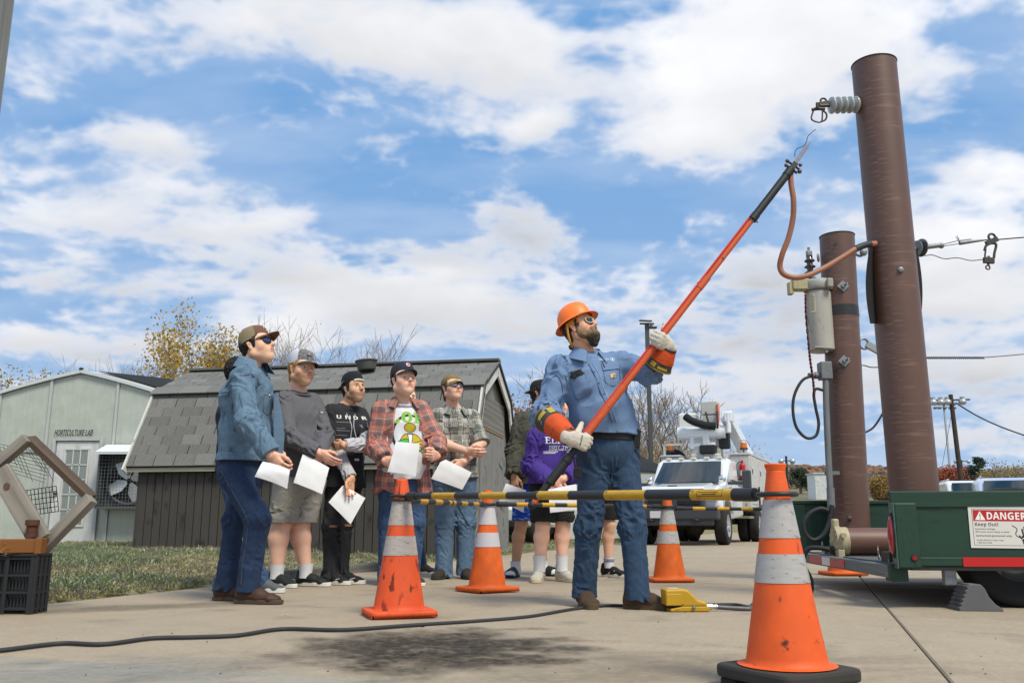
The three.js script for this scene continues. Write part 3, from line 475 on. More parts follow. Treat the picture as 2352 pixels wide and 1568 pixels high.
// ------------------------------------------------------------------ the greenhouse
{
  const D = 17, g0 = .08, gh = thing('greenhouse', 'arched translucent panel greenhouse with a white door on the left', 'greenhouse', V(0, 0, -D));
  const X = (px, py = 1100) => at(px, py, D).x, Y = (py, px = 200) => at(px, py, D).y;
  const cx = X(189, 850), half = 4.15, peak = Y(850), skew = .78;
  const roofY = (x) => { const t = Math.abs(x - cx) / half; return peak - (.92 * t + .62 * t * t) * .98; };
  const panelT = tex(512, (u, v) => { const rib = 6 * Math.sin(u * TAU * 64), n = tn(u, v, 4, 3, 4), st = 10 * tn(u * 6, v * .6, 3, 9, 3), k = 190 + rib + 18 * n + st; return [k * .97, k, k * .95]; });
  const pm = new THREE.MeshPhysicalMaterial({ color: 0xffffff, map: panelT, roughness: .35, transmission: .15, thickness: 0, clearcoat: .3 }), frame = mat(0xd9dcdc, .5, { map: T.steel });
  const xs = [cx - half, X(-130), X(-20), X(97), X(253), X(375), cx + half].sort((a, b) => a - b);
  // end panels between posts, split at the rail over the door
  const railY = Y(1035);
  const doorL = X(120, 1130), doorR = X(221, 1130), doorT = Y(1013);
  for (let i = 0; i < xs.length - 1; i++) {
    const a = xs[i] + .03, b = xs[i + 1] - .03, top = []; for (let k = 0; k <= 8; k++) { const x = lerp(b, a, k / 8); top.push([x, roofY(x) - .08]); }
    const hasDoor = a < doorL && b > doorR;
    part(gh, 'panel', extrude([[a, railY + .02], [b, railY + .02], ...top], .012), pm);
    if (hasDoor) { part(gh, 'panel', extrude([[a, g0], [doorL - .07, g0], [doorL - .07, railY - .02], [a, railY - .02]], .012), pm); part(gh, 'panel', extrude([[doorR + .07, g0], [b, g0], [b, railY - .02], [doorR + .07, railY - .02]], .012), pm); }
    else part(gh, 'panel', extrude([[a, g0], [b, g0], [b, railY - .02], [a, railY - .02]], .012), pm);
  }
  const g = Math.max(0, 0); void g;
  for (const x of xs) part(gh, 'post', box(.05, roofY(x) - g0, .05, x, (roofY(x) + g0) / 2 - .03, .02, .006), frame);
  part(gh, 'rail', [box(doorL - xs[0] - .06, .05, .05, (xs[0] + doorL - .06) / 2, railY, .012), box(xs[6] - doorR - .06, .05, .05, (xs[6] + doorR + .06) / 2, railY, .012)], frame);
  part(gh, 'rail', box(2 * half, .025, .03, cx, Y(945), -.05), frame); part(gh, 'rail', box(2 * half, .025, .03, cx, Y(985), -.05), frame);
  const arch = []; for (let k = 0; k <= 24; k++) { const x = cx - half + 2 * half * k / 24; arch.push(V(x, roofY(x), .03)); }
  const wl = mat(0xcfd2d3, .4, { metalness: .3 });
  part(gh, 'arch_rim', [grid(24, 1, (u, v) => { const p = arch[Math.round(u * 24)]; return V(p.x, p.y - .06 * v, .075); }), grid(24, 1, (u, v) => { const p = arch[Math.round(u * 24)]; return V(p.x, p.y, .075 - .11 * v); }), grid(24, 1, (u, v) => { const p = arch[Math.round(u * 24)]; return V(p.x, p.y - .06, .075 - .11 * v); })], wl);
  // barrel roof running back, with black shade cloth over its right half
  const Ln = 13, bk = V(Math.sin(skew), 0, -Math.cos(skew)), rf = (x, t, up = 0) => V(x + bk.x * Ln * t, roofY(x) + up, -.03 + bk.z * Ln * t);
  part(gh, 'roof', grid(24, 6, (u, v) => rf(cx - half + 2 * half * u, v)), new THREE.MeshPhysicalMaterial({ color: 0xc9ccc6, roughness: .4, transmission: .2, thickness: 0, side: THREE.DoubleSide }));
  part(gh, 'side_wall', [grid(1, 6, (u, v) => { const p = rf(cx + half, v); p.y = lerp(g0, p.y, u); return p; }), grid(1, 6, (u, v) => { const p = rf(cx - half, v); p.y = lerp(g0, p.y, u); return p; })], new THREE.MeshPhysicalMaterial({ color: 0xc9ccc6, roughness: .4, transmission: .2, thickness: 0, side: THREE.DoubleSide }));
  part(gh, 'shade_cloth', grid(20, 30, (u, v) => { const p = rf(cx + .12 + (half - .05) * u, .012 + v * .98, .03 + .03 * fbm(u * 6, v * 14, 2, 3) + .02 * Math.abs(Math.sin(v * 19))); return p; }), mat(0x17191d, .9, { side: THREE.DoubleSide, bumpMap: T.grain, bumpScale: .003 }));
  for (const t of [.25, .5, .75]) part(gh, 'hoop', tube(Array.from({ length: 13 }, (_, k) => rf(cx - half + 2 * half * k / 12, t, -.06)), .02, 40, 6), frame);
  part(gh, 'ridge_cap', [ball(.045, cx, peak + .02, .06, 1, .6, 1)], mat(0x4a4238, .9));
  // door
  const dw = doorR - doorL, dh = doorT - g0, dc = (doorL + doorR) / 2, wM = mat(0xe6e7e6, .45, { map: T.soft });
  const door = part(gh, 'door', [box(dw - .02, dh - .03, .045, dc, g0 + dh / 2, .02, .004)], wM);
  part(gh, 'door_frame', [box(.06, dh + .07, .09, doorL - .035, g0 + dh / 2 + .035, .03), box(.06, dh + .07, .09, doorR + .035, g0 + dh / 2 + .035, .03), box(dw, .06, .09, dc, doorT + .035, .03)], frame);
  const lw = dw * .50, lh = dh * .72, ly = g0 + dh * .55, glass = new THREE.MeshPhysicalMaterial({ color: 0x8a928c, roughness: .12, metalness: 0, transmission: .25, thickness: 0, clearcoat: 1 });
  part(door, 'lite_frame', [box(lw + .08, .035, .03, dc, ly + lh / 2 + .02, .05), box(lw + .08, .035, .03, dc, ly - lh / 2 - .02, .05), box(.035, lh, .03, dc - lw / 2 - .02, ly, .05), box(.035, lh, .03, dc + lw / 2 + .02, ly, .05), ...[1, 2].map((k) => box(.02, lh, .022, dc - lw / 2 + lw * k / 3, ly, .052)), ...[1, 2, 3, 4].map((k) => box(lw, .02, .02, dc, ly - lh / 2 + lh * k / 5, .053))], wM);
  for (let i = 0; i < 3; i++) for (let k = 0; k < 5; k++) part(door, 'pane', box(lw / 3 - .022, lh / 5 - .022, .008, dc - lw / 2 + lw * (i + .5) / 3, ly - lh / 2 + lh * (k + .5) / 5, .048), glass);
  part(door, 'handle', [ball(.032, doorL + .09, g0 + .95, .075)], MT.brass);
  part(door, 'number_plate', box(.07, .07, .006, dc, doorT - .09, .047), mat(0xb9b9b4, .6));
  // lettering over the door
  const signT = canvasTex(1024, 128, (c) => { c.clearRect(0, 0, 1024, 128); c.fillStyle = '#26282a'; c.font = 'italic bold 104px sans-serif'; c.textBaseline = 'middle'; let x = 8; const s = 'HORTICULTURE LAB'; for (const ch of s) { const w = c.measureText(ch).width; c.fillText(ch, x, 66 + (ch.charCodeAt(0) % 3) * 2); x += w * .93; } });
  part(gh, 'lettering', new THREE.PlaneGeometry(X(224, 1003) - X(126, 1003), .2).translate((X(126, 1003) + X(224, 1003)) / 2, Y(1000) + .05, .075), printMat(signT));
  // exhaust fan with guard and hood
  const fx = X(303, 1100), fy = Y(1105), fw = .98, fh = 1.0;
  const fan = part(gh, 'exhaust_fan', [box(fw, .05, .34, fx, fy - fh / 2, .2), box(.03, fh, .34, fx - fw / 2, fy, .2), box(.03, fh, .34, fx + fw / 2, fy, .2), box(fw, .03, .34, fx, fy + fh / 2, .2), torus(.43, .03, fx, fy, .1, undefined, 32), box(fw, fh, .02, fx, fy, .04)], mat(0x55585a, .6, { metalness: .4 }), 'grey boxed exhaust fan with a slanted white hood');
  part(fan, 'fan_dark', cyl(.42, .42, .02, fx, fy, .065, [Math.PI / 2, 0, 0], 32), mat(0x101113, .9));
  for (let k = 0; k < 4; k++) { const a = k * 1.57 + .5; const s = extrude([[.05, -.03], [.2, -.15], [.39, -.13], [.4, .1], [.2, .12], [.05, .04]], .008, .002); s.applyMatrix4(M4(V(0, 0, 0), [.35, 0, 0])); s.rotateZ(a).translate(fx, fy, .12); part(fan, 'fan_blade', s, mat(0xd7dadb, .4, { metalness: .3 })); }
  const wires = []; for (let k = 1; k < 16; k++) { wires.push(box(.0035, fh, .0035, fx - fw / 2 + fw * k / 16, fy, .37)); wires.push(box(fw, .0035, .0035, fx, fy - fh / 2 + fh * k / 16, .374)); } part(fan, 'guard', wires, MT.galv);
  part(fan, 'hood', grid(1, 1, (u, v) => V(fx + (u - .5) * (fw + .08), fy + fh / 2 + .02 + .17 * (1 - v), .05 + v * .45)).toNonIndexed(), mat(0xd5dadd, .45, { side: THREE.DoubleSide }));
  part(fan, 'hood_lip', box(fw + .08, .05, .012, fx, fy + fh / 2, .5), mat(0xbfc5c8, .5));
}
// ------------------------------------------------------------------ grey steel column at the left edge (near the camera)
{
  const D = 5, x = at(20, 130, D).x, c = thing('steel_column', 'tall grey steel column at the left edge above the crate', 'column', V(-3.29, 0, -D), 0);
  part(c, 'shaft', [box(.2, 5.2, .012, 0, 2.6, .1), box(.2, 5.2, .012, 0, 2.6, -.1), box(.012, 5.2, .19, 0, 2.6, 0)], mat(0x9b9ea1, .6, { map: T.steel }));
  part(c, 'base_plate', box(.3, .02, .3, 0, .012, 0), MT.galv); part(c, 'channel', box(.07, 5.2, .03, .06, 2.6, .12), mat(0x6a5f5a, .6));
}
// ------------------------------------------------------------------ white building far behind the trailer
{
  const D = 95, a = at(1873, 1120, D), b = at(1990, 1120, D), top = at(1880, 1088, D).y, base = landHeight(a.x, -D) - .3, w = b.x - a.x, wb = thing('white_building', 'small white panelled building far behind the brown poles', 'building', V((a.x + b.x) / 2, base, -D));
  const h = top - base; part(wb, 'wall', box(w, h, 2.4, 0, h / 2, -1.2), mat(0xdfe1e0, .6));
  for (let k = 0; k < 4; k++) part(wb, 'wall_panel', box(w / 4 - .03, h * .96, .04, -w / 2 + w * (k + .5) / 4, h * .5, .02), mat(0xd9dbda, .6, { map: T.dirt }));
  for (const f of [-.19, .25]) part(wb, 'post', box(.16, h * .98, .12, w * f, h * .49, .12), mat(0x33363a, .5)); for (const y of [.3, .62, .95]) part(wb, 'wall_light', box(.5, .22, .25, -w * .19 + .3, h * y, .2, .03), mat(0x2a2c2e, .5));
  part(wb, 'roof', box(w + .3, .12, 2.7, 0, h + .06, -1.2), mat(0xbfc2c2, .5));
}
// ------------------------------------------------------------------ people
T.denim = tex(256, (u, v) => { const w = Math.sin((u * 64 + v * 64) * TAU), n = tn(u, v, 4, 41, 5), f = tn(u, v, 40, 3, 2), k = 205 + 8 * w + 52 * n + 18 * f; return [k * .97, k, k * 1.02]; });
T.knit = tex(256, (u, v) => { const n = tn(u, v, 8, 43, 4), k = 222 + 6 * Math.sin(u * TAU * 60) + 14 * n + 8 * (rnd() - .5); return [k, k, k]; });
T.cloth = tex(256, (u, v) => { const k = 220 + 7 * Math.sin(u * TAU * 50) * Math.sin(v * TAU * 50) + 16 * tn(u, v, 6, 47, 5); return [k, k, k]; });
T.weave = tex(128, (u, v) => { const k = 128 + 50 * Math.sin(u * TAU * 32) * Math.sin(v * TAU * 32) + 20 * (rnd() - .5); return [k, k, k]; }, false);
function plaid(n, bands, base) { return tex(n, (u, v) => { const c = base.slice(); for (const [p, w, col, s] of bands) for (const q of [u, v]) { let e = Math.abs(((q - p + 1.5) % 1) - .5); const a = s * (1 - smooth(w * .8, w, e)); for (let i = 0; i < 3; i++) c[i] = lerp(c[i], col[i], a); } const j = 10 * Math.sin(u * TAU * 90) * Math.sin(v * TAU * 90) + 16 * (rnd() - .5) + 12 * tn(u, v, 4, 3, 3); return [c[0] + j, c[1] + j, c[2] + j]; }); }
const cloth = (hex, t = T.cloth, more = {}) => mat(new THREE.Color(hex).multiplyScalar(1.45), .92, { map: scaled(t, 5), bumpMap: scaled(T.weave, 14), bumpScale: .0006, ...more });
const skinM = new THREE.MeshPhysicalMaterial({ vertexColors: true, roughness: .55, sheen: .2, sheenRoughness: .6 });
const hairM = (hex) => mat(hex, .75, { bumpMap: scaled(T.grain, 6, 2), bumpScale: .002 });

function headFrame(c, yaw, pitch = 0, roll = 0, s = 1) {
  const m = new THREE.Matrix4().makeRotationFromEuler(new THREE.Euler(-pitch * RAD, yaw * RAD, roll * RAD, 'YXZ')).scale(V(s, s, s)).setPosition(c);
  const w = (x, y, z) => V(x, y, z).applyMatrix4(m), dir = (x, y, z) => V(x, y, z).transformDirection(m);
  return { m, w, dir, s, inv: m.clone().invert() };
}
// skull, face, ears and neck, meshed fine, with skin colours that belong to the face
function headMesh(H, neckTo, o) {
  const F = new Field(), { w, dir, s } = H, X = dir(1, 0, 0), pl = (o.plump || 0) * .62, q = (r) => Array.isArray(r) ? r.map((e) => e * s) : r * s, A = (a, b, ra, rb, k, opt) => F.add(w(...a), w(...b), q(ra), rb === undefined ? undefined : q(rb), k * s, { right: X, ...opt });
  A([0, .035, -.03], [0, .035, .02], [.075, .082], [.072, .08], .03);
  A([0, .01, .034], [0, -.068, .044], [.061 + pl * .008, .05], [.046 + pl * .014, .042], .04);
  for (const e of [-1, 1]) {
    A([e * (.046 + pl * .012), -.062 - pl * .006, .002], [0, -.094, .058], .028 + pl * .008, .024 + pl * .004, .035);
    A([e * .042, -.032, .056], [e * .03, -.05, .066], .026 + pl * .008, .02 + pl * .008, .03);
    A([e * .012, -.033, .098], [e * .009, -.033, .106], .0075, .0075, .008);
    A([e * .076, .01, -.008], [e * .073, -.034, .0], [.018, .007], [.011, .007], .006, { right: dir(e * .5, 0, -1) });
    A([e * .018, .0065, .0835], [e * .045, .004, .0755], .0048, .0045, .006);
    A([e * .02, -.0105, .082], [e * .043, -.0105, .0755], .004, .004, .006);
  }
  A([0, -.096, .066], [0, -.1, .06], .021 + pl * .004, .021, .03);
  A([-.034, .021, .079], [.034, .021, .079], .0115, .0115, .02);
  A([0, .012, .09], [0, -.027, .117], .0078, .0112, .012);
  A([-.012, -.058, .086], [.012, -.058, .086], .017, .017, .02);
  A([-.019, -.0585, .0985], [.019, -.0585, .0985], .0052, .0052, .005); A([-.016, -.07, .0975], [.016, -.07, .0975], .0062, .0062, .006);
  F.add(w(0, -.035, -.034), neckTo, .049 * s * (1 + pl * .12), .06 * s * (1 + pl * .12), .025);
  if (pl) A([0, -.096, .036], [0, -.098, .0], .022 * pl + .01, .02 * pl + .01, .03);
  for (const e of [-1, 1]) { F.sub(w(e * .032, -.001, .099), w(e * .031, -.001, .097), .0155 * s, .0155 * s, .012 * s); F.sub(w(e * .088, -.008, -.006), w(e * .087, -.018, -.004), .009 * s, .007 * s, .004); }
  F.sub(w(-.02 + (o.smirk || 0), -.0645 + (o.smile || 0), .104), w(0, -.0645, .1075), .0035 * s, .0035 * s, .004 * s); F.sub(w(0, -.0645, .1075), w(.02 + (o.smirk || 0), -.0645 + (o.smile || 0), .104), .0035 * s, .0035 * s, .004 * s);
  const v = V(), base = o.skin || [.56, .335, .245], fl = o.flush ?? .5, st = o.stubble;
  const color = (x, y, z, c) => {
    v.set(x, y, z).applyMatrix4(H.inv); const ax = Math.abs(v.x);
    let r = base[0], g = base[1], b = base[2]; const n = .05 * fbm(x * 60, y * 60, z * 60, 2); r *= 1 + n; g *= 1 + n; b *= 1 + n;
    const mixTo = (k, R, G, B) => { r = lerp(r, R, k); g = lerp(g, G, k); b = lerp(b, B, k); };
    const ck = Math.exp(-((ax - .045) ** 2 + (v.y + .035) ** 2 + (v.z - .07) ** 2) / .0009), ns = Math.exp(-(v.x ** 2 + (v.y + .028) ** 2 + (v.z - .113) ** 2) / .0004), er = smooth(.073, .08, ax) * smooth(.05, .02, Math.abs(v.y + .01));
    mixTo(clamp((ck * .85 + ns * .5 + er * .5) * fl), base[0] * .95, base[1] * .60, base[2] * .56);
    const lip = smooth(.024, .018, ax) * smooth(.0125, .008, Math.abs(v.y + .0645)) * smooth(.085, .092, v.z); mixTo(lip * .9, .42, .14, .11);
    const br = smooth(.004, .002, Math.abs(v.y - .0215 - .15 * (.035 - ax) * 0)) * smooth(.012, .016, ax) * smooth(.053, .046, ax) * smooth(.06, .07, v.z); mixTo(br * .85, ...(o.brow || [.16, .10, .06]));
    if (st) { const jaw = smooth(-.03, -.06, v.y + .25 * (ax - .06)) * smooth(-.03, .01, v.z) * smooth(-.125, -.1, v.y), mus = smooth(.026, .02, ax) * smooth(.009, .005, Math.abs(v.y + .048)) * smooth(.08, .09, v.z); const k = clamp(Math.max(jaw * (1 - lip), mus) * (.75 + .5 * fbm(x * 160, y * 160, z * 160, 2))); mixTo(k * st[3], st[0], st[1], st[2]); }
    if (v.y > .03 && !o.bald) { }
    c[0] = clamp(r); c[1] = clamp(g); c[2] = clamp(b);
  };
  return F.mesh(.0042, { color });
}
function eyes(P, H, iris = 0x3b4a3a) {
  for (const e of [-1, 1]) { const g = new THREE.SphereGeometry(.0122 * H.s, 20, 14), p = g.attributes.position, col = [], ir = new THREE.Color(iris);
    const look = V(.10, .12, 1).normalize();
    for (let i = 0; i < p.count; i++) { const d = V(p.getX(i), p.getY(i), p.getZ(i)).normalize().dot(look); if (d > .955) col.push(.006, .006, .006); else if (d > .84) col.push(ir.r, ir.g, ir.b); else col.push(.62, .6, .56); }
    g.setAttribute('color', new THREE.Float32BufferAttribute(col, 3)); g.applyMatrix4(H.m.clone().setPosition(H.w(e * .0318, -.0022, .0735)).scale(V(1 / H.s, 1 / H.s, 1 / H.s)));
    part(P, 'eye', g, new THREE.MeshPhysicalMaterial({ vertexColors: true, roughness: .15, clearcoat: 1 })); }
}
function hair(P, H, hex, o = {}) {
  const F = new Field(), { w, dir, s } = H, X = dir(1, 0, 0); const t = o.t || .008;
  F.add(w(0, .035, -.03), w(0, .035, .018), [(.075 + t) * s, (.082 + t) * s], [(.072 + t) * s, (.08 + t) * s], .02, { right: X });
  if (o.back) F.add(w(0, .0, -.06), w(0, -.02 - o.back, -.06 + (o.out || 0)), [.062 * s, .045 * s], [.056 * s, .032 * s], .03, { right: X });
  for (const e of [-1, 1]) if (o.side !== 0) F.add(w(e * .072, .02, .022), w(e * .07, -.012 - (o.side || 0), .02), [.012 * s, .01 * s], [.009 * s, .008 * s], .02, { right: dir(0, 0, 1) });
  F.sub(w(0, -.03, .105), w(0, .012, .10), .082 * s, .072 * s, .02 * s); for (const e of [-1, 1]) F.sub(w(e * .085, -.012, -.008), w(e * .085, -.025, -.004), .019 * s, .014 * s, .008);
  F.sub(w(0, -.16, .02), w(0, -.14, .06), .1 * s, .1 * s, .02 * s);
  if (o.cap !== 0) F.plane(dir(0, 1, -.12), w(0, .05, 0)); F.disp = (x, y, z) => (o.rough || .004) * (noise3(x * 95, y * 38, z * 95) + .6 * noise3(x * 200, y * 80, z * 200));
  part(P, 'hair', F.mesh(.005, { uv: true }), hairM(hex));
}
function onHead(H, g) { return g.applyMatrix4(H.m); }
function brimGeo(o) {                  // curved cap peak: thick sheet from the rim outwards
  const { ax, az, cz, y0, reach, bend, spread = 1.05, tilt = 0, th = .004 } = o;
  return grid(24, 12, (u, v) => {
    const a = (u - .5) * 2 * spread, k = v < .5 ? v * 2 : (1 - v) * 2, up = v < .5 ? 1 : -1, shape = Math.pow(Math.max(0, Math.cos(a / spread * Math.PI / 2)), .55);
    const ix = Math.sin(a) * ax, iz = cz + Math.cos(a) * az, r = reach * shape * k; const x = ix * (1 + .05 * k), z = iz + r;
    return V(x, y0 + tilt * r + .016 * Math.cos(a) - bend * x * x * 18 * (.35 + k * .65) + up * th * .5 * (k < .97 ? 1 : .2), z);
  });
}
function capOn(P, H, o) {              // crown in two cloths, peak, button
  const ax = .0855, az = .106, cz = -.012, y0 = o.y0 ?? .026, hy = o.hy ?? .098, turn = o.back ? Math.PI : 0, rimY = (a) => y0 + (o.back ? -.012 : .016) * Math.cos(a);
  const crown = (a0, a1, lift = 0) => grid(28, 14, (u, v) => { const a = lerp(a0, a1, u), f = v * Math.PI / 2, rad = Math.pow(Math.cos(f), .62), h = Math.pow(Math.sin(f), .85); return V(Math.sin(a) * (ax + lift) * rad, rimY(a) + (hy - (rimY(a) - y0)) * h * (o.flat ? .86 : 1) + lift * .5, cz + Math.cos(a) * (az + lift) * rad); });
  const cap = new THREE.Group(); cap.name = 'cap'; P.add(cap);
  const ry = (g) => { if (turn) g.rotateY(turn).translate(0, 0, -.02); return onHead(H, g); };
  const M1 = o.frontMat, M2 = o.backMat || o.frontMat; for (const m of [M1, M2]) m.side = THREE.DoubleSide;
  part(cap, 'front_panel', ry(crown(-.98, .98)), M1); part(cap, 'back_panel', ry(crown(.98, TAU - .98)), M2);
  part(cap, 'peak', ry(brimGeo({ ax: ax * .99, az: az * .99, cz, y0, reach: o.reach ?? .072, bend: o.bend ?? .22, tilt: o.tilt ?? -.12 })), o.peakMat || M1);
  const seams = []; for (const a of [-.98, .98, 0, 2.1, -2.1]) { const pts = []; for (let i = 0; i <= 10; i++) { const f = i / 10 * Math.PI / 2, rad = Math.pow(Math.cos(f), .62), h = Math.pow(Math.sin(f), .85); pts.push(V(Math.sin(a) * (ax + .0008) * rad, rimY(a) + (hy - (rimY(a) - y0)) * h * (o.flat ? .86 : 1) + .0005, cz + Math.cos(a) * (az + .0008) * rad)); } seams.push(tube(pts, .0012, 20, 5)); }
  part(cap, 'seam', ry(join([...seams, ball(.007, 0, y0 + hy * (o.flat ? .86 : 1) + .001, cz, 1, .6, 1, 10)])), M2);
  if (o.logo) { const g = grid(10, 8, (u, v) => { const a = (u - .5) * .62 + (o.logoAt || 0), f = lerp(.16, .78, v), rad = Math.pow(Math.cos(f), .62), h = Math.pow(Math.sin(f), .85); return V(Math.sin(a) * (ax + .002) * rad, rimY(a) + (hy - (rimY(a) - y0)) * h * (o.flat ? .86 : 1) + .001, cz + Math.cos(a) * (az + .002) * rad); }); part(cap, 'emblem', ry(g), printMat(o.logo)); }
  return cap;
}
function glasses(P, H, o = {}) {
  const fm = mat(o.frame || 0x151515, .35), lensM = new THREE.MeshPhysicalMaterial({ color: o.lens || 0x10131a, roughness: .06, metalness: .35, clearcoat: 1 }), lens = [], fr = [];
  for (const e of [-1, 1]) {
    lens.push(grid(8, 6, (u, v) => { const x = e * lerp(.009, .058, u), y = lerp(-.02, .014, v) - (u < .3 ? .004 * (1 - v) : 0); return V(x, y + .002, .1075 - 6.2 * x * x - .0 * y); }));
    const rim = []; for (const [u, v] of [[0, 0.1], [.3, 0], [.8, 0], [1, .3], [1, 1], [.5, 1.05], [0, 1], [0, .1]]) { const x = e * lerp(.009, .058, u), y = lerp(-.02, .014, v); rim.push(V(x, y + .002, .1083 - 6.2 * x * x)); } fr.push(tube(rim, o.thick || .0024, 40, 6, .2));
    fr.push(beam(V(e * .058, .012, .088), V(e * .079, .012, -.005), .009, .004, V(0, 1, 0)), beam(V(e * .079, .012, -.005), V(e * .078, -.006, -.022), .006, .004, V(1, 0, 0)));
  }
  fr.push(rod(V(-.011, .008, .1078), V(.011, .008, .1078), .0028, .0028, 6));
  const g = new THREE.Group(); g.name = 'sunglasses'; P.add(g); part(g, 'lens', onHead(H, join(lens)), Object.assign(lensM, { side: THREE.DoubleSide })); part(g, 'frame', onHead(H, join(fr)), fm);
}
// a hand: palm, four fingers, thumb. Y from wrist to knuckles, X towards the thumb, N out of the palm
function handField(wrist, Y, Xt, left, curl, o = {}) {
  const F = new Field(), s = (o.s || 1) * .94, inf = o.inflate || 0; Y = Y.clone().normalize(); let X = Xt.clone().addScaledVector(Y, -Xt.dot(Y)).normalize(); const N = left ? V().crossVectors(Y, X) : V().crossVectors(X, Y);
  const pt = (x, y, z) => wrist.clone().addScaledVector(X, x * s).addScaledVector(Y, y * s).addScaledVector(N, z * s);
  F.add(pt(0, -.03, 0), pt(0, .01, 0), [.029 * s + inf, .021 * s + inf], [.033 * s + inf, .019 * s + inf], .02, { right: X });
  F.add(pt(.002, .01, 0), pt(0, .078, .002), [.032 * s + inf, .018 * s + inf], [.039 * s + inf, .014 * s + inf], .02, { right: X }); F.add(pt(.022, .03, .012), pt(.014, .055, .01), .017 * s + inf, .014 * s + inf, .015);
  const xs = [.029, .0095, -.0095, -.027], ys = [.084, .088, .085, .077], len = [[.041, .025, .021], [.045, .028, .022], [.042, .026, .021], [.033, .02, .019]], rad = [.0091, .0094, .0089, .0079];
  for (let f = 0; f < 4; f++) {
    let p = pt(xs[f], ys[f], 0), ang = 0; const sp = (1.5 - f) * (o.spread ?? .05); F.add(pt(xs[f] * .8, ys[f] - .03, 0), p, rad[f] * s + inf, rad[f] * s + inf, .012);
    for (let j = 0; j < 3; j++) { ang += curl[f][j]; const d = Y.clone().multiplyScalar(Math.cos(ang)).addScaledVector(N, Math.sin(ang)).addScaledVector(X, Math.sin(sp) * Math.cos(ang)), n = p.clone().addScaledVector(d, len[f][j] * s); F.add(p, n, (rad[f] - .0007 * j) * s + inf, (rad[f] - .0007 * (j + 1)) * s + inf, .005); p = n; }
  }
  const th = o.thumb || [[.55, .75, .35], [.15, .9, .4], [-.1, .9, .4]]; let p = pt(.024, .018, .006); const L = [.042, .034, .026];
  for (let j = 0; j < 3; j++) { const d = X.clone().multiplyScalar(th[j][0]).addScaledVector(Y, th[j][1]).addScaledVector(N, th[j][2]).normalize(), n = p.clone().addScaledVector(d, L[j] * s); F.add(p, n, (.0145 - .002 * j) * s + inf, (.0125 - .002 * j) * s + inf, .008); p = n; }
  F.N = N; F.X = X; F.Y = Y; return F;
}
const CURL = { relaxed: [[.25, .4, .3], [.35, .45, .3], [.4, .5, .3], [.45, .5, .3]], grip: [[1.15, 1.45, .8], [1.2, 1.45, .8], [1.2, 1.5, .8], [1.25, 1.5, .85]], fist: [[1.3, 1.6, .9], [1.35, 1.6, .9], [1.35, 1.6, .9], [1.4, 1.6, .9]], pinch: [[.75, .75, .35], [.7, .7, .35], [.7, .65, .35], [.7, .6, .3]] };
function skinColor(base) { return (x, y, z, c) => { const n = 1 + .07 * fbm(x * 45, y * 45, z * 45, 2); c[0] = base[0] * n; c[1] = base[1] * n * (1 - .03); c[2] = base[2] * n; }; }
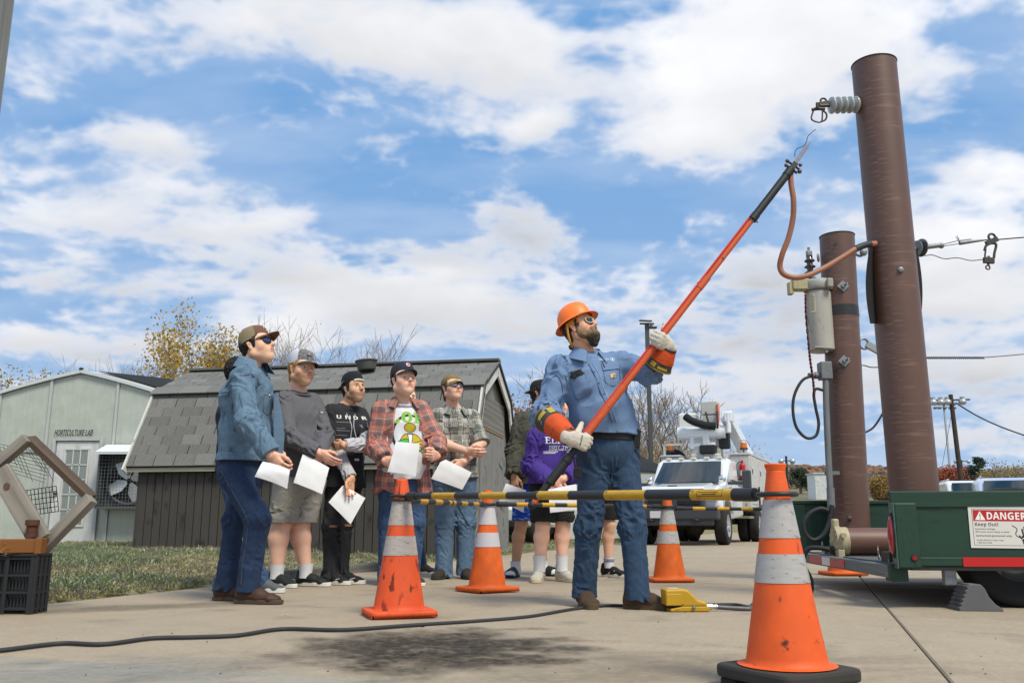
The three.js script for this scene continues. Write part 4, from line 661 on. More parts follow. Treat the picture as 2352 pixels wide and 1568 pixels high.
function shoeOn(P, heel, dir, len, o) {        // heel: point on the ground under the heel's back; dir: towards the toe
  dir = dir.clone().setY(0).normalize(); const side = V().crossVectors(V(0, 1, 0), dir), q = (f, y, s = 0) => heel.clone().addScaledVector(dir, f * len).addScaledVector(side, s).setY(heel.y + y), F = new Field(), wd = o.wide || 1, so = o.sole || .026, R = { right: side };
  F.add(q(.14, .045), q(.5, .05), [.034 * wd, .042], [.037 * wd, .04], .03, R); F.add(q(.5, .045), q(.76, .034), [.038 * wd, .036], [.045 * wd, .026], .03, R); F.add(q(.76, .03), q(.875, .028), [.044 * wd, .025], [.034 * wd, o.toe || .021], .02, R);
  F.add(q(.15, .05), q(.17, o.high || .085), [.035 * wd, .045], [.036, .044], .02, R); F.add(q(.36, .06), q(.27, (o.high || .085) - .008), [.028, .022], [.03, .03], .03, R);
  F.cutBelow(heel.y + so * .6); if (o.open) F.sub(q(.2, (o.high || .085) + .03), q(.22, (o.high || .085) - .01), [.03, .04], [.026, .034], .006, R);
  F.disp = (x, y, z) => .0014 * noise3(x * 40, y * 60, z * 40) + .0012 * noise3(x * 15, y * 15, z * 15);
  const sh = new THREE.Group(); sh.name = o.name || 'shoe'; P.add(sh);
  part(sh, 'upper', F.mesh(.0055, { uv: true }), o.mat);
  const out = []; for (let i = 0; i <= 28; i++) { const t = i / 28 * TAU, c = Math.cos(t), f = .5 - .5 * c, w = (.034 + .013 * smooth(.3, .75, f)) * wd * Math.pow(Math.abs(Math.sin(t)), .62) * Math.sign(Math.sin(t)); out.push([w, f * len]); }
  const sg = extrude(out, so, .004); sg.applyMatrix4(new THREE.Matrix4().makeBasis(side.clone().negate(), dir, V(0, 1, 0)).setPosition(heel.clone().setY(heel.y + so / 2 + .001))); part(sh, 'sole', sg, o.soleMat || mat(0xd8d5cc, .7));
  if (o.heelBlock) part(sh, 'heel', box(.064 * wd, .024, .07, 0, .012, 0, .004).applyMatrix4(new THREE.Matrix4().makeBasis(side, V(0, 1, 0), dir).setPosition(q(.13, .002))), o.soleMat);
  if (o.lace) { const l = []; for (let i = 0; i < 5; i++) { const f = .36 + i * .065, y = .098 - i * .0068; l.push(tube([q(f, y - .008, -.026), q(f + .01, y + .004, 0), q(f + .02, y - .008, .026)], .0042, 8, 5), tube([q(f, y - .006, .024), q(f + .02, y + .003, 0), q(f + .04, y - .012, -.024)], .004, 8, 5)); } l.push(torus(.014, .0022, 0, 0, 0, undefined, 12, 5).applyMatrix4(M4(q(.37, .1, .02), [0, .6, .5])), torus(.014, .0022, 0, 0, 0, undefined, 12, 5).applyMatrix4(M4(q(.37, .1, -.02), [0, -.6, .5]))); part(sh, 'laces', l, mat(o.lace, .9)); }
  if (o.stripe) for (const e of [-1, 1]) part(sh, 'stripe', tube(o.stripe.map(([f, y]) => q(f, y, e * .043 * wd * (f > .6 ? 1 : .92))), .0032, 20, 5), mat(o.stripeHex || 0xe8e6e0, .7));
  return sh;
}
// ---- the figure as a whole
const limbFold = (seed) => (x, y, z, p, h) => {
  if (!p.fold) return 0; const FK = 1.5 * (.35 + 1.3 * smooth(-.35, .4, noise3(x * 4.5 + seed, y * 4.5, z * 4.5)));
  const s = (p.tail ? h - 1 : h) * p.L, qx = x - p.x, qy = y - p.y, qz = z - p.z, u = qx * p.R.x + qy * p.R.y + qz * p.R.z, v = qx * p.F.x + qy * p.F.y + qz * p.F.z, n1 = noise3(x * 8 + seed, y * 8, z * 8);
  if (p.tag === 'torso') { const a = noise3(u * 8 + seed + n1 * .4, y * 5.5 + u * 5, v * 8), b = noise3(u * 17 + y * 11 + seed, y * 9 - u * 6, v * 15); return FK * p.fold * ((1 - 2.2 * Math.abs(a)) * .8 + .5 * n1 + .35 * b); }
  const w = p.folds ? p.folds(h) : .5, r = Math.hypot(u, v) || 1, a = noise3(s * 16 + n1 * 1.1 + seed + u / r * .9, u / r * 1.2 + seed, v / r * 1.2), b = noise3(s * 36 + seed + n1 * 1.6, u / r * 2, v / r * 2 + 5);
  return FK * p.fold * (w * ((1 - 2.6 * Math.abs(a)) + .45 * b) + .45 * n1);
};
function figure(o) {
  const d = o.d, J = (k) => { const [x, y, dz = 0] = o.j[k]; return at(x, y, d - dz); };
  const slim = o.slim ?? 1, sc2 = (q, k) => q.map((e) => e * lerp(1, k, slim)); o.b = { ...o.b, chest: sc2(o.b.chest, .92), waist: sc2(o.b.waist, .89), hip: sc2(o.b.hip, .92), arm: sc2(o.b.arm, .87), leg: sc2(o.b.leg, .93) };
  const yaw = (o.yaw || 0) * RAD, fw = V(Math.sin(yaw), 0, Math.cos(yaw)), rt = V(-Math.cos(yaw), 0, Math.sin(yaw)), b = o.b, R = { right: rt, front: fw };
  const P = thing('person', o.label, 'person', V(0, 0, 0), 0, undefined);
  const neck = J('neck'), hip = J('hip'), shR = J('shR'), shL = J('shL'), elR = J('elR'), elL = J('elL'), wrR = J('wrR'), wrL = J('wrL'), knR = J('knR'), knL = J('knL'), anR = J('anR'), anL = J('anL');
  const hR = hip.clone().addScaledVector(rt, b.hip[0] * .53).add(V(0, -.03, 0)), hL = hip.clone().addScaledVector(rt, -b.hip[0] * .53).add(V(0, -.03, 0));
  const chest = neck.clone().lerp(hip, .3).addScaledVector(fw, b.lean || 0), belly = neck.clone().lerp(hip, .7).addScaledVector(fw, b.belly || 0), H = headFrame(J('head'), o.head.yaw, o.head.pitch, o.head.roll, (o.head.s || 1) * .93);
  const skin = (o.skin || [.56, .335, .245]).map((e, i) => Math.min(.8, e * [1.24, 1.2, 1.1][i]));
  // skin: one coarse grid for the body, fine grids for head and hands, joined into one geometry
  const B = new Field(), thin = .82;
  B.add(neck.clone().add(V(0, -.02, 0)), H.w(0, -.06, -.02), .055, .05, .04); B.add(shR, shL, .045, .045, .05); B.add(chest, belly, [b.chest[0] * thin, b.chest[1] * thin], [b.waist[0] * thin, b.waist[1] * thin], .06, R); B.add(neck.clone().add(V(0, -.03, 0)), chest, [.08, .05], [b.chest[0] * thin, b.chest[1] * thin], .06, R); B.add(belly, hip, [b.waist[0] * thin, b.waist[1] * thin], [b.hip[0] * thin, b.hip[1] * thin], .06, R);
  const am = b.arm, lg = b.leg, bare = o.bareArms, bl = o.bareLegs;
  for (const [s, e, w] of [[shR, elR, wrR], [shL, elL, wrL]]) { const k = bare ? 1 : .8; B.add(s, e, am[0] * k, am[1] * k, .03); B.add(e, e.clone().lerp(w, .35), am[1] * k * .98, am[1] * k, .03); B.add(e.clone().lerp(w, .35), o.handR.glove ? e.clone().lerp(w, .8) : w, am[1] * k, o.handR.glove ? am[2] * .6 : .0315, .03, { right: V(0, 1, 0) }); }
  for (const [h, k, a] of [[hR, knR, anR], [hL, knL, anL]]) { const c = k.clone().lerp(a, .3).addScaledVector(fw, -.018), t = bl ? 1 : .8; B.add(h, k, lg[0] * .85, lg[1] * .86 * t, .03); B.add(k, c, lg[1] * .84 * t, lg[1] * .9 * t, .03); B.add(c, a, lg[1] * .9 * t, lg[2] * (bl ? .8 : .55) * t, .03); if (bl) B.add(k.clone().addScaledVector(fw, .022), k.clone().addScaledVector(fw, .02).add(V(0, -.05, 0)), .035, .03, .03); if (bl) B.add(a, a.clone().add(V(0, -.05, 0)), lg[2] * .72, lg[2] * .6, .02); }
  const geos = [B.mesh(o.bareArms || o.bareLegs ? .011 : .018, { color: skinColor(skin) }), headMesh(H, neck.clone().add(V(0, -.03, 0)), { ...o.head, skin })];
  for (const k of ['R', 'L']) { const h = o['hand' + k]; if (!h || h.glove) continue; geos.push(handField(k === 'R' ? wrR : wrL, V(...h.y), V(...h.x), k === 'L', h.curl || CURL.relaxed, h).mesh(.0036, { color: skinColor([skin[0] * .98, skin[1] * .9, skin[2] * .88]) })); }
  part(P, 'body', join(geos), skinM);
  if (o.eyes !== 0) eyes(P, H, o.iris);
  // trousers or shorts
  const Q = new Field(), t = o.legs; const kf = t.fold ?? .006, hemR = anR.y + (t.hem || 0), hemL = anL.y + (t.hem || 0);
  Q.add(hip.clone().add(V(0, .07, 0)), hip.clone().add(V(0, -.03, 0)), [b.hip[0] * .97 + .004, b.hip[1] * .97 + .004], [b.hip[0] + .006, b.hip[1] + .008], .05, { ...R, fold: kf * .5, tag: 'torso' });
  for (const [h, k, a] of [[hR, knR, anR], [hL, knL, anL]]) {
    if (t.short) { const e = h.clone().lerp(k, t.short).add(V(0, 0, 0)); const cutN = V(0, -1, 0), cut = [[0, -1, 0, -e.y]]; Q.add(h, e.clone().add(V(0, -.05, 0)), [lg[0] * 1.08, lg[0] * 1.12], [lg[1] * t.wide, lg[1] * t.wide * 1.08], .03, { ...R, fold: kf, cut, folds: (x) => .35 + .4 * x }); continue; }
    Q.add(h, k, lg[0], lg[1], .03, { ...R, tail: 1, fold: kf, folds: (x) => .35 + .8 * Math.exp(-((x - 1) ** 2) / .05) + .5 * Math.exp(-(x * x) / .03) });
    const down = a.clone().sub(k).normalize(), e = a.clone().addScaledVector(down, t.extra || .03), cp = a.clone().addScaledVector(down, t.extra || .03); void cp;
    Q.add(k, e, lg[1] * .98, lg[2], .025, { ...R, fold: kf, cut: [[0, -1, 0, -(a.y + (t.hem || 0))]], folds: (x) => .3 + .9 * Math.exp(-(x * x) / .02) + (t.stack || .9) * .7 * Math.exp(-((x - .93) ** 2) / .018) });
  }
  Q.disp = limbFold(o.seed * 3.7);
  const qg = Q.mesh(.0095 * (o.coarse || 1), { uv: true }); part(P, t.name || 'jeans', qg, t.mat);
  if (!t.short && t.seam !== 0) { for (const [h, k, a, sg] of [[hR, knR, anR, 1], [hL, knL, anL, -1]]) { const pts = []; for (let i = 0; i <= 14; i++) { const f = i / 14, c = f < .5 ? h.clone().lerp(k, f * 2) : k.clone().lerp(a, f * 2 - 1), dir = (t.seamDir ? V(...t.seamDir) : rt.clone().multiplyScalar(sg)).normalize(); let lo = 0, hi = .2; for (let n = 0; n < 14; n++) { const m = (lo + hi) / 2, q = c.clone().addScaledVector(dir, m); Q.at(q.x, q.y, q.z) < 0 ? lo = m : hi = m; } pts.push(c.addScaledVector(dir, lo + .0005)); } part(P, 'seam', tube(pts, .0016, 60, 5), t.seamMat || t.mat); } }
  // shirt, jacket or hoodie
  const S = new Field(), c = o.top, sf = c.fold ?? .006, inf = c.inf || 0, hemY = at(o.j.hip[0], c.hem, d).y;
  const yk = [am[0] * .98 + inf, am[0] * 1.0 + inf]; S.add(shR.clone().lerp(shL, .14), shL.clone().lerp(shR, .14), yk[0], yk[0], .07, { fold: sf * .5, tag: 'torso', ...R });
  S.add(neck.clone().add(V(0, -.055, 0)), chest, [.08 + inf, .058 + inf], [b.chest[0] + inf, b.chest[1] + inf], .07, { ...R, fold: sf * .7, tag: 'torso' });
  S.add(chest, belly, [b.chest[0] + inf, b.chest[1] + inf], [b.waist[0] + inf, b.waist[1] + inf], .07, { ...R, fold: sf, tag: 'torso' });
  S.add(belly, hip.clone().add(V(0, -.0, 0)), [b.waist[0] + inf, b.waist[1] + inf], [b.hip[0] + .014 + inf, b.hip[1] + .016 + inf], .06, { ...R, fold: sf, tag: 'torso' });
  S.add(hip, hip.clone().setY(hemY - .06), [b.hip[0] + .014 + inf, b.hip[1] + .016 + inf], [b.hip[0] + .016 + inf + (c.flare || 0), b.hip[1] + .018 + inf + (c.flare || 0)], .05, { ...R, fold: sf, tag: 'torso' });
  const sleeve = (F, s, e, w, len, ai, key) => {
    if (len < 1) { const m = s.clone().lerp(e, len), ax = e.clone().sub(s).normalize(); F.add(s, m.clone().addScaledVector(ax, .04), am[0] + ai, am[1] * 1.16 + ai, .05, { ...R, fold: sf, cut: [[ax.x, ax.y, ax.z, ax.dot(m)]] }); return; }
    F.add(s, e, am[0] + ai, am[1] + ai, .05, { ...R, tail: 1, fold: sf * 1.1, folds: (x) => .35 + .9 * Math.exp(-((x - 1) ** 2) / .05) + .3 * Math.exp(-x * x / .03) });
    const ax = w.clone().sub(e).normalize(), L = len - 1, m = e.clone().lerp(w, L); F.add(e, m.clone().addScaledVector(ax, .05), am[1] + ai, lerp(am[1], am[2] + .004, L) + ai, .03, { ...R, right: V(0, 1, 0), fold: sf * 1.1, cut: [[ax.x, ax.y, ax.z, ax.dot(m)]], folds: (x) => .4 + .9 * Math.exp(-(x * x) / .04) + .6 * Math.exp(-((x - .85) ** 2) / .03) });
  };
  sleeve(S, shR, elR, wrR, c.sleeve, inf, 'R'); sleeve(S, shL, elL, wrL, c.sleeveL ?? c.sleeve, inf, 'L');
  S.disp = limbFold(o.seed * 5.1 + 2);
  S.cutBelow(hemY, c.hemWave ? (x, y, z) => c.hemWave * noise3(x * 6 + o.seed, 1, z * 6) : null);
  if (c.open) S.subs.push(...c.open({ neck, chest, belly, hip, fw, rt, Field }).p);
  const sg = S.mesh(.0085 * (o.coarse || 1), { uv: true }); part(P, c.name || 'shirt', sg, c.mat);
  const trace = (from, dir, F = S) => { const p = from.clone(); for (let i = 0; i < 60; i++) { const e = F.at(p.x, p.y, p.z); if (e < .0006) break; p.addScaledVector(dir, e * .7); } return p; };
  return { P, H, fw, rt, neck, hip, chest, belly, shR, shL, elR, elL, wrR, wrL, knR, knL, anR, anL, hR, hL, S, Q, sg, qg, trace, b, d, hemY, up: V(0, 1, 0) };
}
function collar(f, m, o = {}) {        // turned-down shirt collar, open at the front
  const { neck, fw, rt, P } = f, w = o.w || .05, open = o.open ?? .42, r0 = o.r || .066;
  const g = grid(30, 8, (u, v) => { const a = lerp(-Math.PI + open, Math.PI - open, u), fr = (1 - Math.cos(a)) / 2, fold = v < .35 ? v / .35 : 1 - (v - .35) / .65 * 1.25, out = v < .35 ? 0 : (v - .35) / .65;
    const rad = r0 * (1 - .06 * fold) + out * (.016 + .022 * fr) * (o.flare || 1), y = -.012 + (o.stand || .04) * fold - .05 * fr * fr + (o.dy || 0) - out * fr * (o.drop || .02);
    return neck.clone().addScaledVector(fw, -Math.cos(a) * rad * 1.02 + .012 + .02 * fr).addScaledVector(rt, Math.sin(a) * rad * 1.12).add(V(0, y, 0)); });
  return part(P, 'collar', g, Object.assign(m.clone(), { side: THREE.DoubleSide }));
}
function ringNeck(f, m, r = .062, th = .007, dy = -.012, name = 'neckband') { const { neck, fw, rt, P } = f, pts = []; for (let i = 0; i <= 24; i++) { const a = i / 24 * TAU, fr = (1 - Math.cos(a)) / 2; pts.push(neck.clone().addScaledVector(fw, -Math.cos(a) * r * 1.05 + .018 * fr + .006).addScaledVector(rt, Math.sin(a) * r * 1.12).add(V(0, dy - .035 * fr, 0))); } part(P, name, new THREE.TubeGeometry(new THREE.CatmullRomCurve3(pts, true), 48, th, 7, true), m); }
function frontButtons(f, n, y0, y1, m, side = 0, r = .0055) { const list = []; for (let i = 0; i < n; i++) { const c = f.chest.clone().lerp(f.hip, .5).setY(lerp(y0, y1, i / (n - 1))).addScaledVector(f.fw, .6).addScaledVector(f.rt, side), p = f.trace(c, f.fw.clone().negate()); list.push(cyl(r, r, .004, 0, 0, 0, undefined, 10).applyMatrix4(new THREE.Matrix4().compose(p, turnTo(V(), f.fw), V(1, 1, 1)))); } part(f.P, 'buttons', list, m); }
function stripOn(f, pts, m, name, w = .012, lift = .0015, F = f.S, sub = 30) {   // narrow cloth strip laid on the garment through points (u across, y), seen from the front
  const c = new THREE.CatmullRomCurve3(pts.map(([u, y]) => V(u, y, 0))), L = []; const o = f.chest.clone().lerp(f.hip, .5);
  for (let i = 0; i <= sub; i++) { const q = c.getPoint(i / sub), t = c.getTangent(i / sub), nx = -t.y, ny = t.x; for (const e of [-1, 1]) { const from = o.clone().setY(q.y + ny * w * .5 * e).addScaledVector(f.rt, -(q.x + nx * w * .5 * e)).addScaledVector(f.fw, .6); L.push(f.trace(from, f.fw.clone().negate(), F).addScaledVector(f.fw, lift)); } }
  part(f.P, name, grid(sub, 1, (u, v) => L[Math.round(u * sub) * 2 + Math.round(v)]), Object.assign(m, { side: THREE.DoubleSide }));
}
// rectangle on the chest of a figure; u to the viewer's right, v up, in metres from the chest's middle line at height y
function chestPrint(f, name, u, y, w, h, m, geo = f.sg, lift) { const o = f.chest.clone().lerp(f.hip, .4).setY(y).addScaledVector(f.rt, -u); return part(f.P, name, printOn(geo, o, f.rt.clone().negate(), V(0, 1, 0), w, h, lift), m); }
// ------------------------------------------------------------------ the cast
function onFeet(f, kind, dR, dL, len, o, oL) { for (const [a, d, oo] of [[f.anR, dR, o], [f.anL, dL, oL || o]]) { const dir = V(...d).setY(0).normalize(); shoeOn(f.P, V(a.x, oo.y0 || 0, a.z).addScaledVector(dir, -.085), dir, len, { ...oo, name: kind }); } }
function papers(label, cs, d, dz, o = {}) {   // a few sheets held together: corners in order, each with its own depth
  const n = o.n || 2, g = thing('paper_sheets', label, 'papers', V(0, 0, 0), 0, 'worksheets held by the students'), pm = mat(0xe9e9ec, .8, { side: THREE.DoubleSide });
  for (let k = 0; k < n; k++) { const c = cs.map(([x, y, z = 0], i) => at(x + (k ? o.fan * (i === 2 ? 4 : i === 3 ? -1 : 1.5) : 0), y + (k ? o.fan * (i === 2 ? 2 : 1) : 0), d - dz - z + k * .006));
    const nn = V().crossVectors(c[1].clone().sub(c[0]), c[3].clone().sub(c[0])).normalize(); if (nn.z < 0) nn.negate();
    const f = (u, v, e) => { const p = c[0].clone().lerp(c[1], u).lerp(c[3].clone().lerp(c[2], u), v); return p.addScaledVector(nn, (o.bow ?? .02) * (Math.sin(u * Math.PI) * .6 + .5 * Math.sin(v * 3.2 + u)) + .004 * noise3(u * 3 + k * 9, v * 3, 4) + e); };
    part(g, 'sheet', [grid(14, 14, (u, v) => f(u, v, .0008)), grid(14, 14, (u, v) => f(1 - u, v, -.0008))], pm); }
  return g;
}
const M = {
  denimJacket: cloth(0x637a8e, scaled(T.denim, .5)), jeansDark: cloth(0x1f3350, T.denim), jeansMid: cloth(0x385070, T.denim), jeansLight: cloth(0x5a7088, T.denim), jeansBlack: cloth(0x2a2a2d, T.denim), jeansWork: cloth(0x2a4059, T.denim),
  greyKnit: cloth(0x57565b, T.knit), greyShort: cloth(0x8d8983, T.knit), blackTee: cloth(0x222327, T.knit), greySleeve: cloth(0xaeadb3, T.knit), whiteTee: cloth(0xc9c9cf, T.knit), olive: cloth(0x45443a, T.knit), purple: cloth(0x40297c, T.knit), blackShort: cloth(0x121315, T.knit), work: cloth(0x647da0, T.cloth), navy: cloth(0x15182a, T.knit), sock: mat(0xf2f2f5, .95, { map: T.knit }),
};
const thread = mat(0x8d9aa8, .9), stitch = mat(0x4a5a6a, .9);
const redPlaid = mat(0xffffff, .95, { map: scaled(plaid(256, [[.12, .13, [92, 94, 96], .62], [.5, .1, [196, 116, 98], .55], [.82, .05, [210, 198, 190], .4], [.3, .02, [70, 72, 80], .5], [.66, .025, [224, 160, 142], .5]], [152, 92, 82]), 9.5), bumpMap: scaled(T.weave, 14), bumpScale: .0006 });
const greyPlaid = mat(0xffffff, .95, { map: scaled(plaid(256, [[.2, .12, [84, 88, 84], .6], [.62, .09, [190, 182, 174], .45], [.45, .022, [28, 32, 42], .75], [.86, .018, [232, 222, 216], .7], [.04, .018, [34, 40, 52], .6], [.75, .02, [222, 190, 186], .4]], [136, 136, 126]), 6.5), bumpMap: scaled(T.weave, 14), bumpScale: .0006 });

// 1. denim jacket, brown cap, looking up to the right
{
  const f = figure({ seed: 1, label: 'person in faded blue denim jacket, dark jeans and brown trucker cap looking up', d: 5.7, yaw: 62,
    head: { yaw: 74, pitch: 17, s: 1.1, plump: .7, flush: .5, smile: .004 }, skin: [.60, .37, .27], eyes: 0,
    j: { head: [589, 794, .0], neck: [574, 843, 0], hip: [555, 1072, 0], shR: [557, 868, .19], shL: [590, 872, -.17], elR: [566, 966, .3], elL: [598, 965, -.16], wrR: [622, 1045, .32], wrL: [622, 1030, -.12], knR: [590, 1195, .13], knL: [541, 1195, -.07], anR: [571, 1340, .12], anL: [521, 1336, -.1] },
    b: { chest: [.18, .125], waist: [.17, .132], hip: [.155, .118], arm: [.07, .062, .05], leg: [.105, .078, .07], belly: .01 },
    legs: { mat: M.jeansDark, fold: .0065, hem: -.05, extra: .08, seamMat: stitch },
    top: { mat: M.denimJacket, name: 'denim_jacket', sleeve: 1.94, hem: 1058, inf: .012, fold: .0075, flare: .012 },
    handR: { y: [.62, -.75, .1], x: [.7, .5, .35], curl: CURL.pinch, s: 1.08 }, handL: { y: [.5, -.8, 0], x: [.6, .5, -.2], curl: CURL.pinch, s: 1.05 } });
  hair(f.P, f.H, 0x14100f, { t: .006, back: .045, side: .012 });
  const tan = mat(0x8a7d62, .9, { map: scaled(T.weave, 6) }); tan.map.colorSpace = THREE.SRGBColorSpace;
  capOn(f.P, f.H, { frontMat: cloth(0x6a4a3c), backMat: mat(0x85785d, .9, { bumpMap: scaled(T.weave, 10), bumpScale: .002 }), y0: .024, hy: .108, reach: .078, tilt: -.02,
    logo: canvasTex(128, 128, (c) => { c.clearRect(0, 0, 128, 128); c.strokeStyle = '#d8d4cc'; c.lineWidth = 9; c.beginPath(); c.arc(64, 78, 50, 3.5, 5.9); c.stroke(); c.fillStyle = '#b02a3a'; c.fillRect(44, 40, 20, 44); c.fillStyle = '#2d3a8c'; c.fillRect(62, 40, 22, 44); c.fillStyle = '#d8d4cc'; c.fillRect(36, 92, 56, 10); }) });
  glasses(f.P, f.H, { frame: 0x101012, lens: 0x2b3a66, thick: .003 });
  part(f.P, 'teeth', onHead(f.H, box(.02, .006, .006, .004, -.064, .1, .002)), mat(0xd9d3c4, .4));
  collar(f, M.denimJacket, { open: .55, w: .07, r: .082, stand: .055, flare: 1.5, dy: .03 });
  // waistband, cuffs, seams, pocket and buttons of the jacket
  const wb = new Field(); for (const p of f.S.p) if (p.tag === 'torso') wb.p.push({ ...p, wa: p.wa + .006, wb: p.wb + .006, da: p.da + .006, db: p.db + .006, id: wb.p.length, fold: .004 }); wb.disp = limbFold(9); wb.cuts.push([0, 1, 0, f.hemY + .045, null]); wb.cutBelow(f.hemY - .004); part(f.P, 'waistband', wb.mesh(.009, { uv: true }), M.denimJacket);
  const ax = f.wrR.clone().sub(f.elR).normalize(); part(f.P, 'cuff', rod(f.elR.clone().lerp(f.wrR, .76), f.elR.clone().lerp(f.wrR, .955), .069, .062, 20), M.denimJacket);
  const sR = f.shR, seamPts = []; for (let i = 0; i <= 14; i++) { const a = i / 14 * TAU, axs = f.elR.clone().sub(f.shR).normalize(), s1 = V().crossVectors(axs, f.fw).normalize(), s2 = V().crossVectors(axs, s1); const dir = s1.clone().multiplyScalar(Math.cos(a)).addScaledVector(s2, Math.sin(a)), c = sR.clone().addScaledVector(axs, .02); seamPts.push(f.trace(c.clone().addScaledVector(dir, .22), dir.clone().negate())); } part(f.P, 'seam', tube(seamPts, .003, 50, 5), stitch);
  const edge = (pts, n = 'seam', w = .0028, m = stitch) => { const L = pts.map(([x, y]) => { const o = at(x, y, f.d - .45), dir = at(x, y, f.d).sub(o).normalize(); return f.trace(o, dir); }); part(f.P, n, tube(L, w, 50, 5), m); };
  edge([[549, 905], [556, 935], [562, 985], [585, 1015], [612, 1038]]); edge([[541, 880], [520, 912], [513, 960], [508, 1040]]); edge([[601, 880], [618, 905], [617, 918]]); edge([[528, 1040], [536, 990], [546, 960]]); edge([[607, 906], [624, 910]]); edge([[604, 912], [605, 945], [613, 952], [622, 940]]);
  for (const [x, y] of [[618, 908], [627, 983], [624, 950]]) { const o = at(x, y, f.d - .5), p = f.trace(o, at(x, y, f.d).sub(o).normalize()); part(f.P, 'button', ball(.009, p.x, p.y, p.z, 1, 1, 1, 10), mat(0xb9b4a6, .35, { metalness: .7 })); }
  const flap = grid(6, 16, (u, v) => at(lerp(628, 652, u * (.4 + .6 * Math.sin(v * 2.4))), lerp(905, 1058, v), f.d - .02 + .1 * u)); part(f.P, 'jacket_front', flap, Object.assign(M.denimJacket.clone(), { side: THREE.DoubleSide }));
  onFeet(f, 'boot', [1, 0, .22], [1, 0, .12], .315, { mat: mat(0x4a2d1e, .7, { map: T.dirt }), soleMat: mat(0x4b3d31, .8), high: .13, sole: .026, heelBlock: true, wide: 1.08 });
  papers('rolled white papers in the hand of the person in the denim jacket', [[603, 1060, .03], [664, 1080, .0], [656, 1119, .02], [585, 1094, .06]], f.d, .36, { n: 3, fan: .8, bow: .035 });
}
// 2. grey long-sleeved shirt and grey shorts
{
  const f = figure({ seed: 2, label: 'person in charcoal long-sleeved shirt, light grey shorts and white and grey cap', d: 7.1, yaw: 48,
    head: { yaw: 48, pitch: -2, s: 1.2, plump: .9, flush: .75, brow: [.40, .22, .10], stubble: [.36, .17, .06, .75] }, skin: [.62, .38, .29], iris: 0x50606a,
    j: { head: [692, 846, .06], neck: [684, 897, 0], hip: [690, 1096, 0], shR: [649, 922, .12], shL: [720, 925, -.13], elR: [664, 1004, .3], elL: [745, 1000, .05], wrR: [735, 1041, .33], wrL: [732, 1050, .3], knR: [645, 1205, .08], knL: [690, 1205, -.03], anR: [636, 1312, .1], anL: [702, 1308, -.02] },
    b: { chest: [.19, .15], waist: [.205, .19], hip: [.195, .165], arm: [.072, .066, .045], leg: [.125, .09, .058], belly: .03 },
    legs: { mat: M.greyShort, name: 'shorts', short: .95, wide: 1.28, fold: .007 }, bareLegs: true,
    top: { mat: M.greyKnit, name: 'long_sleeved_shirt', sleeve: 1.9, hem: 1094, inf: .01, fold: .0065, hemWave: .02 },
    handR: { y: [.8, -.55, .15], x: [.35, .8, .3], curl: CURL.relaxed, s: 1.1 }, handL: { y: [-.35, -.85, .3], x: [-.8, .3, .4], curl: CURL.relaxed, s: 1.08 } });
  hair(f.P, f.H, 0xa57b45, { t: .007, back: .06, side: .03, rough: .007 });
  const heather = tex(128, (u, v) => { const n = noise3(u * 6, v * 40, 2), k = 150 + 90 * n; return [k, k, k]; });
  capOn(f.P, f.H, { frontMat: mat(0xb7b8bb, .9, { map: heather }), backMat: mat(0xc4c6d2, .9, { bumpMap: scaled(T.weave, 10), bumpScale: .002 }), peakMat: mat(0x55565a, .9, { map: heather }), y0: .03, hy: .112, reach: .078, tilt: -.28,
    logo: canvasTex(256, 256, (c) => { c.clearRect(0, 0, 256, 256); c.fillStyle = '#27304f'; c.beginPath(); c.ellipse(120, 78, 40, 44, 0, Math.PI, 2 * Math.PI); c.fill(); c.fillStyle = '#e8e8ea'; c.fillRect(88, 76, 66, 12); c.fillStyle = '#c12b3a'; c.beginPath(); c.moveTo(88, 88); c.lineTo(154, 88); c.lineTo(122, 132); c.fill(); c.fillStyle = '#e8e8ea'; c.fillRect(110, 90, 8, 34); c.fillStyle = '#1b1c20'; c.font = 'bold 74px sans-serif'; c.fillText('ARIAT', 16, 212); }) });
  ringNeck(f, M.greyKnit, .078, .008, -.012);
  onFeet(f, 'trainer', [1, 0, .75], [1, 0, .35], .31, { mat: mat(0x17181b, .75, { map: scaled(T.knit, 4) }), lace: 0x141416, sole: .03, high: .1, wide: 1.05 });
  for (const a of [f.anR, f.anL]) part(f.P, 'sock', lathe([[.052, .06], [.05, .1], [.053, .13], [.056, .165], [.0575, .17]].map(([r, y]) => [r, y]), 24).translate(a.x, 0, a.z), M.sock);
  const ua = canvasTex(256, 256, (c) => { c.clearRect(0, 0, 256, 256); c.strokeStyle = '#a3a884'; c.lineWidth = 5; c.lineJoin = 'round'; for (const s of [1, -1]) { c.beginPath(); c.moveTo(128, 128 + s * 12); c.quadraticCurveTo(70, 128 + s * 20, 46, 128 - s * 96); c.lineTo(14, 128 - s * 60); c.quadraticCurveTo(44, 128 + s * 6, 128, 128 + s * 12); c.moveTo(128, 128 + s * 12); c.quadraticCurveTo(186, 128 + s * 20, 210, 128 - s * 96); c.lineTo(242, 128 - s * 60); c.quadraticCurveTo(212, 128 + s * 6, 128, 128 + s * 12); c.stroke(); } });
  { const o = at(652, 1165, 7), rt = V(.96, -.05, .1).normalize(); part(f.P, 'emblem', printOn(f.qg, o, rt, V(0, 1, 0), .24, .2), printMat(ua)); }
  chestPrint(f, 'emblem', .09, at(735, 948, 7.1).y, .05, .02, printMat(canvasTex(64, 32, (c) => { c.clearRect(0, 0, 64, 32); c.fillStyle = '#b03040'; c.fillRect(6, 8, 22, 14); c.fillStyle = '#d8d8dc'; c.fillRect(30, 8, 26, 12); })));
  papers('white papers held flat in front of the grey shorts', [[695, 1043, .0], [755, 1074, -.02], [737, 1133, .02], [674, 1108, .05]], f.d, .36, { n: 2, fan: .6, bow: .02 });
}
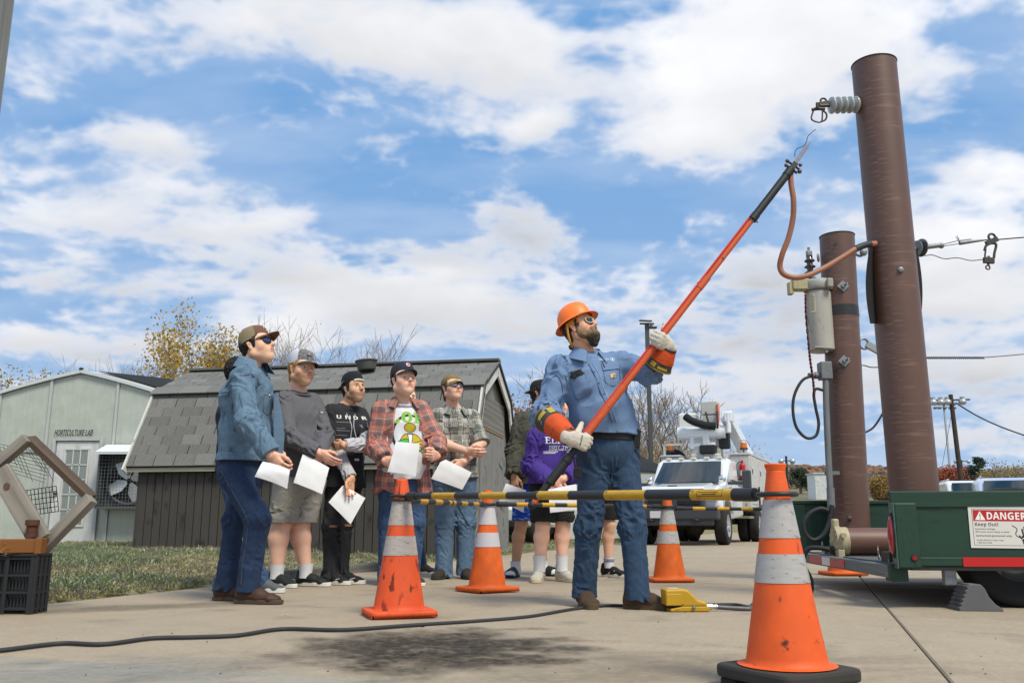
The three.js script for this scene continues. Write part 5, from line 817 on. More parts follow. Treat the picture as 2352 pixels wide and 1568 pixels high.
// 3. black print T-shirt over grey sleeves, cap worn backwards, arms crossed low
{
  const f = figure({ seed: 3, label: 'person in black printed T-shirt over light grey sleeves with cap worn backwards', d: 7.35, yaw: 40,
    head: { yaw: 48, pitch: 10, s: 1.06, plump: .1, flush: .3, brow: [.06, .04, .03], stubble: [.16, .09, .06, .7] }, skin: [.52, .31, .20], iris: 0x3a2a1c,
    j: { head: [811, 893, .03], neck: [794, 932, 0], hip: [788, 1112, 0], shR: [758, 948, .1], shL: [829, 954, -.08], elR: [772, 1034, .12], elL: [846, 1022, .14], wrR: [806, 1098, .24], wrL: [790, 1022, .3], knR: [757, 1208, .05], knL: [793, 1206, .0], anR: [757, 1313, .06], anL: [786, 1308, .0] },
    b: { chest: [.165, .115], waist: [.15, .12], hip: [.155, .12], arm: [.056, .05, .04], leg: [.082, .06, .056], belly: .01 },
    legs: { mat: M.jeansBlack, fold: .0065, hem: -.05, extra: .06, seamMat: mat(0x3a3a3d, .9), stack: 1.6 },
    top: { mat: M.blackTee, name: 't_shirt', sleeve: .72, hem: 1121, inf: .014, fold: .006, flare: .01, hemWave: .01 },
    handR: { y: [-.05, -.95, .25], x: [-.7, .0, .6], curl: CURL.relaxed, s: 1.08 }, handL: { y: [-.9, -.1, -.35], x: [.1, .9, .2], curl: CURL.relaxed, s: .95 } });
  // grey sleeves of the shirt underneath
  const U = new Field(); for (const [s, e, w, L] of [[f.shR, f.elR, f.wrR, .96], [f.shL, f.elL, f.wrL, .98]]) { const ax = w.clone().sub(e).normalize(), m = e.clone().lerp(w, L); U.add(s.clone().lerp(e, .3), e, .057, .056, .03, { fold: .006, right: f.rt, folds: (x) => .4 + .8 * x * x }); U.add(e, m.clone().addScaledVector(ax, .05), .055, .045, .02, { fold: .0065, right: V(0, 1, 0), cut: [[ax.x, ax.y, ax.z, ax.dot(m)]], folds: () => .8 }); } U.disp = limbFold(31); part(f.P, 'sleeves', U.mesh(.008, { uv: true }), M.greySleeve);
  hair(f.P, f.H, 0x1c1310, { t: .005, back: .05, side: .01, rough: .006 });
  const cw = cloth(0x15171c); const cap = capOn(f.P, f.H, { back: true, frontMat: cw, y0: .04, hy: .112, reach: .08, tilt: -.2, bend: .2 });
  part(cap, 'strap', onHead(f.H, tube([V(-.05, .045, .082), V(-.03, .05, .096), V(0, .052, .102), V(.03, .05, .096), V(.05, .045, .082)], .011, 20, 6)), mat(0xc9c1b2, .8));
  part(cap, 'emblem', onHead(f.H, grid(10, 2, (u, v) => V(-.087, .055 + .016 * u * u + .006 * (v - .5) * (1 - u), -.03 + .05 * u - .02))), mat(0xd0d0d0, .6, { side: THREE.DoubleSide }));
  ringNeck(f, M.blackTee, .066, .006, -.008);
  part(f.P, 'necklace', tube(Array.from({ length: 13 }, (_, i) => { const a = (i / 12 - .5) * 4.4; return f.neck.clone().addScaledVector(f.fw, Math.cos(a) * .066 + .012).addScaledVector(f.rt, Math.sin(a) * .07).add(V(0, .015 - .03 * Math.cos(a / 2), 0)); }), .003, 30, 5), mat(0x6a3a22, .6));
  const tp = canvasTex(512, 512, (c) => { c.clearRect(0, 0, 512, 512); c.fillStyle = '#d9d7d2'; c.font = 'bold 104px sans-serif'; let x = 6; for (const s of ['U', 'N', 'D', 'R']) { c.save(); c.translate(x, 92); c.scale(1.25, .72); c.fillText(s, 0, 0); c.restore(); x += 128; } c.fillStyle = '#8d8d8f'; for (const [y, w] of [[140, 210], [230, 120], [262, 190], [330, 160]]) c.fillRect(10, y, w, 7); c.font = 'bold 64px sans-serif'; for (const [s, x2, y] of [['T', 340, 220], ['R', 430, 220], ['-', 345, 310], ['V', 430, 310], ['V', 340, 420]]) c.fillText(s, x2, y); });
  chestPrint(f, 'print', .0, at(798, 990, 7.3).y, .29, .29, printMat(tp));
  stripOn(f, [[-.05, f.chest.y + .12], [-.02, f.chest.y + .02], [-.02, f.chest.y - .1], [.01, f.chest.y - .2]], mat(0xb9b9bd, .8), 'drawstring', .006, .004); stripOn(f, [[.03, f.chest.y + .12], [.0, f.chest.y + .02], [.03, f.chest.y - .1], [.03, f.chest.y - .18]], mat(0xb9b9bd, .8), 'drawstring', .006, .004);
  for (const k of [0, 1]) { const p = f.trace(f.belly.clone().addScaledVector(f.fw, .5).addScaledVector(f.rt, -.02 - k * .025), f.fw.clone().negate()); part(f.P, 'earbud', ball(.011, p.x, p.y, p.z, 1, 1, 1, 10), mat(0xe8e8e8, .3)); }
  for (const [kn, x] of [[f.knR, .0], [f.knL, .0]]) { const g = printOn(f.qg, kn.clone(), f.rt.clone().negate(), V(0, 1, 0), .09, .035, .003); part(f.P, 'knee_tear', g, printMat(canvasTex(128, 64, (c) => { c.clearRect(0, 0, 128, 64); c.fillStyle = '#a5674d'; c.beginPath(); c.ellipse(64, 34, 52, 17, 0, 0, 7); c.fill(); c.strokeStyle = '#77777a'; c.lineWidth = 3; for (let i = 0; i < 9; i++) { c.beginPath(); c.moveTo(14 + i * 12, 12 + (i % 3) * 4); c.lineTo(20 + i * 11, 52 - (i % 2) * 8); c.stroke(); } }))); }
  onFeet(f, 'skate_shoe', [1, 0, .5], [1, 0, .25], .29, { mat: mat(0x131416, .85), lace: 0xc41220, sole: .032, high: .085, stripe: [[.2, .05], [.4, .055], [.55, .04], [.75, .05]] });
  papers('white papers hanging from the low hand of the person in the black T-shirt', [[789, 1116, .0], [839, 1144, 0], [805, 1203, .04], [754, 1153, .04]], f.d, .27, { n: 2, fan: -1.2, bow: .015 });
}
// 4. red plaid overshirt, cartoonless green and yellow print, dark blue cap
{
  const f = figure({ seed: 4, label: 'person in open red plaid shirt over white printed T-shirt and dark blue cap', d: 7.25, yaw: 18,
    head: { yaw: 34, pitch: 8, s: 1.18, plump: 1, flush: .9, brow: [.2, .12, .07], smile: .004 }, skin: [.64, .40, .31], iris: 0x5a5a3c,
    j: { head: [926, 873, .06], neck: [925, 919, 0], hip: [926, 1108, 0], shR: [876, 944, .05], shL: [966, 944, -.03], elR: [862, 1026, .1], elL: [1002, 1016, .05], wrR: [884, 1057, .27], wrL: [1004, 1046, .22], knR: [893, 1202, .05], knL: [953, 1200, .02], anR: [888, 1322, .05], anL: [944, 1316, .0] },
    b: { chest: [.19, .14], waist: [.2, .17], hip: [.19, .15], arm: [.07, .062, .046], leg: [.115, .085, .072], belly: .03 },
    legs: { mat: M.jeansMid, fold: .0065, hem: -.06, extra: .07, seamMat: stitch },
    top: { mat: redPlaid, name: 'plaid_shirt', sleeve: 1.96, hem: 1132, inf: .024, fold: .008, flare: .045, hemWave: .045,
      open: ({ neck, hip, fw, rt, Field }) => { const F = new Field(), R = { right: rt, front: fw }; F.add(neck.clone().addScaledVector(fw, .15).add(V(0, .08, 0)), neck.clone().lerp(hip, .5).addScaledVector(fw, .26).addScaledVector(rt, .005), [.085, .13], [.125, .17], .01, R); F.add(neck.clone().lerp(hip, .5).addScaledVector(fw, .26).addScaledVector(rt, .005), hip.clone().addScaledVector(fw, .26).add(V(0, -.3, 0)).addScaledVector(rt, -.02), [.125, .17], [.12, .2], .01, R); for (const p of F.p) p.k = .01; return F; } },
    handR: { y: [.75, -.4, .5], x: [.45, .8, .3], curl: CURL.pinch, s: 1.12 }, handL: { y: [-.35, -.1, .9], x: [.1, .95, .1], curl: CURL.fist, s: 1.12 } });
  const U = new Field(), R = { right: f.rt, front: f.fw, tag: 'torso' }; U.add(f.neck.clone().add(V(0, -.045, 0)), f.chest, [.09, .062], [.19, .145], .07, { ...R, fold: .003 }); U.add(f.chest, f.belly, [.19, .145], [.2, .178], .07, { ...R, fold: .004 }); U.add(f.belly, f.hip.clone().add(V(0, -.12, 0)), [.2, .178], [.198, .168], .06, { ...R, fold: .006 }); U.disp = limbFold(44); const hy = at(930, 1100, 7.1).y; U.cutBelow(hy, (x, y, z) => .012 * noise3(x * 7, 1, z * 7));
  const ug = U.mesh(.0085, { uv: true }); part(f.P, 't_shirt', ug, M.whiteTee);
  ringNeck(f, M.whiteTee, .082, .007, -.02);
  const pr = canvasTex(512, 640, (c) => {
    c.clearRect(0, 0, 512, 640); c.fillStyle = '#26282e'; c.beginPath(); c.ellipse(256, 350, 236, 268, 0, 0, 7); c.fill(); c.fillStyle = '#cfcfd3'; c.beginPath(); c.ellipse(262, 352, 206, 240, 0, 0, 7); c.fill();
    // generic figure: robe, sleeves and folded arms in yellow and green
    c.strokeStyle = '#26282e'; c.lineWidth = 9; c.fillStyle = '#b7a11c'; c.beginPath(); c.moveTo(120, 470); c.quadraticCurveTo(160, 330, 260, 340); c.quadraticCurveTo(400, 330, 440, 480); c.quadraticCurveTo(330, 640, 190, 610); c.closePath(); c.fill(); c.stroke();
    c.fillStyle = '#35a845'; c.beginPath(); c.moveTo(110, 450); c.quadraticCurveTo(200, 390, 280, 440); c.quadraticCurveTo(280, 560, 190, 580); c.closePath(); c.fill(); c.stroke(); c.beginPath(); c.moveTo(470, 520); c.lineTo(380, 560); c.lineTo(440, 610); c.closePath(); c.fill(); c.stroke();
    c.fillStyle = '#dcdcdc'; c.beginPath(); c.moveTo(230, 350); c.lineTo(300, 350); c.lineTo(280, 480); c.lineTo(246, 480); c.closePath(); c.fill(); c.stroke();
    c.fillStyle = '#c2ac22'; for (const [a, b, w] of [[300, 470, 430], [290, 520, 440], [250, 560, 400]]) { c.beginPath(); c.moveTo(a, b); c.lineTo(w, b - 40); c.lineTo(w + 14, b - 8); c.lineTo(a + 10, b + 34); c.closePath(); c.fill(); c.stroke(); }
    c.fillStyle = '#a8931a'; c.beginPath(); c.ellipse(264, 262, 78, 62, 0, 0, 7); c.fill(); c.stroke();
    c.font = 'bold 190px serif'; c.lineWidth = 16; c.strokeStyle = '#b7a11c'; c.fillStyle = '#4cc04a'; c.strokeText('L', 0, 196); c.fillText('L', 0, 196); c.strokeText('O', 150, 190); c.fillText('O', 150, 190); c.strokeText('K', 320, 196); c.fillText('K', 320, 196);
  });
  chestPrint(f, 'print', .015, at(925, 992, 7.1).y, .31, .39, printMat(pr), ug);
  hair(f.P, f.H, 0x3a281c, { t: .004, back: .03, side: .006 });
  capOn(f.P, f.H, { frontMat: cloth(0x232b38), backMat: mat(0x2b2a2b, .9, { bumpMap: scaled(T.weave, 10), bumpScale: .002 }), peakMat: cloth(0x1f2733), y0: .034, hy: .108, reach: .076, tilt: -.18,
    logo: canvasTex(128, 128, (c) => { c.clearRect(0, 0, 128, 128); c.fillStyle = '#c9283c'; c.beginPath(); c.arc(64, 60, 44, 0, 7); c.fill(); c.strokeStyle = '#e6e0dc'; c.lineWidth = 9; c.beginPath(); c.arc(64, 60, 36, 0, 7); c.stroke(); c.fillStyle = '#e6e0dc'; c.fillRect(40, 54, 26, 8); c.fillRect(54, 40, 8, 30); }) });
  collar(f, redPlaid, { open: .62, r: .085, stand: .045, flare: 1.5, dy: .0 });
  part(f.P, 'necklace', tube(Array.from({ length: 13 }, (_, i) => { const a = (i / 12 - .5) * 3.2; return f.trace(f.neck.clone().addScaledVector(f.fw, .4).addScaledVector(f.rt, Math.sin(a) * .07).add(V(0, -.015 - .045 * Math.cos(a), 0)), f.fw.clone().negate(), U); }), .0022, 30, 5), mat(0x8d8f92, .3, { metalness: .8 }));
  onFeet(f, 'shoe', [.5, 0, 1], [.6, 0, 1], .31, { mat: mat(0x3b2c22, .8), lace: 0x2c2119, high: .09 });
  papers('white papers held in front of the printed white T-shirt', [[909, 1014, .04], [962, 1019, .0], [951, 1092, .0], [890, 1083, .05]], f.d, .33, { n: 2, fan: .9, bow: .02 });
}
// 5. grey plaid shirt with rolled sleeves, tan cap, glasses
{
  const f = figure({ seed: 5, label: 'person in grey plaid shirt with rolled sleeves, tan cap and glasses by the shed door', d: 8.1, yaw: 22,
    head: { yaw: 33, pitch: 10, s: 1.12, plump: .6, flush: .95 }, skin: [.62, .385, .29],
    j: { head: [1038, 890, .05], neck: [1041, 936, 0], hip: [1046, 1098, 0], shR: [1005, 956, .06], shL: [1085, 957, -.05], elR: [1004, 1016, .12], elL: [1105, 1018, .1], wrR: [1073, 1036, .32], wrL: [1066, 1060, .3], knR: [1022, 1202, .05], knL: [1071, 1200, .0], anR: [1020, 1305, .06], anL: [1068, 1303, .02] },
    b: { chest: [.175, .125], waist: [.18, .14], hip: [.185, .14], arm: [.06, .054, .042], leg: [.115, .09, .08], belly: .02 }, bareArms: true,
    legs: { mat: M.jeansLight, fold: .0075, hem: -.06, extra: .09, seamMat: stitch, stack: 1.8 },
    top: { mat: greyPlaid, name: 'plaid_shirt', sleeve: .95, hem: 1098, inf: .014, fold: .0075, flare: .012, hemWave: .03 },
    handR: { y: [.75, -.2, .55], x: [.2, .8, .4], curl: [[.3, .6, .4], [.3, .6, .4], [.35, .6, .4], [.4, .6, .4]], s: 1.12 }, handL: { y: [-.7, -.6, .3], x: [-.5, .75, .3], curl: CURL.pinch, s: 1.12 } });
  for (const [s, e] of [[f.shR, f.elR], [f.shL, f.elL]]) { const ax = e.clone().sub(s).normalize(), m = s.clone().lerp(e, .9); part(f.P, 'rolled_cuff', rod(m.clone().addScaledVector(ax, -.03), m.clone().addScaledVector(ax, .035), .08, .083, 18), greyPlaid); }
  hair(f.P, f.H, 0x4d3823, { t: .006, back: .07, side: .03, rough: .007 });
  capOn(f.P, f.H, { frontMat: cloth(0x7d6a45), y0: .026, hy: .1, reach: .058, tilt: -.5, bend: .38, flat: true });
  glasses(f.P, f.H, { frame: 0x4a3a2c, lens: 0xb8c4d2, thick: .0022 });
  collar(f, greyPlaid, { open: .5, r: .078, stand: .045, flare: 1.3 });
  const dk = mat(0x2c2f36, .5); frontButtons(f, 6, f.chest.y + .08, f.hip.y, dk, 0, .006);
  stripOn(f, [[.0, f.neck.y - .08], [.0, f.chest.y], [.0, f.hip.y - .02]], greyPlaid.clone(), 'placket', .035, .003);
  for (const sx of [-.085, .085]) { stripOn(f, [[sx - .055, f.chest.y + .02], [sx + .055, f.chest.y + .02]], greyPlaid.clone(), 'pocket', .045, .004); const p = f.trace(f.chest.clone().addScaledVector(f.rt, -sx).add(V(0, .015, 0)).addScaledVector(f.fw, .5), f.fw.clone().negate()); part(f.P, 'buttons', ball(.008, p.x, p.y, p.z, 1, 1, 1, 8), dk); }
  onFeet(f, 'work_shoe', [-.35, 0, 1], [.3, 0, 1], .31, { mat: mat(0x33291f, .85, { map: T.dirt }), lace: 0x2a221a, sole: .026, high: .1, wide: 1.12, soleMat: mat(0x2c2824, .8) });
  papers('white papers held low in front of the faded blue jeans', [[1016, 1052, .02], [1083, 1085, -.02], [1062, 1124, .0], [990, 1099, .05]], f.d, .36, { n: 1, fan: 0, bow: .02 });
}
// 6. olive hoodie, blue shorts, slides, half hidden
{
  const f = figure({ seed: 6, label: 'person in olive hoodie, blue patterned shorts and black slides behind the worker', d: 8.35, yaw: 32,
    head: { yaw: 60, pitch: 8, s: 1.05, flush: .5 }, skin: [.42, .24, .15],
    j: { head: [1243, 902, 0], neck: [1236, 948, 0], hip: [1222, 1108, 0], shR: [1199, 968, .05], shL: [1274, 968, -.05], elR: [1182, 1036, .08], elL: [1290, 1040, 0], wrR: [1181, 1094, .18], wrL: [1275, 1100, .2], knR: [1197, 1203, .08], knL: [1243, 1203, -.08], anR: [1184, 1304, .1], anL: [1248, 1300, -.1] },
    b: { chest: [.18, .13], waist: [.175, .14], hip: [.17, .14], arm: [.064, .058, .046], leg: [.1, .066, .048] }, bareLegs: true,
    legs: { mat: mat(0xffffff, .9, { map: scaled(tex(256, (u, v) => { const n = noise3(u * 3, v * 26, 3) + .6 * noise3(u * 9, v * 60, 5), k = smooth(.25, .5, n); return [lerp(18, 120, k), lerp(66, 170, k), lerp(168, 225, k)]; }), 3) }), name: 'shorts', short: .9, wide: 1.5, fold: .007 },
    top: { mat: M.olive, name: 'hoodie', sleeve: 1.92, hem: 1113, inf: .022, fold: .009, flare: -.008 },
    handR: { y: [.05, -.95, .3], x: [.8, .1, .5], curl: CURL.pinch, s: 1.1 }, handL: { y: [0, -1, .3], x: [-.8, 0, .4], curl: CURL.relaxed } });
  hair(f.P, f.H, 0x2a1c15, { t: .012, back: .09, side: .03, rough: .008 }); capOn(f.P, f.H, { back: true, frontMat: cloth(0x17181c), y0: .03, hy: .1 });
  part(f.P, 'hood', tube(Array.from({ length: 15 }, (_, i) => { const a = (i / 14 - .5) * 5; return f.neck.clone().addScaledVector(f.fw, -Math.cos(a) * .085).addScaledVector(f.rt, Math.sin(a) * .1).add(V(0, -.005 - .02 * (1 - Math.cos(a)), 0)); }), .034, 40, 10), M.olive);
  chestPrint(f, 'print', .0, at(1240, 975, 8.2).y, .2, .07, printMat(canvasTex(256, 96, (c) => { c.clearRect(0, 0, 256, 96); c.fillStyle = '#8f9088'; c.font = 'bold 84px sans-serif'; c.fillText('LANE', 4, 78); })));
  for (const [a, dir] of [[f.anR, V(-.35, 0, 1)], [f.anL, V(.75, 0, .7)]]) { dir.normalize(); const hl = V(a.x, 0, a.z).addScaledVector(dir, -.085); shoeOn(f.P, hl, dir, .29, { name: 'sock_foot', mat: M.sock, soleMat: mat(0x1a1b1e, .8), sole: .028, high: .09 }); const side = V().crossVectors(V(0, 1, 0), dir); part(f.P, 'slide_strap', grid(14, 2, (u, v) => hl.clone().addScaledVector(dir, .15 + .075 * v).addScaledVector(side, -Math.cos(u * Math.PI) * .054).add(V(0, .02 + Math.sin(u * Math.PI) * (.075 - .014 * v), 0))), mat(0x1b1c20, .7, { side: THREE.DoubleSide })); part(f.P, 'sock', lathe([[.046, .07], [.045, .11], [.048, .14]], 20).translate(a.x, 0, a.z), M.sock); }
  papers('white paper held by the person in the olive hoodie', [[1162, 1110, .02], [1208, 1126, 0], [1203, 1177, .0], [1146, 1150, .04]], f.d, .24, { n: 1, fan: 0 });
}
// 7. purple hoodie, black shorts, white high-tops
{
  const f = figure({ seed: 7, label: 'person in purple sweatshirt with white ELKINS lettering, black shorts and white shoes', d: 7.7, yaw: 8,
    head: { yaw: 18, pitch: 8, s: 1.08, plump: .3, flush: .7, smile: .005 }, skin: [.62, .38, .29],
    j: { head: [1283, 928, .03], neck: [1277, 972, 0], hip: [1268, 1112, 0], shR: [1233, 1000, .03], shL: [1318, 1000, .0], elR: [1222, 1068, .06], elL: [1328, 1066, .04], wrR: [1268, 1108, .27], wrL: [1294, 1100, .29], knR: [1247, 1206, .04], knL: [1293, 1205, .0], anR: [1239, 1298, .05], anL: [1291, 1296, .0] },
    b: { chest: [.185, .135], waist: [.185, .15], hip: [.18, .145], arm: [.066, .06, .046], leg: [.112, .074, .052] }, bareLegs: true,
    legs: { mat: M.blackShort, name: 'shorts', short: .9, wide: 1.4, fold: .006 },
    top: { mat: M.purple, name: 'sweatshirt', sleeve: 1.93, hem: 1112, inf: .02, fold: .0085, flare: -.005 },
    handR: { y: [.6, -.6, .4], x: [.5, .7, .2], curl: CURL.relaxed, s: 1.1 }, handL: { y: [-.75, -.5, .3], x: [-.4, .8, .3], curl: CURL.relaxed, s: 1.1 } });
  hair(f.P, f.H, 0x6a4a2c, { t: .014, back: .03, side: .01, rough: .007, cap: 0 });
  ringNeck(f, M.purple, .07, .012, .0);
  chestPrint(f, 'print', .045, at(1278, 1020, 7.5).y, .34, .22, printMat(canvasTex(512, 330, (c) => {
    c.clearRect(0, 0, 512, 330); c.fillStyle = '#dcdce2'; c.beginPath(); c.moveTo(206, 30); c.lineTo(236, 8); c.lineTo(252, 26); c.lineTo(276, 30); c.lineTo(268, 58); c.lineTo(216, 58); c.fill();
    c.font = 'bold 118px serif'; c.textAlign = 'center'; c.fillText('ELKINS', 256, 152); c.lineWidth = 7; c.strokeStyle = '#dcdce2'; c.font = 'bold 96px serif'; c.save(); c.translate(256, 236); c.scale(1.35, .8); c.fillStyle = '#3c3c48'; c.strokeText('ELKS', 0, 0); c.fillText('ELKS', 0, 0); c.restore(); c.fillStyle = '#dcdce2'; c.fillRect(18, 250, 180, 10); c.fillRect(314, 250, 180, 10); c.fillRect(18, 270, 150, 8); c.fillRect(344, 270, 150, 8); })));
  onFeet(f, 'high_top', [-.2, 0, 1], [.55, 0, 1], .31, { mat: mat(0xc9c3b4, .75, { map: T.dirt }), lace: 0xd8d4c8, high: .12, sole: .032, wide: 1.1, soleMat: mat(0xcdbf9f, .7) });
  for (const a of [f.anR, f.anL]) part(f.P, 'sock', lathe([[.05, .08], [.048, .13], [.052, .18], [.055, .21], [.057, .215]], 24).translate(a.x, 0, a.z), M.sock);
  papers('white papers held in front of the black shorts below the purple sweatshirt', [[1258, 1124, .02], [1322, 1112, .0], [1326, 1170, .0], [1264, 1177, .03]], f.d, .36, { n: 2, fan: .8 });
}
// 8. half hidden behind the worker
{
  const f = figure({ seed: 8, coarse: 1.3, label: 'person in black shorts and black running shoes hidden behind the worker', d: 8.25, yaw: 30, head: { yaw: 30, s: 1.0 },
    j: { head: [1372, 905, 0], neck: [1372, 945, 0], hip: [1380, 1106, 0], shR: [1337, 962, .03], shL: [1408, 962, -.03], elR: [1328, 1030, .05], elL: [1414, 1030, .02], wrR: [1352, 1080, .2], wrL: [1398, 1080, .2], knR: [1356, 1204, .05], knL: [1400, 1204, -.02], anR: [1352, 1302, .05], anL: [1399, 1300, -.02] },
    b: { chest: [.16, .12], waist: [.15, .12], hip: [.155, .12], arm: [.056, .05, .042], leg: [.09, .062, .046] }, bareLegs: true, skin: [.55, .33, .23],
    legs: { mat: M.blackShort, name: 'shorts', short: .88, wide: 1.4 }, top: { mat: M.navy, name: 't_shirt', sleeve: .6, hem: 1108 }, handR: { y: [.6, -.6, .4], x: [.5, .7, .2] }, handL: { y: [-.7, -.5, .3], x: [-.4, .8, .3] } });
  hair(f.P, f.H, 0x2f2119, { t: .008, back: .02, cap: 0 });
  onFeet(f, 'running_shoe', [-.2, 0, 1], [.85, 0, .7], .29, { mat: mat(0x121315, .85, { map: scaled(T.knit, 4) }), lace: 0x1b1b1d, sole: .03, high: .095, stripe: [[.35, .035], [.45, .05], [.6, .06]] });
  for (const a of [f.anR, f.anL]) { part(f.P, 'sock', lathe([[.045, .08], [.044, .13], [.048, .175], [.05, .178]], 20).translate(a.x, 0, a.z), M.sock); part(f.P, 'sock_band', [torus(.047, .003, a.x, .14, a.z, [Math.PI / 2, 0, 0], 20, 5), torus(.048, .003, a.x, .155, a.z, [Math.PI / 2, 0, 0], 20, 5)], mat(0x2a2f7c, .9)); }
}
// 9. behind the denim jacket
{
  const f = figure({ seed: 9, coarse: 1.4, label: 'person in navy shirt and jeans almost hidden behind the denim jacket', d: 6.55, yaw: 70, head: { yaw: 72, pitch: 4, s: 1.0 }, skin: [.5, .3, .2],
    j: { head: [550, 857, 0], neck: [545, 896, 0], hip: [545, 1088, 0], shR: [538, 914, .16], shL: [552, 914, -.16], elR: [528, 1000, .15], elL: [570, 1000, -.1], wrR: [560, 1050, .2], wrL: [585, 1050, 0], knR: [552, 1210, .1], knL: [545, 1210, -.08], anR: [596, 1328, .1], anL: [512, 1338, -.06] },
    b: { chest: [.165, .115], waist: [.155, .115], hip: [.155, .115], arm: [.055, .05, .042], leg: [.088, .066, .062] },
    legs: { mat: M.jeansMid, hem: -.05, extra: .06, seam: 0 }, top: { mat: M.navy, name: 't_shirt', sleeve: .85, hem: 1085, inf: .012 }, handR: { y: [.7, -.6, 0], x: [.6, .5, .3] }, handL: { y: [.7, -.6, 0], x: [.6, .5, -.3] } });
  hair(f.P, f.H, 0x120e10, { t: .022, back: .03, side: .01, rough: .009, cap: 0 });
  onFeet(f, 'trainer', [1, 0, .2], [1, 0, .25], .28, { mat: mat(0x55565a, .85), lace: 0xbdbdbd, sole: .032, high: .09, soleMat: mat(0xd0d0ce, .7) }, { mat: mat(0x6a6b70, .85), lace: 0xbdbdbd, sole: .032, high: .09, soleMat: mat(0xd0d0ce, .7) });
}
// 10. behind the red plaid shirt
{
  const f = figure({ seed: 10, coarse: 1.5, label: 'person mostly hidden behind the red plaid shirt with only part of the face showing', d: 8.8, yaw: 15, head: { yaw: 25, pitch: 4, s: 1.06, flush: .4 }, skin: [.62, .40, .30],
    j: { head: [936, 915, 0], neck: [934, 950, 0], hip: [935, 1108, 0], shR: [900, 966, .02], shL: [968, 966, -.02], elR: [892, 1030, .05], elL: [974, 1030, .03], wrR: [915, 1078, .2], wrL: [955, 1078, .2], knR: [915, 1200, .03], knL: [955, 1200, .0], anR: [915, 1293, .03], anL: [966, 1292, .0] },
    b: { chest: [.16, .115], waist: [.15, .115], hip: [.155, .115], arm: [.055, .05, .042], leg: [.088, .066, .06] },
    legs: { mat: M.jeansDark, hem: -.05, extra: .06, seam: 0 }, top: { mat: M.navy, name: 't_shirt', sleeve: .85, hem: 1110, inf: .012 }, handR: { y: [.6, -.6, .4], x: [.5, .7, .2] }, handL: { y: [-.7, -.5, .3], x: [-.4, .8, .3] } });
  hair(f.P, f.H, 0x4a3626, { t: .008, cap: 0 });
  onFeet(f, 'shoe', [-.2, 0, 1], [.9, 0, .6], .29, { mat: mat(0x3a2f27, .85), lace: 0x2a221a, sole: .024, high: .085 });
}
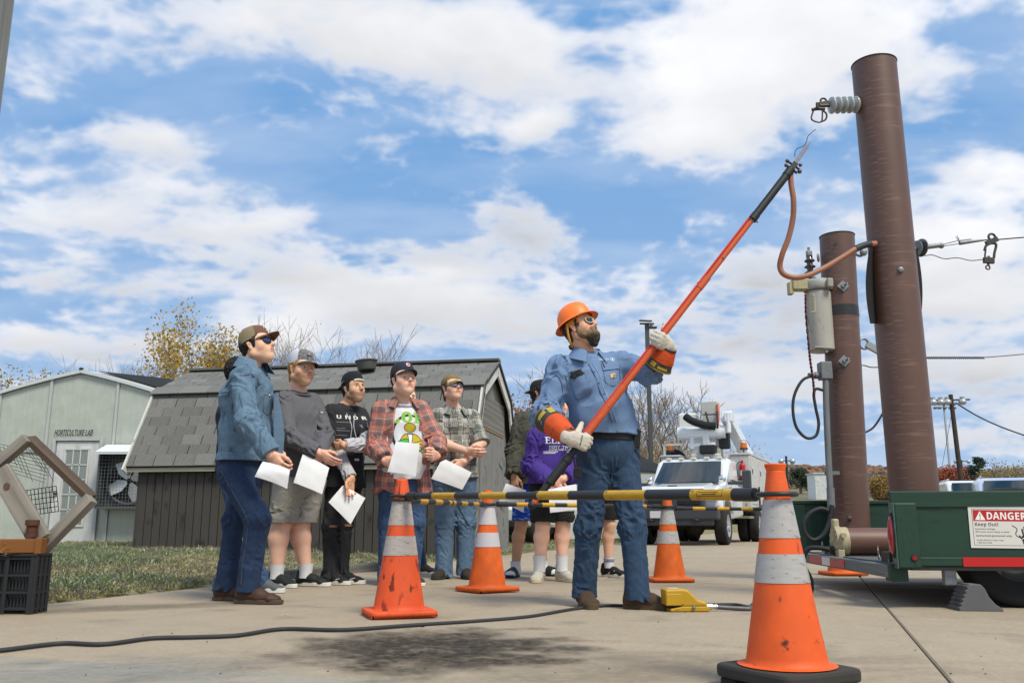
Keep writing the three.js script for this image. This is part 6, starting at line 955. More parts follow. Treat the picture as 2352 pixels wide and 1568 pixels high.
// ------------------------------------------------------------------ the hot stick and the line worker who holds it
function project(p) { const y = p.y - EYE, zc = -(y * SP - p.z * CP), yc = y * CP + p.z * SP; return [PXW / 2 + FPX * p.x / -zc, PXH / 2 - FPX * yc / -zc]; }
const ST0 = at(1222, 1160, 4.98), ST1 = at(1838, 362, 5.22), STD = ST1.clone().sub(ST0).normalize();
function onStick(px) { let a = -.2, b = 1.2; for (let i = 0; i < 40; i++) { const m = (a + b) / 2; project(ST0.clone().lerp(ST1, m))[0] < px ? a = m : b = m; } return ST0.clone().lerp(ST1, a); }
{
  const g = thing('hot_stick', 'long orange telescoping hot stick with black grips held up by the worker', 'hot stick', V(0, 0, 0));
  const or = mat(0xe4602a, .6, { map: T.soft }), or2 = mat(0xc02a24, .5), bk = mat(0x1b1c1f, .55, { map: T.dirt }), side = V().crossVectors(STD, V(0, 0, 1)).normalize();
  const seg = (a, b, r, m, n, r2) => part(g, n, rod(onStick(a), onStick(b), r, r2 ?? r, 22), m);
  seg(1226, 1237, .0165, or, 'tube'); seg(1231, 1262, .0165, or, 'tube'); seg(1242, 1332, .0195, bk, 'grip'); seg(1262, 1303, .027, bk, 'bumper'); seg(1261, 1266, .031, bk, 'collar'); seg(1299, 1305, .031, bk, 'collar');
  part(g, 'end_cap', [ball(.024, ST0.x, ST0.y, ST0.z)], bk);
  seg(1318, 1366, .0175, or, 'tube'); seg(1350, 1432, .0225, or, 'sleeve'); seg(1366, 1622, .0185, or, 'tube'); seg(1606, 1626, .021, or, 'sleeve'); seg(1606, 1740, .0165, or, 'tube');
  const lab = part(g, 'worn_label', rod(onStick(1346), onStick(1362), .0183, .0183, 20), mat(0xd9cfca, .7, { map: T.scuff })); void lab;
  const off = side.clone().multiplyScalar(-.022).add(V(0, 0, .004)); part(g, 'control_rod', rod(onStick(1338).add(off), onStick(1736).add(off), .006, .006, 10), or2);
  for (const px of [1612, 1400]) part(g, 'guide', [rod(onStick(px).addScaledVector(side, -.03), onStick(px).addScaledVector(side, .012), .008, .008, 8)], or);
  for (const px of [1397, 1660]) { const p = onStick(px); part(g, 'rivet', ball(.006, p.x, p.y, p.z + .021, 1, 1, 1, 8), MT.galv); }
  part(g, 'bracket', beam(onStick(1724), onStick(1738), .03, .034, side), mat(0x55504b, .5, { metalness: .5 })); part(g, 'bolt', rod(onStick(1730).addScaledVector(side, .01), onStick(1730).addScaledVector(side, .04), .006, .006, 8), MT.galv);
  seg(1734, 1810, .0245, bk, 'head_tube'); seg(1806, 1818, .0275, bk, 'collar'); seg(1728, 1737, .027, bk, 'collar');
  // clamp jaw and copper contacts
  const br = mat(0x6a5248, .4, { metalness: .7 }), dkm = mat(0x35302d, .5, { metalness: .6 });
  for (const e of [-.010, .0, .010]) part(g, 'contact_bar', beam(onStick(1815).addScaledVector(side, e), at(1862 - Math.abs(e) * 700, 326 + Math.abs(e) * 900, 5.24).addScaledVector(side, e), .006, .008, side), br);
  part(g, 'clamp_body', [beam(onStick(1814), onStick(1828), .035, .03, side), rod(onStick(1818).addScaledVector(side, -.035), onStick(1818).addScaledVector(side, .045), .008, .008, 10), rod(onStick(1824).addScaledVector(side, -.045), onStick(1824).addScaledVector(side, .045), .007, .007, 10)], dkm);
  part(g, 'clamp_bolt', [ball(.012, ...onStick(1818).addScaledVector(side, -.04).toArray(), 1, 1, 1, 8), ball(.013, ...onStick(1824).addScaledVector(side, -.05).toArray(), 1, 1, 1, 8), ball(.015, ...onStick(1822).addScaledVector(side, .05).toArray(), 1, 1, 1, 8), ball(.012, ...onStick(1830).addScaledVector(side, .03).toArray(), 1, 1, 1, 8)], br);
  part(g, 'whip_wire', tube([[1826, 360], [1827, 348], [1832, 341], [1845, 336], [1852, 328], [1856, 314], [1864, 305], [1874, 297]].map(([x, y]) => at(x, y, 5.24)), .0024, 50, 6), MT.dark);
  // jumper hose: from the clamp down and round to the small socket on the tall pole
  const j = thing('jumper_cable', 'thick orange jumper cable curving from the clamp to the tall brown pole', 'cable', V(0, 0, 0)), P2 = [[1816, 402, 5.22], [1818, 425, 5.22], [1823, 458, 5.22], [1822, 500, 5.24], [1812, 545, 5.26], [1797, 585, 5.28], [1792, 612, 5.3], [1799, 628, 5.3], [1822, 637, 5.3], [1850, 634, 5.3], [1890, 617, 5.32], [1940, 588, 5.34], [1965, 572, 5.35], [1990, 562, 5.37], [2005, 560, 5.39]].map(([x, y, d]) => at(x, y, d)), cv = new THREE.CatmullRomCurve3(P2, false, 'centripetal');
  const hose = mat(0xb4775a, .5, { map: T.soft, bumpMap: T.grain, bumpScale: .0004 }), sub = (a, b, n = 30) => Array.from({ length: n + 1 }, (_, i) => cv.getPoint(lerp(a, b, i / n)));
  part(j, 'hose', tube(sub(0, .88, 60), .0172, 120, 14), hose); part(j, 'boot', tube(sub(.86, .975), .021, 40, 14), mat(0x26282c, .6)); part(j, 'plug', rod(cv.getPoint(.97), at(2012, 559, 5.4), .0165, .0165, 14), mat(0xa85f45, .5)); part(j, 'ferrule', rod(at(1817, 404, 5.22), onStick(1822), .014, .012, 12), dkm);
}
{
  const tR = onStick(1334), tL = onStick(1513), sideV = V().crossVectors(STD, V(0, 0, 1)).normalize();
  // right hand: in front of the stick, palm away from the viewer; left hand: beyond it, palm to the left, fingers round the front
  const yR = V(.93, -.25, -.2).normalize(), xR = STD.clone(), nR = V().crossVectors(xR.clone().addScaledVector(yR, -xR.dot(yR)).normalize(), yR), palmR = tR.clone().addScaledVector(nR, -.036), wR = palmR.clone().addScaledVector(yR, -.07);
  const yL = V(-.62, .30, .66).normalize(), xL = STD.clone(), xLo = xL.clone().addScaledVector(yL, -xL.dot(yL)).normalize(), nL = V().crossVectors(yL, xLo), palmL = tL.clone().addScaledVector(nL, -.036), wL = palmL.clone().addScaledVector(yL, -.062);
  const D = 5.36, px = (p) => { const q = project(p); return [q[0], q[1], D + p.z]; };
  const f = figure({ seed: 11, slim: .9, label: 'line worker person in blue shirt, orange hard hat and bearded, raising the hot stick', d: D, yaw: 22,
    head: { yaw: 58, pitch: 20, s: 1.04, plump: .3, flush: .8 }, skin: [.56, .32, .23], eyes: 0,
    j: { head: [1330, 753, .05], neck: [1345, 811, .02], hip: [1397, 1024, 0], shR: [1286, 850, .04], shL: [1421, 838, -.03], elR: [1257, 951, .1], elL: [1492, 852, .12], wrR: [0, 0], wrL: [0, 0], knR: [1352, 1215, .02], knL: [1455, 1215, .1], anR: [1342, 1350, -.04], anL: [1464, 1357, .14], ...{ wrR: px(wR), wrL: px(wL) } },
    b: { chest: [.185, .13], waist: [.185, .145], hip: [.178, .142], arm: [.073, .064, .05], leg: [.112, .076, .074], belly: .02 },
    legs: { mat: M.jeansWork, fold: .0075, hem: -.045, extra: .1, stack: 1.4, seamMat: mat(0x3c5a7c, .9), seamDir: [.35, 0, .95] },
    top: { mat: M.work, name: 'work_shirt', sleeve: 1.3, sleeveL: 1.22, hem: 1000, inf: .014, fold: .011, flare: -.006, hemWave: .01 }, handR: { glove: 1 }, handL: { glove: 1 } });
  const { P, H, fw, rt } = f;
  // gloves
  const leather = mat(0xd6cdbf, .8, { map: T.dirt, bumpMap: T.grain, bumpScale: .0008 });
  const gR = handField(wR, yR, xR, false, [[1.0, 1.5, .9], [1.05, 1.5, .9], [1.1, 1.5, .9], [1.15, 1.5, .9]], { s: 1.22, inflate: .0045, thumb: [[.5, .45, .75], [.75, .3, .6], [.85, .2, .4]] });
  const gL = handField(wL, yL, xL, true, [[1.25, 1.45, .8], [1.25, 1.45, .85], [1.25, 1.5, .85], [1.3, 1.5, .9]], { s: 1.2, inflate: .0045, thumb: [[.6, .4, .7], [.8, .1, .55], [.8, 0, .4]] });
  for (const [gf, w, name] of [[gR, wR, 'R'], [gL, wL, 'L']]) { gf.disp = (x, y, z) => .0012 * noise3(x * 60, y * 60, z * 60) + .0012 * noise3(x * 140, y * 40, z * 140); part(P, 'glove', gf.mesh(.0036, { uv: true }), leather); void w; void name; }
  // rubber gauntlets: orange cuff, black rubber end with a yellow lip, strap
  for (const [w, y, rimPx, rimD, r1, k] of [[wR, yR, [1258, 962], D - .14, .083, 0], [wL, yL, [1512, 842], D - .19, .082, 1]]) {
    const rim = at(rimPx[0], rimPx[1], rimD), ax = rim.clone().sub(w).normalize(), L = rim.distanceTo(w), e1 = V(0, 1, 0).addScaledVector(ax, -ax.y).normalize(), e2 = V().crossVectors(ax, e1);
    const ring = (t, r) => grid(30, 1, (u) => { const a = u * TAU; return w.clone().addScaledVector(ax, L * t).addScaledVector(e1, Math.cos(a) * r).addScaledVector(e2, Math.sin(a) * r); }); void ring;
    const rad = (t) => lerp(.043, r1, Math.pow(clamp(t), .72)) * (1 + .0 * t);
    const sleeveG = (t0, t1, off) => grid(40, 14, (u, v) => { const a = u * TAU, t = lerp(t0, t1, v), r = rad(t) + off + .0025 * noise3(Math.cos(a) * 2 + k, Math.sin(a) * 2, t * 5) + .0012 * noise3(Math.cos(a) * 5 + k, Math.sin(a) * 5, t * 16); return w.clone().addScaledVector(ax, L * t).addScaledVector(e1, Math.cos(a) * r).addScaledVector(e2, Math.sin(a) * r); });
    part(P, 'orange_cuff', sleeveG(.02, .66, .003), mat(0xe05512, .75, { side: THREE.DoubleSide, map: T.dirt, bumpMap: T.grain, bumpScale: .001 })); part(P, 'rubber_cuff', sleeveG(.6, 1, .0), mat(0x45423c, .7, { side: THREE.DoubleSide, map: T.dirt }));
    const lip = []; for (let i = 0; i <= 24; i++) { const a = i / 24 * TAU; lip.push(w.clone().addScaledVector(ax, L * 1.0).addScaledVector(e1, Math.cos(a) * rad(1)).addScaledVector(e2, Math.sin(a) * rad(1))); } part(P, 'cuff_lip', new THREE.TubeGeometry(new THREE.CatmullRomCurve3(lip, true), 48, .0042, 8, true), mat(0x8a6d2c, .7));
    const patch = (a0, a1, t0, t1, m, n) => part(P, n, grid(10, 2, (u, v) => { const a = lerp(a0, a1, u), t = lerp(t0, t1, v), r = rad(t) + .0035; return w.clone().addScaledVector(ax, L * t).addScaledVector(e1, Math.cos(a) * r).addScaledVector(e2, Math.sin(a) * r); }), m);
    const yl = mat(0xb09a30, .6, { side: THREE.DoubleSide }); const front = Math.atan2(e2.z, e1.z); patch(front - .7, front + .1, .80, .9, yl, 'rubber_label'); patch(front + .3, front + .75, .72, .92, yl, 'rubber_label');
    const st = []; for (let i = 0; i <= 20; i++) { const a = i / 20 * TAU; st.push(w.clone().addScaledVector(ax, L * .06).addScaledVector(e1, Math.cos(a) * .047).addScaledVector(e2, Math.sin(a) * .047)); } part(P, 'wrist_strap', new THREE.TubeGeometry(new THREE.CatmullRomCurve3(st, true), 40, .008, 6, true), mat(0x131315, .6));
    const gt = canvasTex(256, 64, (c) => { c.clearRect(0, 0, 256, 64); c.fillStyle = '#2a2724'; c.font = 'bold 44px sans-serif'; c.fillText('SALISBURY', 4, 46); }); const gg = k ? gL : gR, geoG = P.children.filter((q) => q.name === 'glove')[k].geometry;
    part(P, 'print', printOn(geoG, w.clone().addScaledVector(y, .055).addScaledVector(gg.N, -.02), k ? y.clone() : gg.X.clone().negate(), k ? gg.X.clone() : y.clone(), .07, .016), printMat(gt));
    if (!k) { const sg = canvasTex(256, 96, (c) => { c.clearRect(0, 0, 256, 96); c.fillStyle = '#3a2418'; c.font = 'italic 72px sans-serif'; c.fillText('Sonic', 10, 70); }); const cuffG = P.children.find((q) => q.name === 'orange_cuff').geometry; void sg; void cuffG; }
  }
  // beard and hair
  const Bd = new Field(), X = H.dir(1, 0, 0), s = H.s, q = (a, b, ra, rb, k = .03) => Bd.add(H.w(...a), H.w(...b), Array.isArray(ra) ? ra.map((e) => e * s) : ra * s, Array.isArray(rb) ? rb.map((e) => e * s) : rb * s, k * s, { right: X });
  for (const e of [-1, 1]) { q([e * .062, -.02, .012], [e * .055, -.062, .03], .016, .024); q([e * .055, -.062, .03], [e * .022, -.095, .07], .026, .032); q([e * .03, -.054, .086], [e * .008, -.046, .1], .009, .01, .02); q([e * .032, -.056, .086], [e * .03, -.075, .08], .012, .016, .02); }
  q([0, -.095, .072], [0, -.138, .062], [.04, .034], [.03, .026]); q([-.02, -.082, .088], [.02, -.082, .088], .014, .014, .02);
  Bd.sub(H.w(-.016, -.0655, .112), H.w(.016, -.0655, .112), .0085 * s, .0085 * s, .006);
  Bd.disp = (x, y, z) => .0035 * noise3(x * 110, y * 45, z * 110) + .002 * noise3(x * 260, y * 110, z * 260);
  const hv = V(), beardC = (x, y, z, c) => { hv.set(x, y, z).applyMatrix4(H.inv); const k = smooth(-.06, -.12, hv.y - hv.z * .25 + .02), n = .75 + .5 * fbm(x * 90, y * 40, z * 90, 3); c[0] = lerp(.30, .045, k) * n; c[1] = lerp(.19, .032, k) * n; c[2] = lerp(.10, .024, k) * n; };
  part(P, 'beard', Bd.mesh(.0042, { color: beardC }), new THREE.MeshStandardMaterial({ vertexColors: true, roughness: .85 }));
  hair(P, H, 0x33241b, { t: .003, back: .035, side: .012 });
  part(P, 'lips', onHead(H, [ball(.0065, 0, -.0615, .098, 2.3, .75, .8, 10), ball(.0065, 0, -.0695, .0975, 2.2, .85, .8, 10)].reduce((a, b) => join([a, b]))), mat(0xa86a5c, .6));
  glasses(P, H, { frame: 0xb2a88e, lens: 0x2b2c30, thick: .0045 });
  // hard hat: dome with raised ridges, full brim, suspension band, strap
  const hat = new THREE.Group(); hat.name = 'hard_hat'; P.add(hat);
  const om = new THREE.MeshPhysicalMaterial({ color: new THREE.Color().setRGB(1.0, .19, .018), roughness: .5, clearcoat: .12, clearcoatRoughness: .4, side: THREE.DoubleSide });
  const hb = new THREE.Matrix4().makeRotationX(-.08).setPosition(0, .045, -.008), HG = (g) => onHead(H, g.applyMatrix4(hb));
  const rimR = (a) => [Math.sin(a) * .096, Math.cos(a) * .117];
  const dome = grid(56, 22, (u, v) => { const a = u * TAU, t = v * Math.PI / 2, rad = Math.pow(Math.cos(t), .75), h = Math.pow(Math.sin(t), .92), [x, z] = rimR(a), ridge = .009 * Math.exp(-((x * rad) ** 2) / .00022) * smooth(.2, .6, h) + .0045 * Math.exp(-((Math.abs(x * rad) - .035) ** 2) / .00012) * smooth(.2, .5, h); return V(x * rad, .122 * h + ridge, z * rad); });
  const brim = grid(56, 8, (u, v) => { const a = u * TAU, k = v < .5 ? v * 2 : (1 - v) * 2, up = v < .5 ? 1 : -1, [x, z] = rimR(a), w = .024 + .014 * smooth(.3, 1, Math.cos(a)) + .01 * smooth(.3, 1, -Math.cos(a)), n = Math.hypot(x, z); return V(x + x / n * w * k, .004 - .016 * k * k + up * .0018, z + z / n * w * k); });
  part(hat, 'shell', HG(join([dome, brim])), om);
  part(hat, 'suspension', HG(join([grid(40, 2, (u, v) => { const a = u * TAU, [x, z] = rimR(a); return V(x * .88, -.008 - .034 * v, z * .88); }), ...[0, 1, 2, 3, 4].map((k) => { const a = .4 + k * 1.1, [x, z] = rimR(a); return box(.02, .012, .004, x * .9, -.018, z * .9); })])), mat(0xd08a26, .6, { side: THREE.DoubleSide }));
  part(hat, 'strap', onHead(H, join([tube([V(-.088, .02, -.03), V(-.09, -.03, -.045), V(-.07, -.085, -.06), V(-.03, -.11, -.075)], .007, 20, 6), tube([V(.088, .02, -.03), V(.09, -.03, -.045), V(.07, -.085, -.06), V(.03, -.11, -.075)], .007, 20, 6)])), mat(0xc4912f, .7)); part(hat, 'ratchet', onHead(H, box(.07, .03, .03, 0, -.1, -.085, .008)), mat(0x22262e, .6));
  // collar, undershirt, placket, pockets, badge
  collar(f, M.work, { open: .5, w: .06, r: .072, stand: .05, flare: 1.5, dy: .008 });
  part(P, 'undershirt', grid(12, 6, (u, v) => { const a = (u - .5) * 1.7; return f.neck.clone().addScaledVector(fw, Math.cos(a) * (.066 + .03 * v) + .012).addScaledVector(rt, Math.sin(a) * (.07 + .012 * v)).add(V(0, -.012 - .075 * v, 0)); }), cloth(0x9a918c, T.knit, { side: THREE.DoubleSide }));
  const edge = (pts, n, w, m, lift = .002) => { const L = pts.map(([x, y]) => { const o = at(x, y, D - .5), dir = at(x, y, D).sub(o).normalize(); return f.trace(o, dir).addScaledVector(dir, -lift); }); return part(P, n, tube(L, w, 60, 5), m); };
  const st = mat(0x39587f, .9), st2 = mat(0x86a2c4, .9);
  edge([[1352, 836], [1366, 862], [1377, 895], [1393, 930], [1404, 965], [1413, 1000]], 'placket', .0035, st); edge([[1362, 834], [1378, 862], [1388, 895], [1404, 930], [1415, 965], [1424, 998]], 'placket', .0028, st2);
  const sheet = (quad, n, m, lift) => { const G = (u, v) => { const a = lerp(lerp(quad[0][0], quad[1][0], u), lerp(quad[3][0], quad[2][0], u), v), b = lerp(lerp(quad[0][1], quad[1][1], u), lerp(quad[3][1], quad[2][1], u), v), o = at(a, b, D - .5), dir = at(a, b, D).sub(o).normalize(); return f.trace(o, dir).addScaledVector(dir, -lift); }; return part(P, n, grid(10, 10, G), Object.assign(m, { side: THREE.DoubleSide })); };
  sheet([[1309, 873], [1342, 860], [1358, 900], [1326, 918]], 'pocket', M.work.clone(), .006); edge([[1309, 873], [1326, 918], [1358, 900], [1342, 860]], 'pocket_seam', .002, st);
  sheet([[1307, 869], [1313, 857], [1335, 850], [1344, 858]], 'pocket_opening', mat(0x16181d, .8), .008); part(P, 'phone', (() => { const o = at(1325, 858, D - .5), dir = at(1325, 858, D).sub(o).normalize(), p = f.trace(o, dir); return box(.075, .05, .012, 0, 0, 0, .006, [0, .3, .35]).translate(p.x, p.y, p.z); })(), mat(0x0c0d10, .3));
  sheet([[1381, 832], [1421, 828], [1423, 846], [1386, 850]], 'pocket_flap', M.work.clone(), .008); edge([[1386, 850], [1392, 878], [1408, 886], [1424, 873], [1423, 846]], 'pocket_seam', .002, st); sheet([[1402, 858], [1413, 856], [1414, 866], [1403, 868]], 'brand_patch', mat(0xc9b48a, .8), .006); edge([[1409, 860], [1412, 862], [1409, 865]], 'brand_mark', .004, mat(0xc8742a, .8), .006);
  part(P, 'pen', rod(...(() => { const o = (x, y) => { const a = at(x, y, D - .5), dir = at(x, y, D).sub(a).normalize(); return f.trace(a, dir).addScaledVector(dir, -.01); }; return [o(1383, 828), o(1389, 843)]; })(), .004, .004, 8), mat(0x1a1a1c, .4));
  { const o = at(1398, 822, D - .15), rp = V(Math.cos(.1), .05, -.1).normalize(); part(P, 'name_print', printOn(f.sg, o, rp, V(0, 1, 0).addScaledVector(rp, -rp.y).normalize(), .115, .04, .003), printMat(canvasTex(256, 96, (c) => { c.clearRect(0, 0, 256, 96); c.fillStyle = '#c3d2e8'; c.font = '54px sans-serif'; c.fillText('ozarks', 4, 66); c.lineWidth = 5; c.strokeStyle = '#c3d2e8'; c.beginPath(); c.arc(214, 48, 34, 0, 7); c.stroke(); c.beginPath(); c.arc(214, 48, 14, 0, 7); c.fill(); for (let i = 0; i < 6; i++) { c.beginPath(); c.moveTo(214, 48); c.lineTo(214 + 34 * Math.cos(i), 48 + 34 * Math.sin(i)); c.stroke(); } }))); }
  for (const [x, y] of [[1346, 832], [1365, 854], [1376, 879], [1388, 905], [1398, 932], [1409, 962], [1418, 990], [1331, 876]]) { const o = at(x, y, D - .5), dir = at(x, y, D).sub(o).normalize(), p = f.trace(o, dir); part(P, 'snap', cyl(.0065, .0055, .004, 0, 0, 0, undefined, 12).applyMatrix4(new THREE.Matrix4().compose(p.addScaledVector(dir, -.002), turnTo(V(), dir.clone().negate()), V(1, 1, 1))), mat(0x6e7e92, .4, { metalness: .5 })); }
  edge([[1263, 872], [1278, 862], [1290, 880], [1292, 910], [1287, 935]], 'seam', .0026, st);
  // belt, tool pouch, pens, fly
  const bel = new Field(); for (const p of f.Q.p) if (p.tag === 'torso') bel.add(p.a, p.b, [p.wa + .007, p.da + .007], [p.wb + .007, p.db + .007], .05, { right: rt, front: fw }); bel.cuts.push([0, 1, 0, f.hemY + .008, null]); bel.cutBelow(f.hemY - .036); part(P, 'belt', bel.mesh(.007, { uv: true }), mat(0x17171a, .6));
  const bp = at(1459, 1003, D - .02); part(P, 'pouch', box(.05, .12, .075, bp.x, bp.y - .01, bp.z, .014, [.1, .2, -.12]), mat(0x101113, .6));
  const pp = at(1322, 1078, D - .16); part(P, 'pens', [rod(pp, pp.clone().add(V(-.012, .08, 0)), .006, .006, 8), rod(pp.clone().add(V(.014, 0, 0)), pp.clone().add(V(.004, .075, 0)), .006, .006, 8), box(.05, .06, .02, pp.x + .012, pp.y - .02, pp.z, .006)], MT.dark);
  { const oq = (x, y) => { const o = at(x, y, D - .5), dir = at(x, y, D).sub(o).normalize(); return f.trace(o, dir, f.Q).addScaledVector(dir, -.001); }; part(P, 'seam', tube([[1404, 1018], [1406, 1060], [1408, 1085], [1404, 1105]].map((c) => oq(...c)), .003, 30, 5), mat(0x38587c, .9)); part(P, 'seam', tube([[1416, 1018], [1417, 1058], [1411, 1082]].map((c) => oq(...c)), .002, 30, 5), mat(0x54769c, .9)); part(P, 'seam', tube([[1455, 1022], [1468, 1045], [1473, 1075]].map((c) => oq(...c)), .0025, 30, 5), mat(0x38587c, .9)); }
  const kl = at(1344, 1023, D - .3); part(P, 'lanyard', tube([kl, kl.clone().add(V(.02, -.03, 0)), kl.clone().add(V(.012, -.08, .01)), kl.clone().add(V(-.005, -.1, 0))], .004, 20, 6), MT.dark);
  const bm = mat(0x4a3623, .85, { map: T.dirt }), bsole = mat(0x57472f, .85, { map: T.dirt });
  onFeet(f, 'work_boot', [.12, 0, 1], [.97, 0, .28], .325, { mat: bm, soleMat: bsole, lace: 0x3a2a1b, high: .125, sole: .034, wide: 1.16, toe: .028 });
}
// ------------------------------------------------------------------ cones and retractable bars
const P3 = (a, d) => a.map(([x, y, e = 0]) => at(x, y, d - e));
T.oldCone = tex(512, (u, v) => { const n = tn(u, v, 5, 61, 4), sc = smooth(.06, .26, tn(u, v * .55, 9, 67, 5)) * smooth(-.12, .25, tn(u, v, 3, 71, 3)), k = 236 + 16 * n; return [lerp(k, 78, sc * .8), lerp(k * .98, 62, sc * .8), lerp(k * .95, 56, sc * .8)]; });
T.hexRef = tex(256, (u, v) => { const a = Math.abs(Math.sin((u * 22 + v * 22) * Math.PI)), b = Math.abs(Math.sin((u * 22 - v * 22) * Math.PI)), e = Math.min(a, b) < .12 ? 1 : 0, k = 214 - 28 * e + 8 * tn(u, v, 6, 3, 3); return [k, k * .985, k * .985]; });
T.dirtyRef = tex(512, (u, v) => { const a = Math.abs(Math.sin((u * 30 + v * 30) * Math.PI)), b = Math.abs(Math.sin((u * 30 - v * 30) * Math.PI)), e = Math.min(a, b) < .14 ? 1 : 0, s = smooth(.18, .42, tn(u, v, 7, 77, 5)), k = 196 - 26 * e + 18 * tn(u, v, 4, 3, 4); return [lerp(k, 104, s * .6), lerp(k * .98, 90, s * .6), lerp(k * .96, 76, s * .6)]; });
const RING = .605;
function cone(label, p, turn, o) {
  const g = thing('traffic_cone', label, 'traffic cone', p, turn, 'traffic cones of the barrier'), om = new THREE.MeshPhysicalMaterial({ color: new THREE.Color(...o.color), roughness: .62, map: o.old ? T.oldCone : o.black ? T.scuff : T.soft, clearcoat: o.old ? 0 : .06, clearcoatRoughness: .5 });
  const r = (y) => lerp(.137, .031, Math.pow((y - .03) / .68, .97)), prof = []; for (let y = .038; y < .705; y += .022) prof.push([r(y), y]); const B = o.black ? .05 : 0;
  const uvs = (gq) => { const uv = gq.attributes.uv; for (let i = 0; i < uv.count; i++) uv.setXY(i, uv.getX(i) * 2, uv.getY(i) * 1.6); return gq; };
  part(g, 'body', uvs(lathe([[.165, .03], [.149, .033], ...prof, [.033, .706], [.031, .714], [.0, .714]].map(([a, y]) => [a, y + B * (1 - y)]), 44)), om);
  const bs = .178, sh = []; for (let i = 0; i < 40; i++) { const a = i / 40 * TAU, c = Math.cos(a), s = Math.sin(a); sh.push([Math.sign(c) * Math.pow(Math.abs(c), .22) * bs, Math.sign(s) * Math.pow(Math.abs(s), .22) * bs]); }
  if (o.black) { g.scale.setScalar(.88); const bp = sh.map(([x, y]) => [x * 1.0, y * 1.0]); part(g, 'base', extrude(bp, .045, .012).rotateX(-Math.PI / 2).translate(0, .052, 0), mat(0x3a3835, .9, { map: T.scuff, bumpMap: T.grain, bumpScale: .0015 })); part(g, 'feet', [-1, 1].flatMap((a) => [-1, 1].map((b) => box(.08, .03, .08, a * .12, .014, b * .12, .01))), mat(0x23211f, .9)); }
  else { part(g, 'base', extrude(sh, .022, .007).rotateX(-Math.PI / 2).translate(0, .025, 0), om); const tt = []; for (let i = 0; i < 40; i++) for (const [a, b] of [[0, 1], [1, 0], [0, -1], [-1, 0]]) { const t = (i + .5) / 40 * 2 - 1; tt.push(new THREE.ConeGeometry(.0045, .014, 4).rotateX(Math.PI).translate(a ? a * (bs - .008) : t * bs * .9, .008, b ? b * (bs - .008) : t * bs * .9)); } const q = part(g, 'base_teeth', tt, om); q.userData.kind = 'stuff'; }
  for (const [y0, y1, n] of [[.312, .412, 4], [.468, RING, 6]]) { const cp = []; for (let i = 0; i <= n; i++) { const y = lerp(y0, y1, i / n); cp.push([r(y) + .0022, y + B * (1 - y)]); } part(g, 'reflective_collar', uvs(lathe(cp, 44)), new THREE.MeshPhysicalMaterial({ color: new THREE.Color(...(o.ref || [.82, .8, .8])), map: o.dirty ? T.dirtyRef : T.hexRef, roughness: .42, metalness: .1, clearcoat: .3 })); }
  if (o.black) part(g, 'grip', lathe([[.034, .655], [.028, .68], [.029, .70], [.034, .716], [.033, .722], [0, .722]].map(([a, y]) => [a * 1.12, y + .028]), 32), om); else part(g, 'tip_hole', cyl(.02, .02, .004, 0, .7145, 0), mat(0x5a1d0a, .9));
  return g;
}
const cg = (px, d) => { const p = at(px, 1200, d); return V(p.x, 0, p.z); };
const CN = { near: cg(1789, 2.77), old: cg(921, 4.86), mid: cg(1120, 6.55), far: cg(1534, 7.62), tail: cg(1928, 8.55) };
cone('large traffic cone with thick black rubber base, nearest of all on the right', CN.near, .5, { color: [.84, .112, .006], black: true, dirty: true, old: false, ref: [.75, .74, .73] });
cone('worn red-orange traffic cone with black scuffs and grimy collars beside the cable', CN.old, .32, { color: [.84, .105, .018], old: true, dirty: true, ref: [.80, .72, .66] });
cone('clean bright orange traffic cone in front of the faded blue jeans', CN.mid, .62, { color: [1, .155, .004], ref: [.85, .82, .85] });
cone('traffic cone in front of the white utility truck with a stained white collar', CN.far, .05, { color: [1, .17, .006], dirty: true, ref: [.88, .86, .84] });
cone('traffic cone mostly hidden behind the trailer tail with only its orange foot showing', CN.tail, .1, { color: [1, .17, .006] });
function bar(label, A, Bc, r0, r1, n, hA, hB, split = .5, endFree) {
  const g = thing('barrier_bar', label, 'barrier bar', V(0, 0, 0), 0, 'striped bars between the cones'), a = A.clone().setY(hA), b = Bc.clone().setY(hB), ax = b.clone().sub(a).normalize(), L = a.distanceTo(b), at2 = (t) => a.clone().addScaledVector(ax, t);
  const yl = mat(0xd2a21a, .5, { map: T.dirt }), bk = mat(0x2b2c2f, .55, { map: T.dirt }), s0 = .13, s1 = endFree ? L : L - .13, rad = (k) => k < split * n ? r0 : r1;
  for (let k = 0; k < n; k++) { const t0 = lerp(s0, s1, k / n), t1 = lerp(s0, s1, (k + 1) / n); part(g, k % 2 ? 'yellow_band' : 'black_band', rod(at2(t0), at2(t1), rad(k), rad(k), 20), k % 2 ? yl : bk); }
  part(g, 'joint_sleeve', rod(at2(lerp(s0, s1, split) - .015), at2(lerp(s0, s1, split) + .012), Math.max(r0, r1) + .0012, Math.max(r0, r1) + .0012, 20), bk);
  for (const [c, sg, p] of [[a, 1, a], [b, -1, b]]) { if (endFree && sg < 0) continue; part(g, 'end_sleeve', rod(p.clone().addScaledVector(ax, sg * .085), p.clone().addScaledVector(ax, sg * .17), Math.max(r0, r1) * 1.17, Math.max(r0, r1) * 1.17, 20), MT.blackPlastic); part(g, 'loop', [torus(.058, .0075, c.x, c.y, c.z, [Math.PI / 2, 0, 0], 32, 8), beam(p.clone().addScaledVector(ax, sg * .055), p.clone().addScaledVector(ax, sg * .1), .03, .014, V(0, 0, 1).cross(ax).lengthSq() > .1 ? V(ax.z, 0, -ax.x) : V(1, 0, 0))], MT.blackPlastic); }
  return g;
}
const frontBar = bar('thick striped bar across the front from the worn cone to the nearest cone', CN.old, CN.near, .0165, .0185, 10, RING + .018, .566);
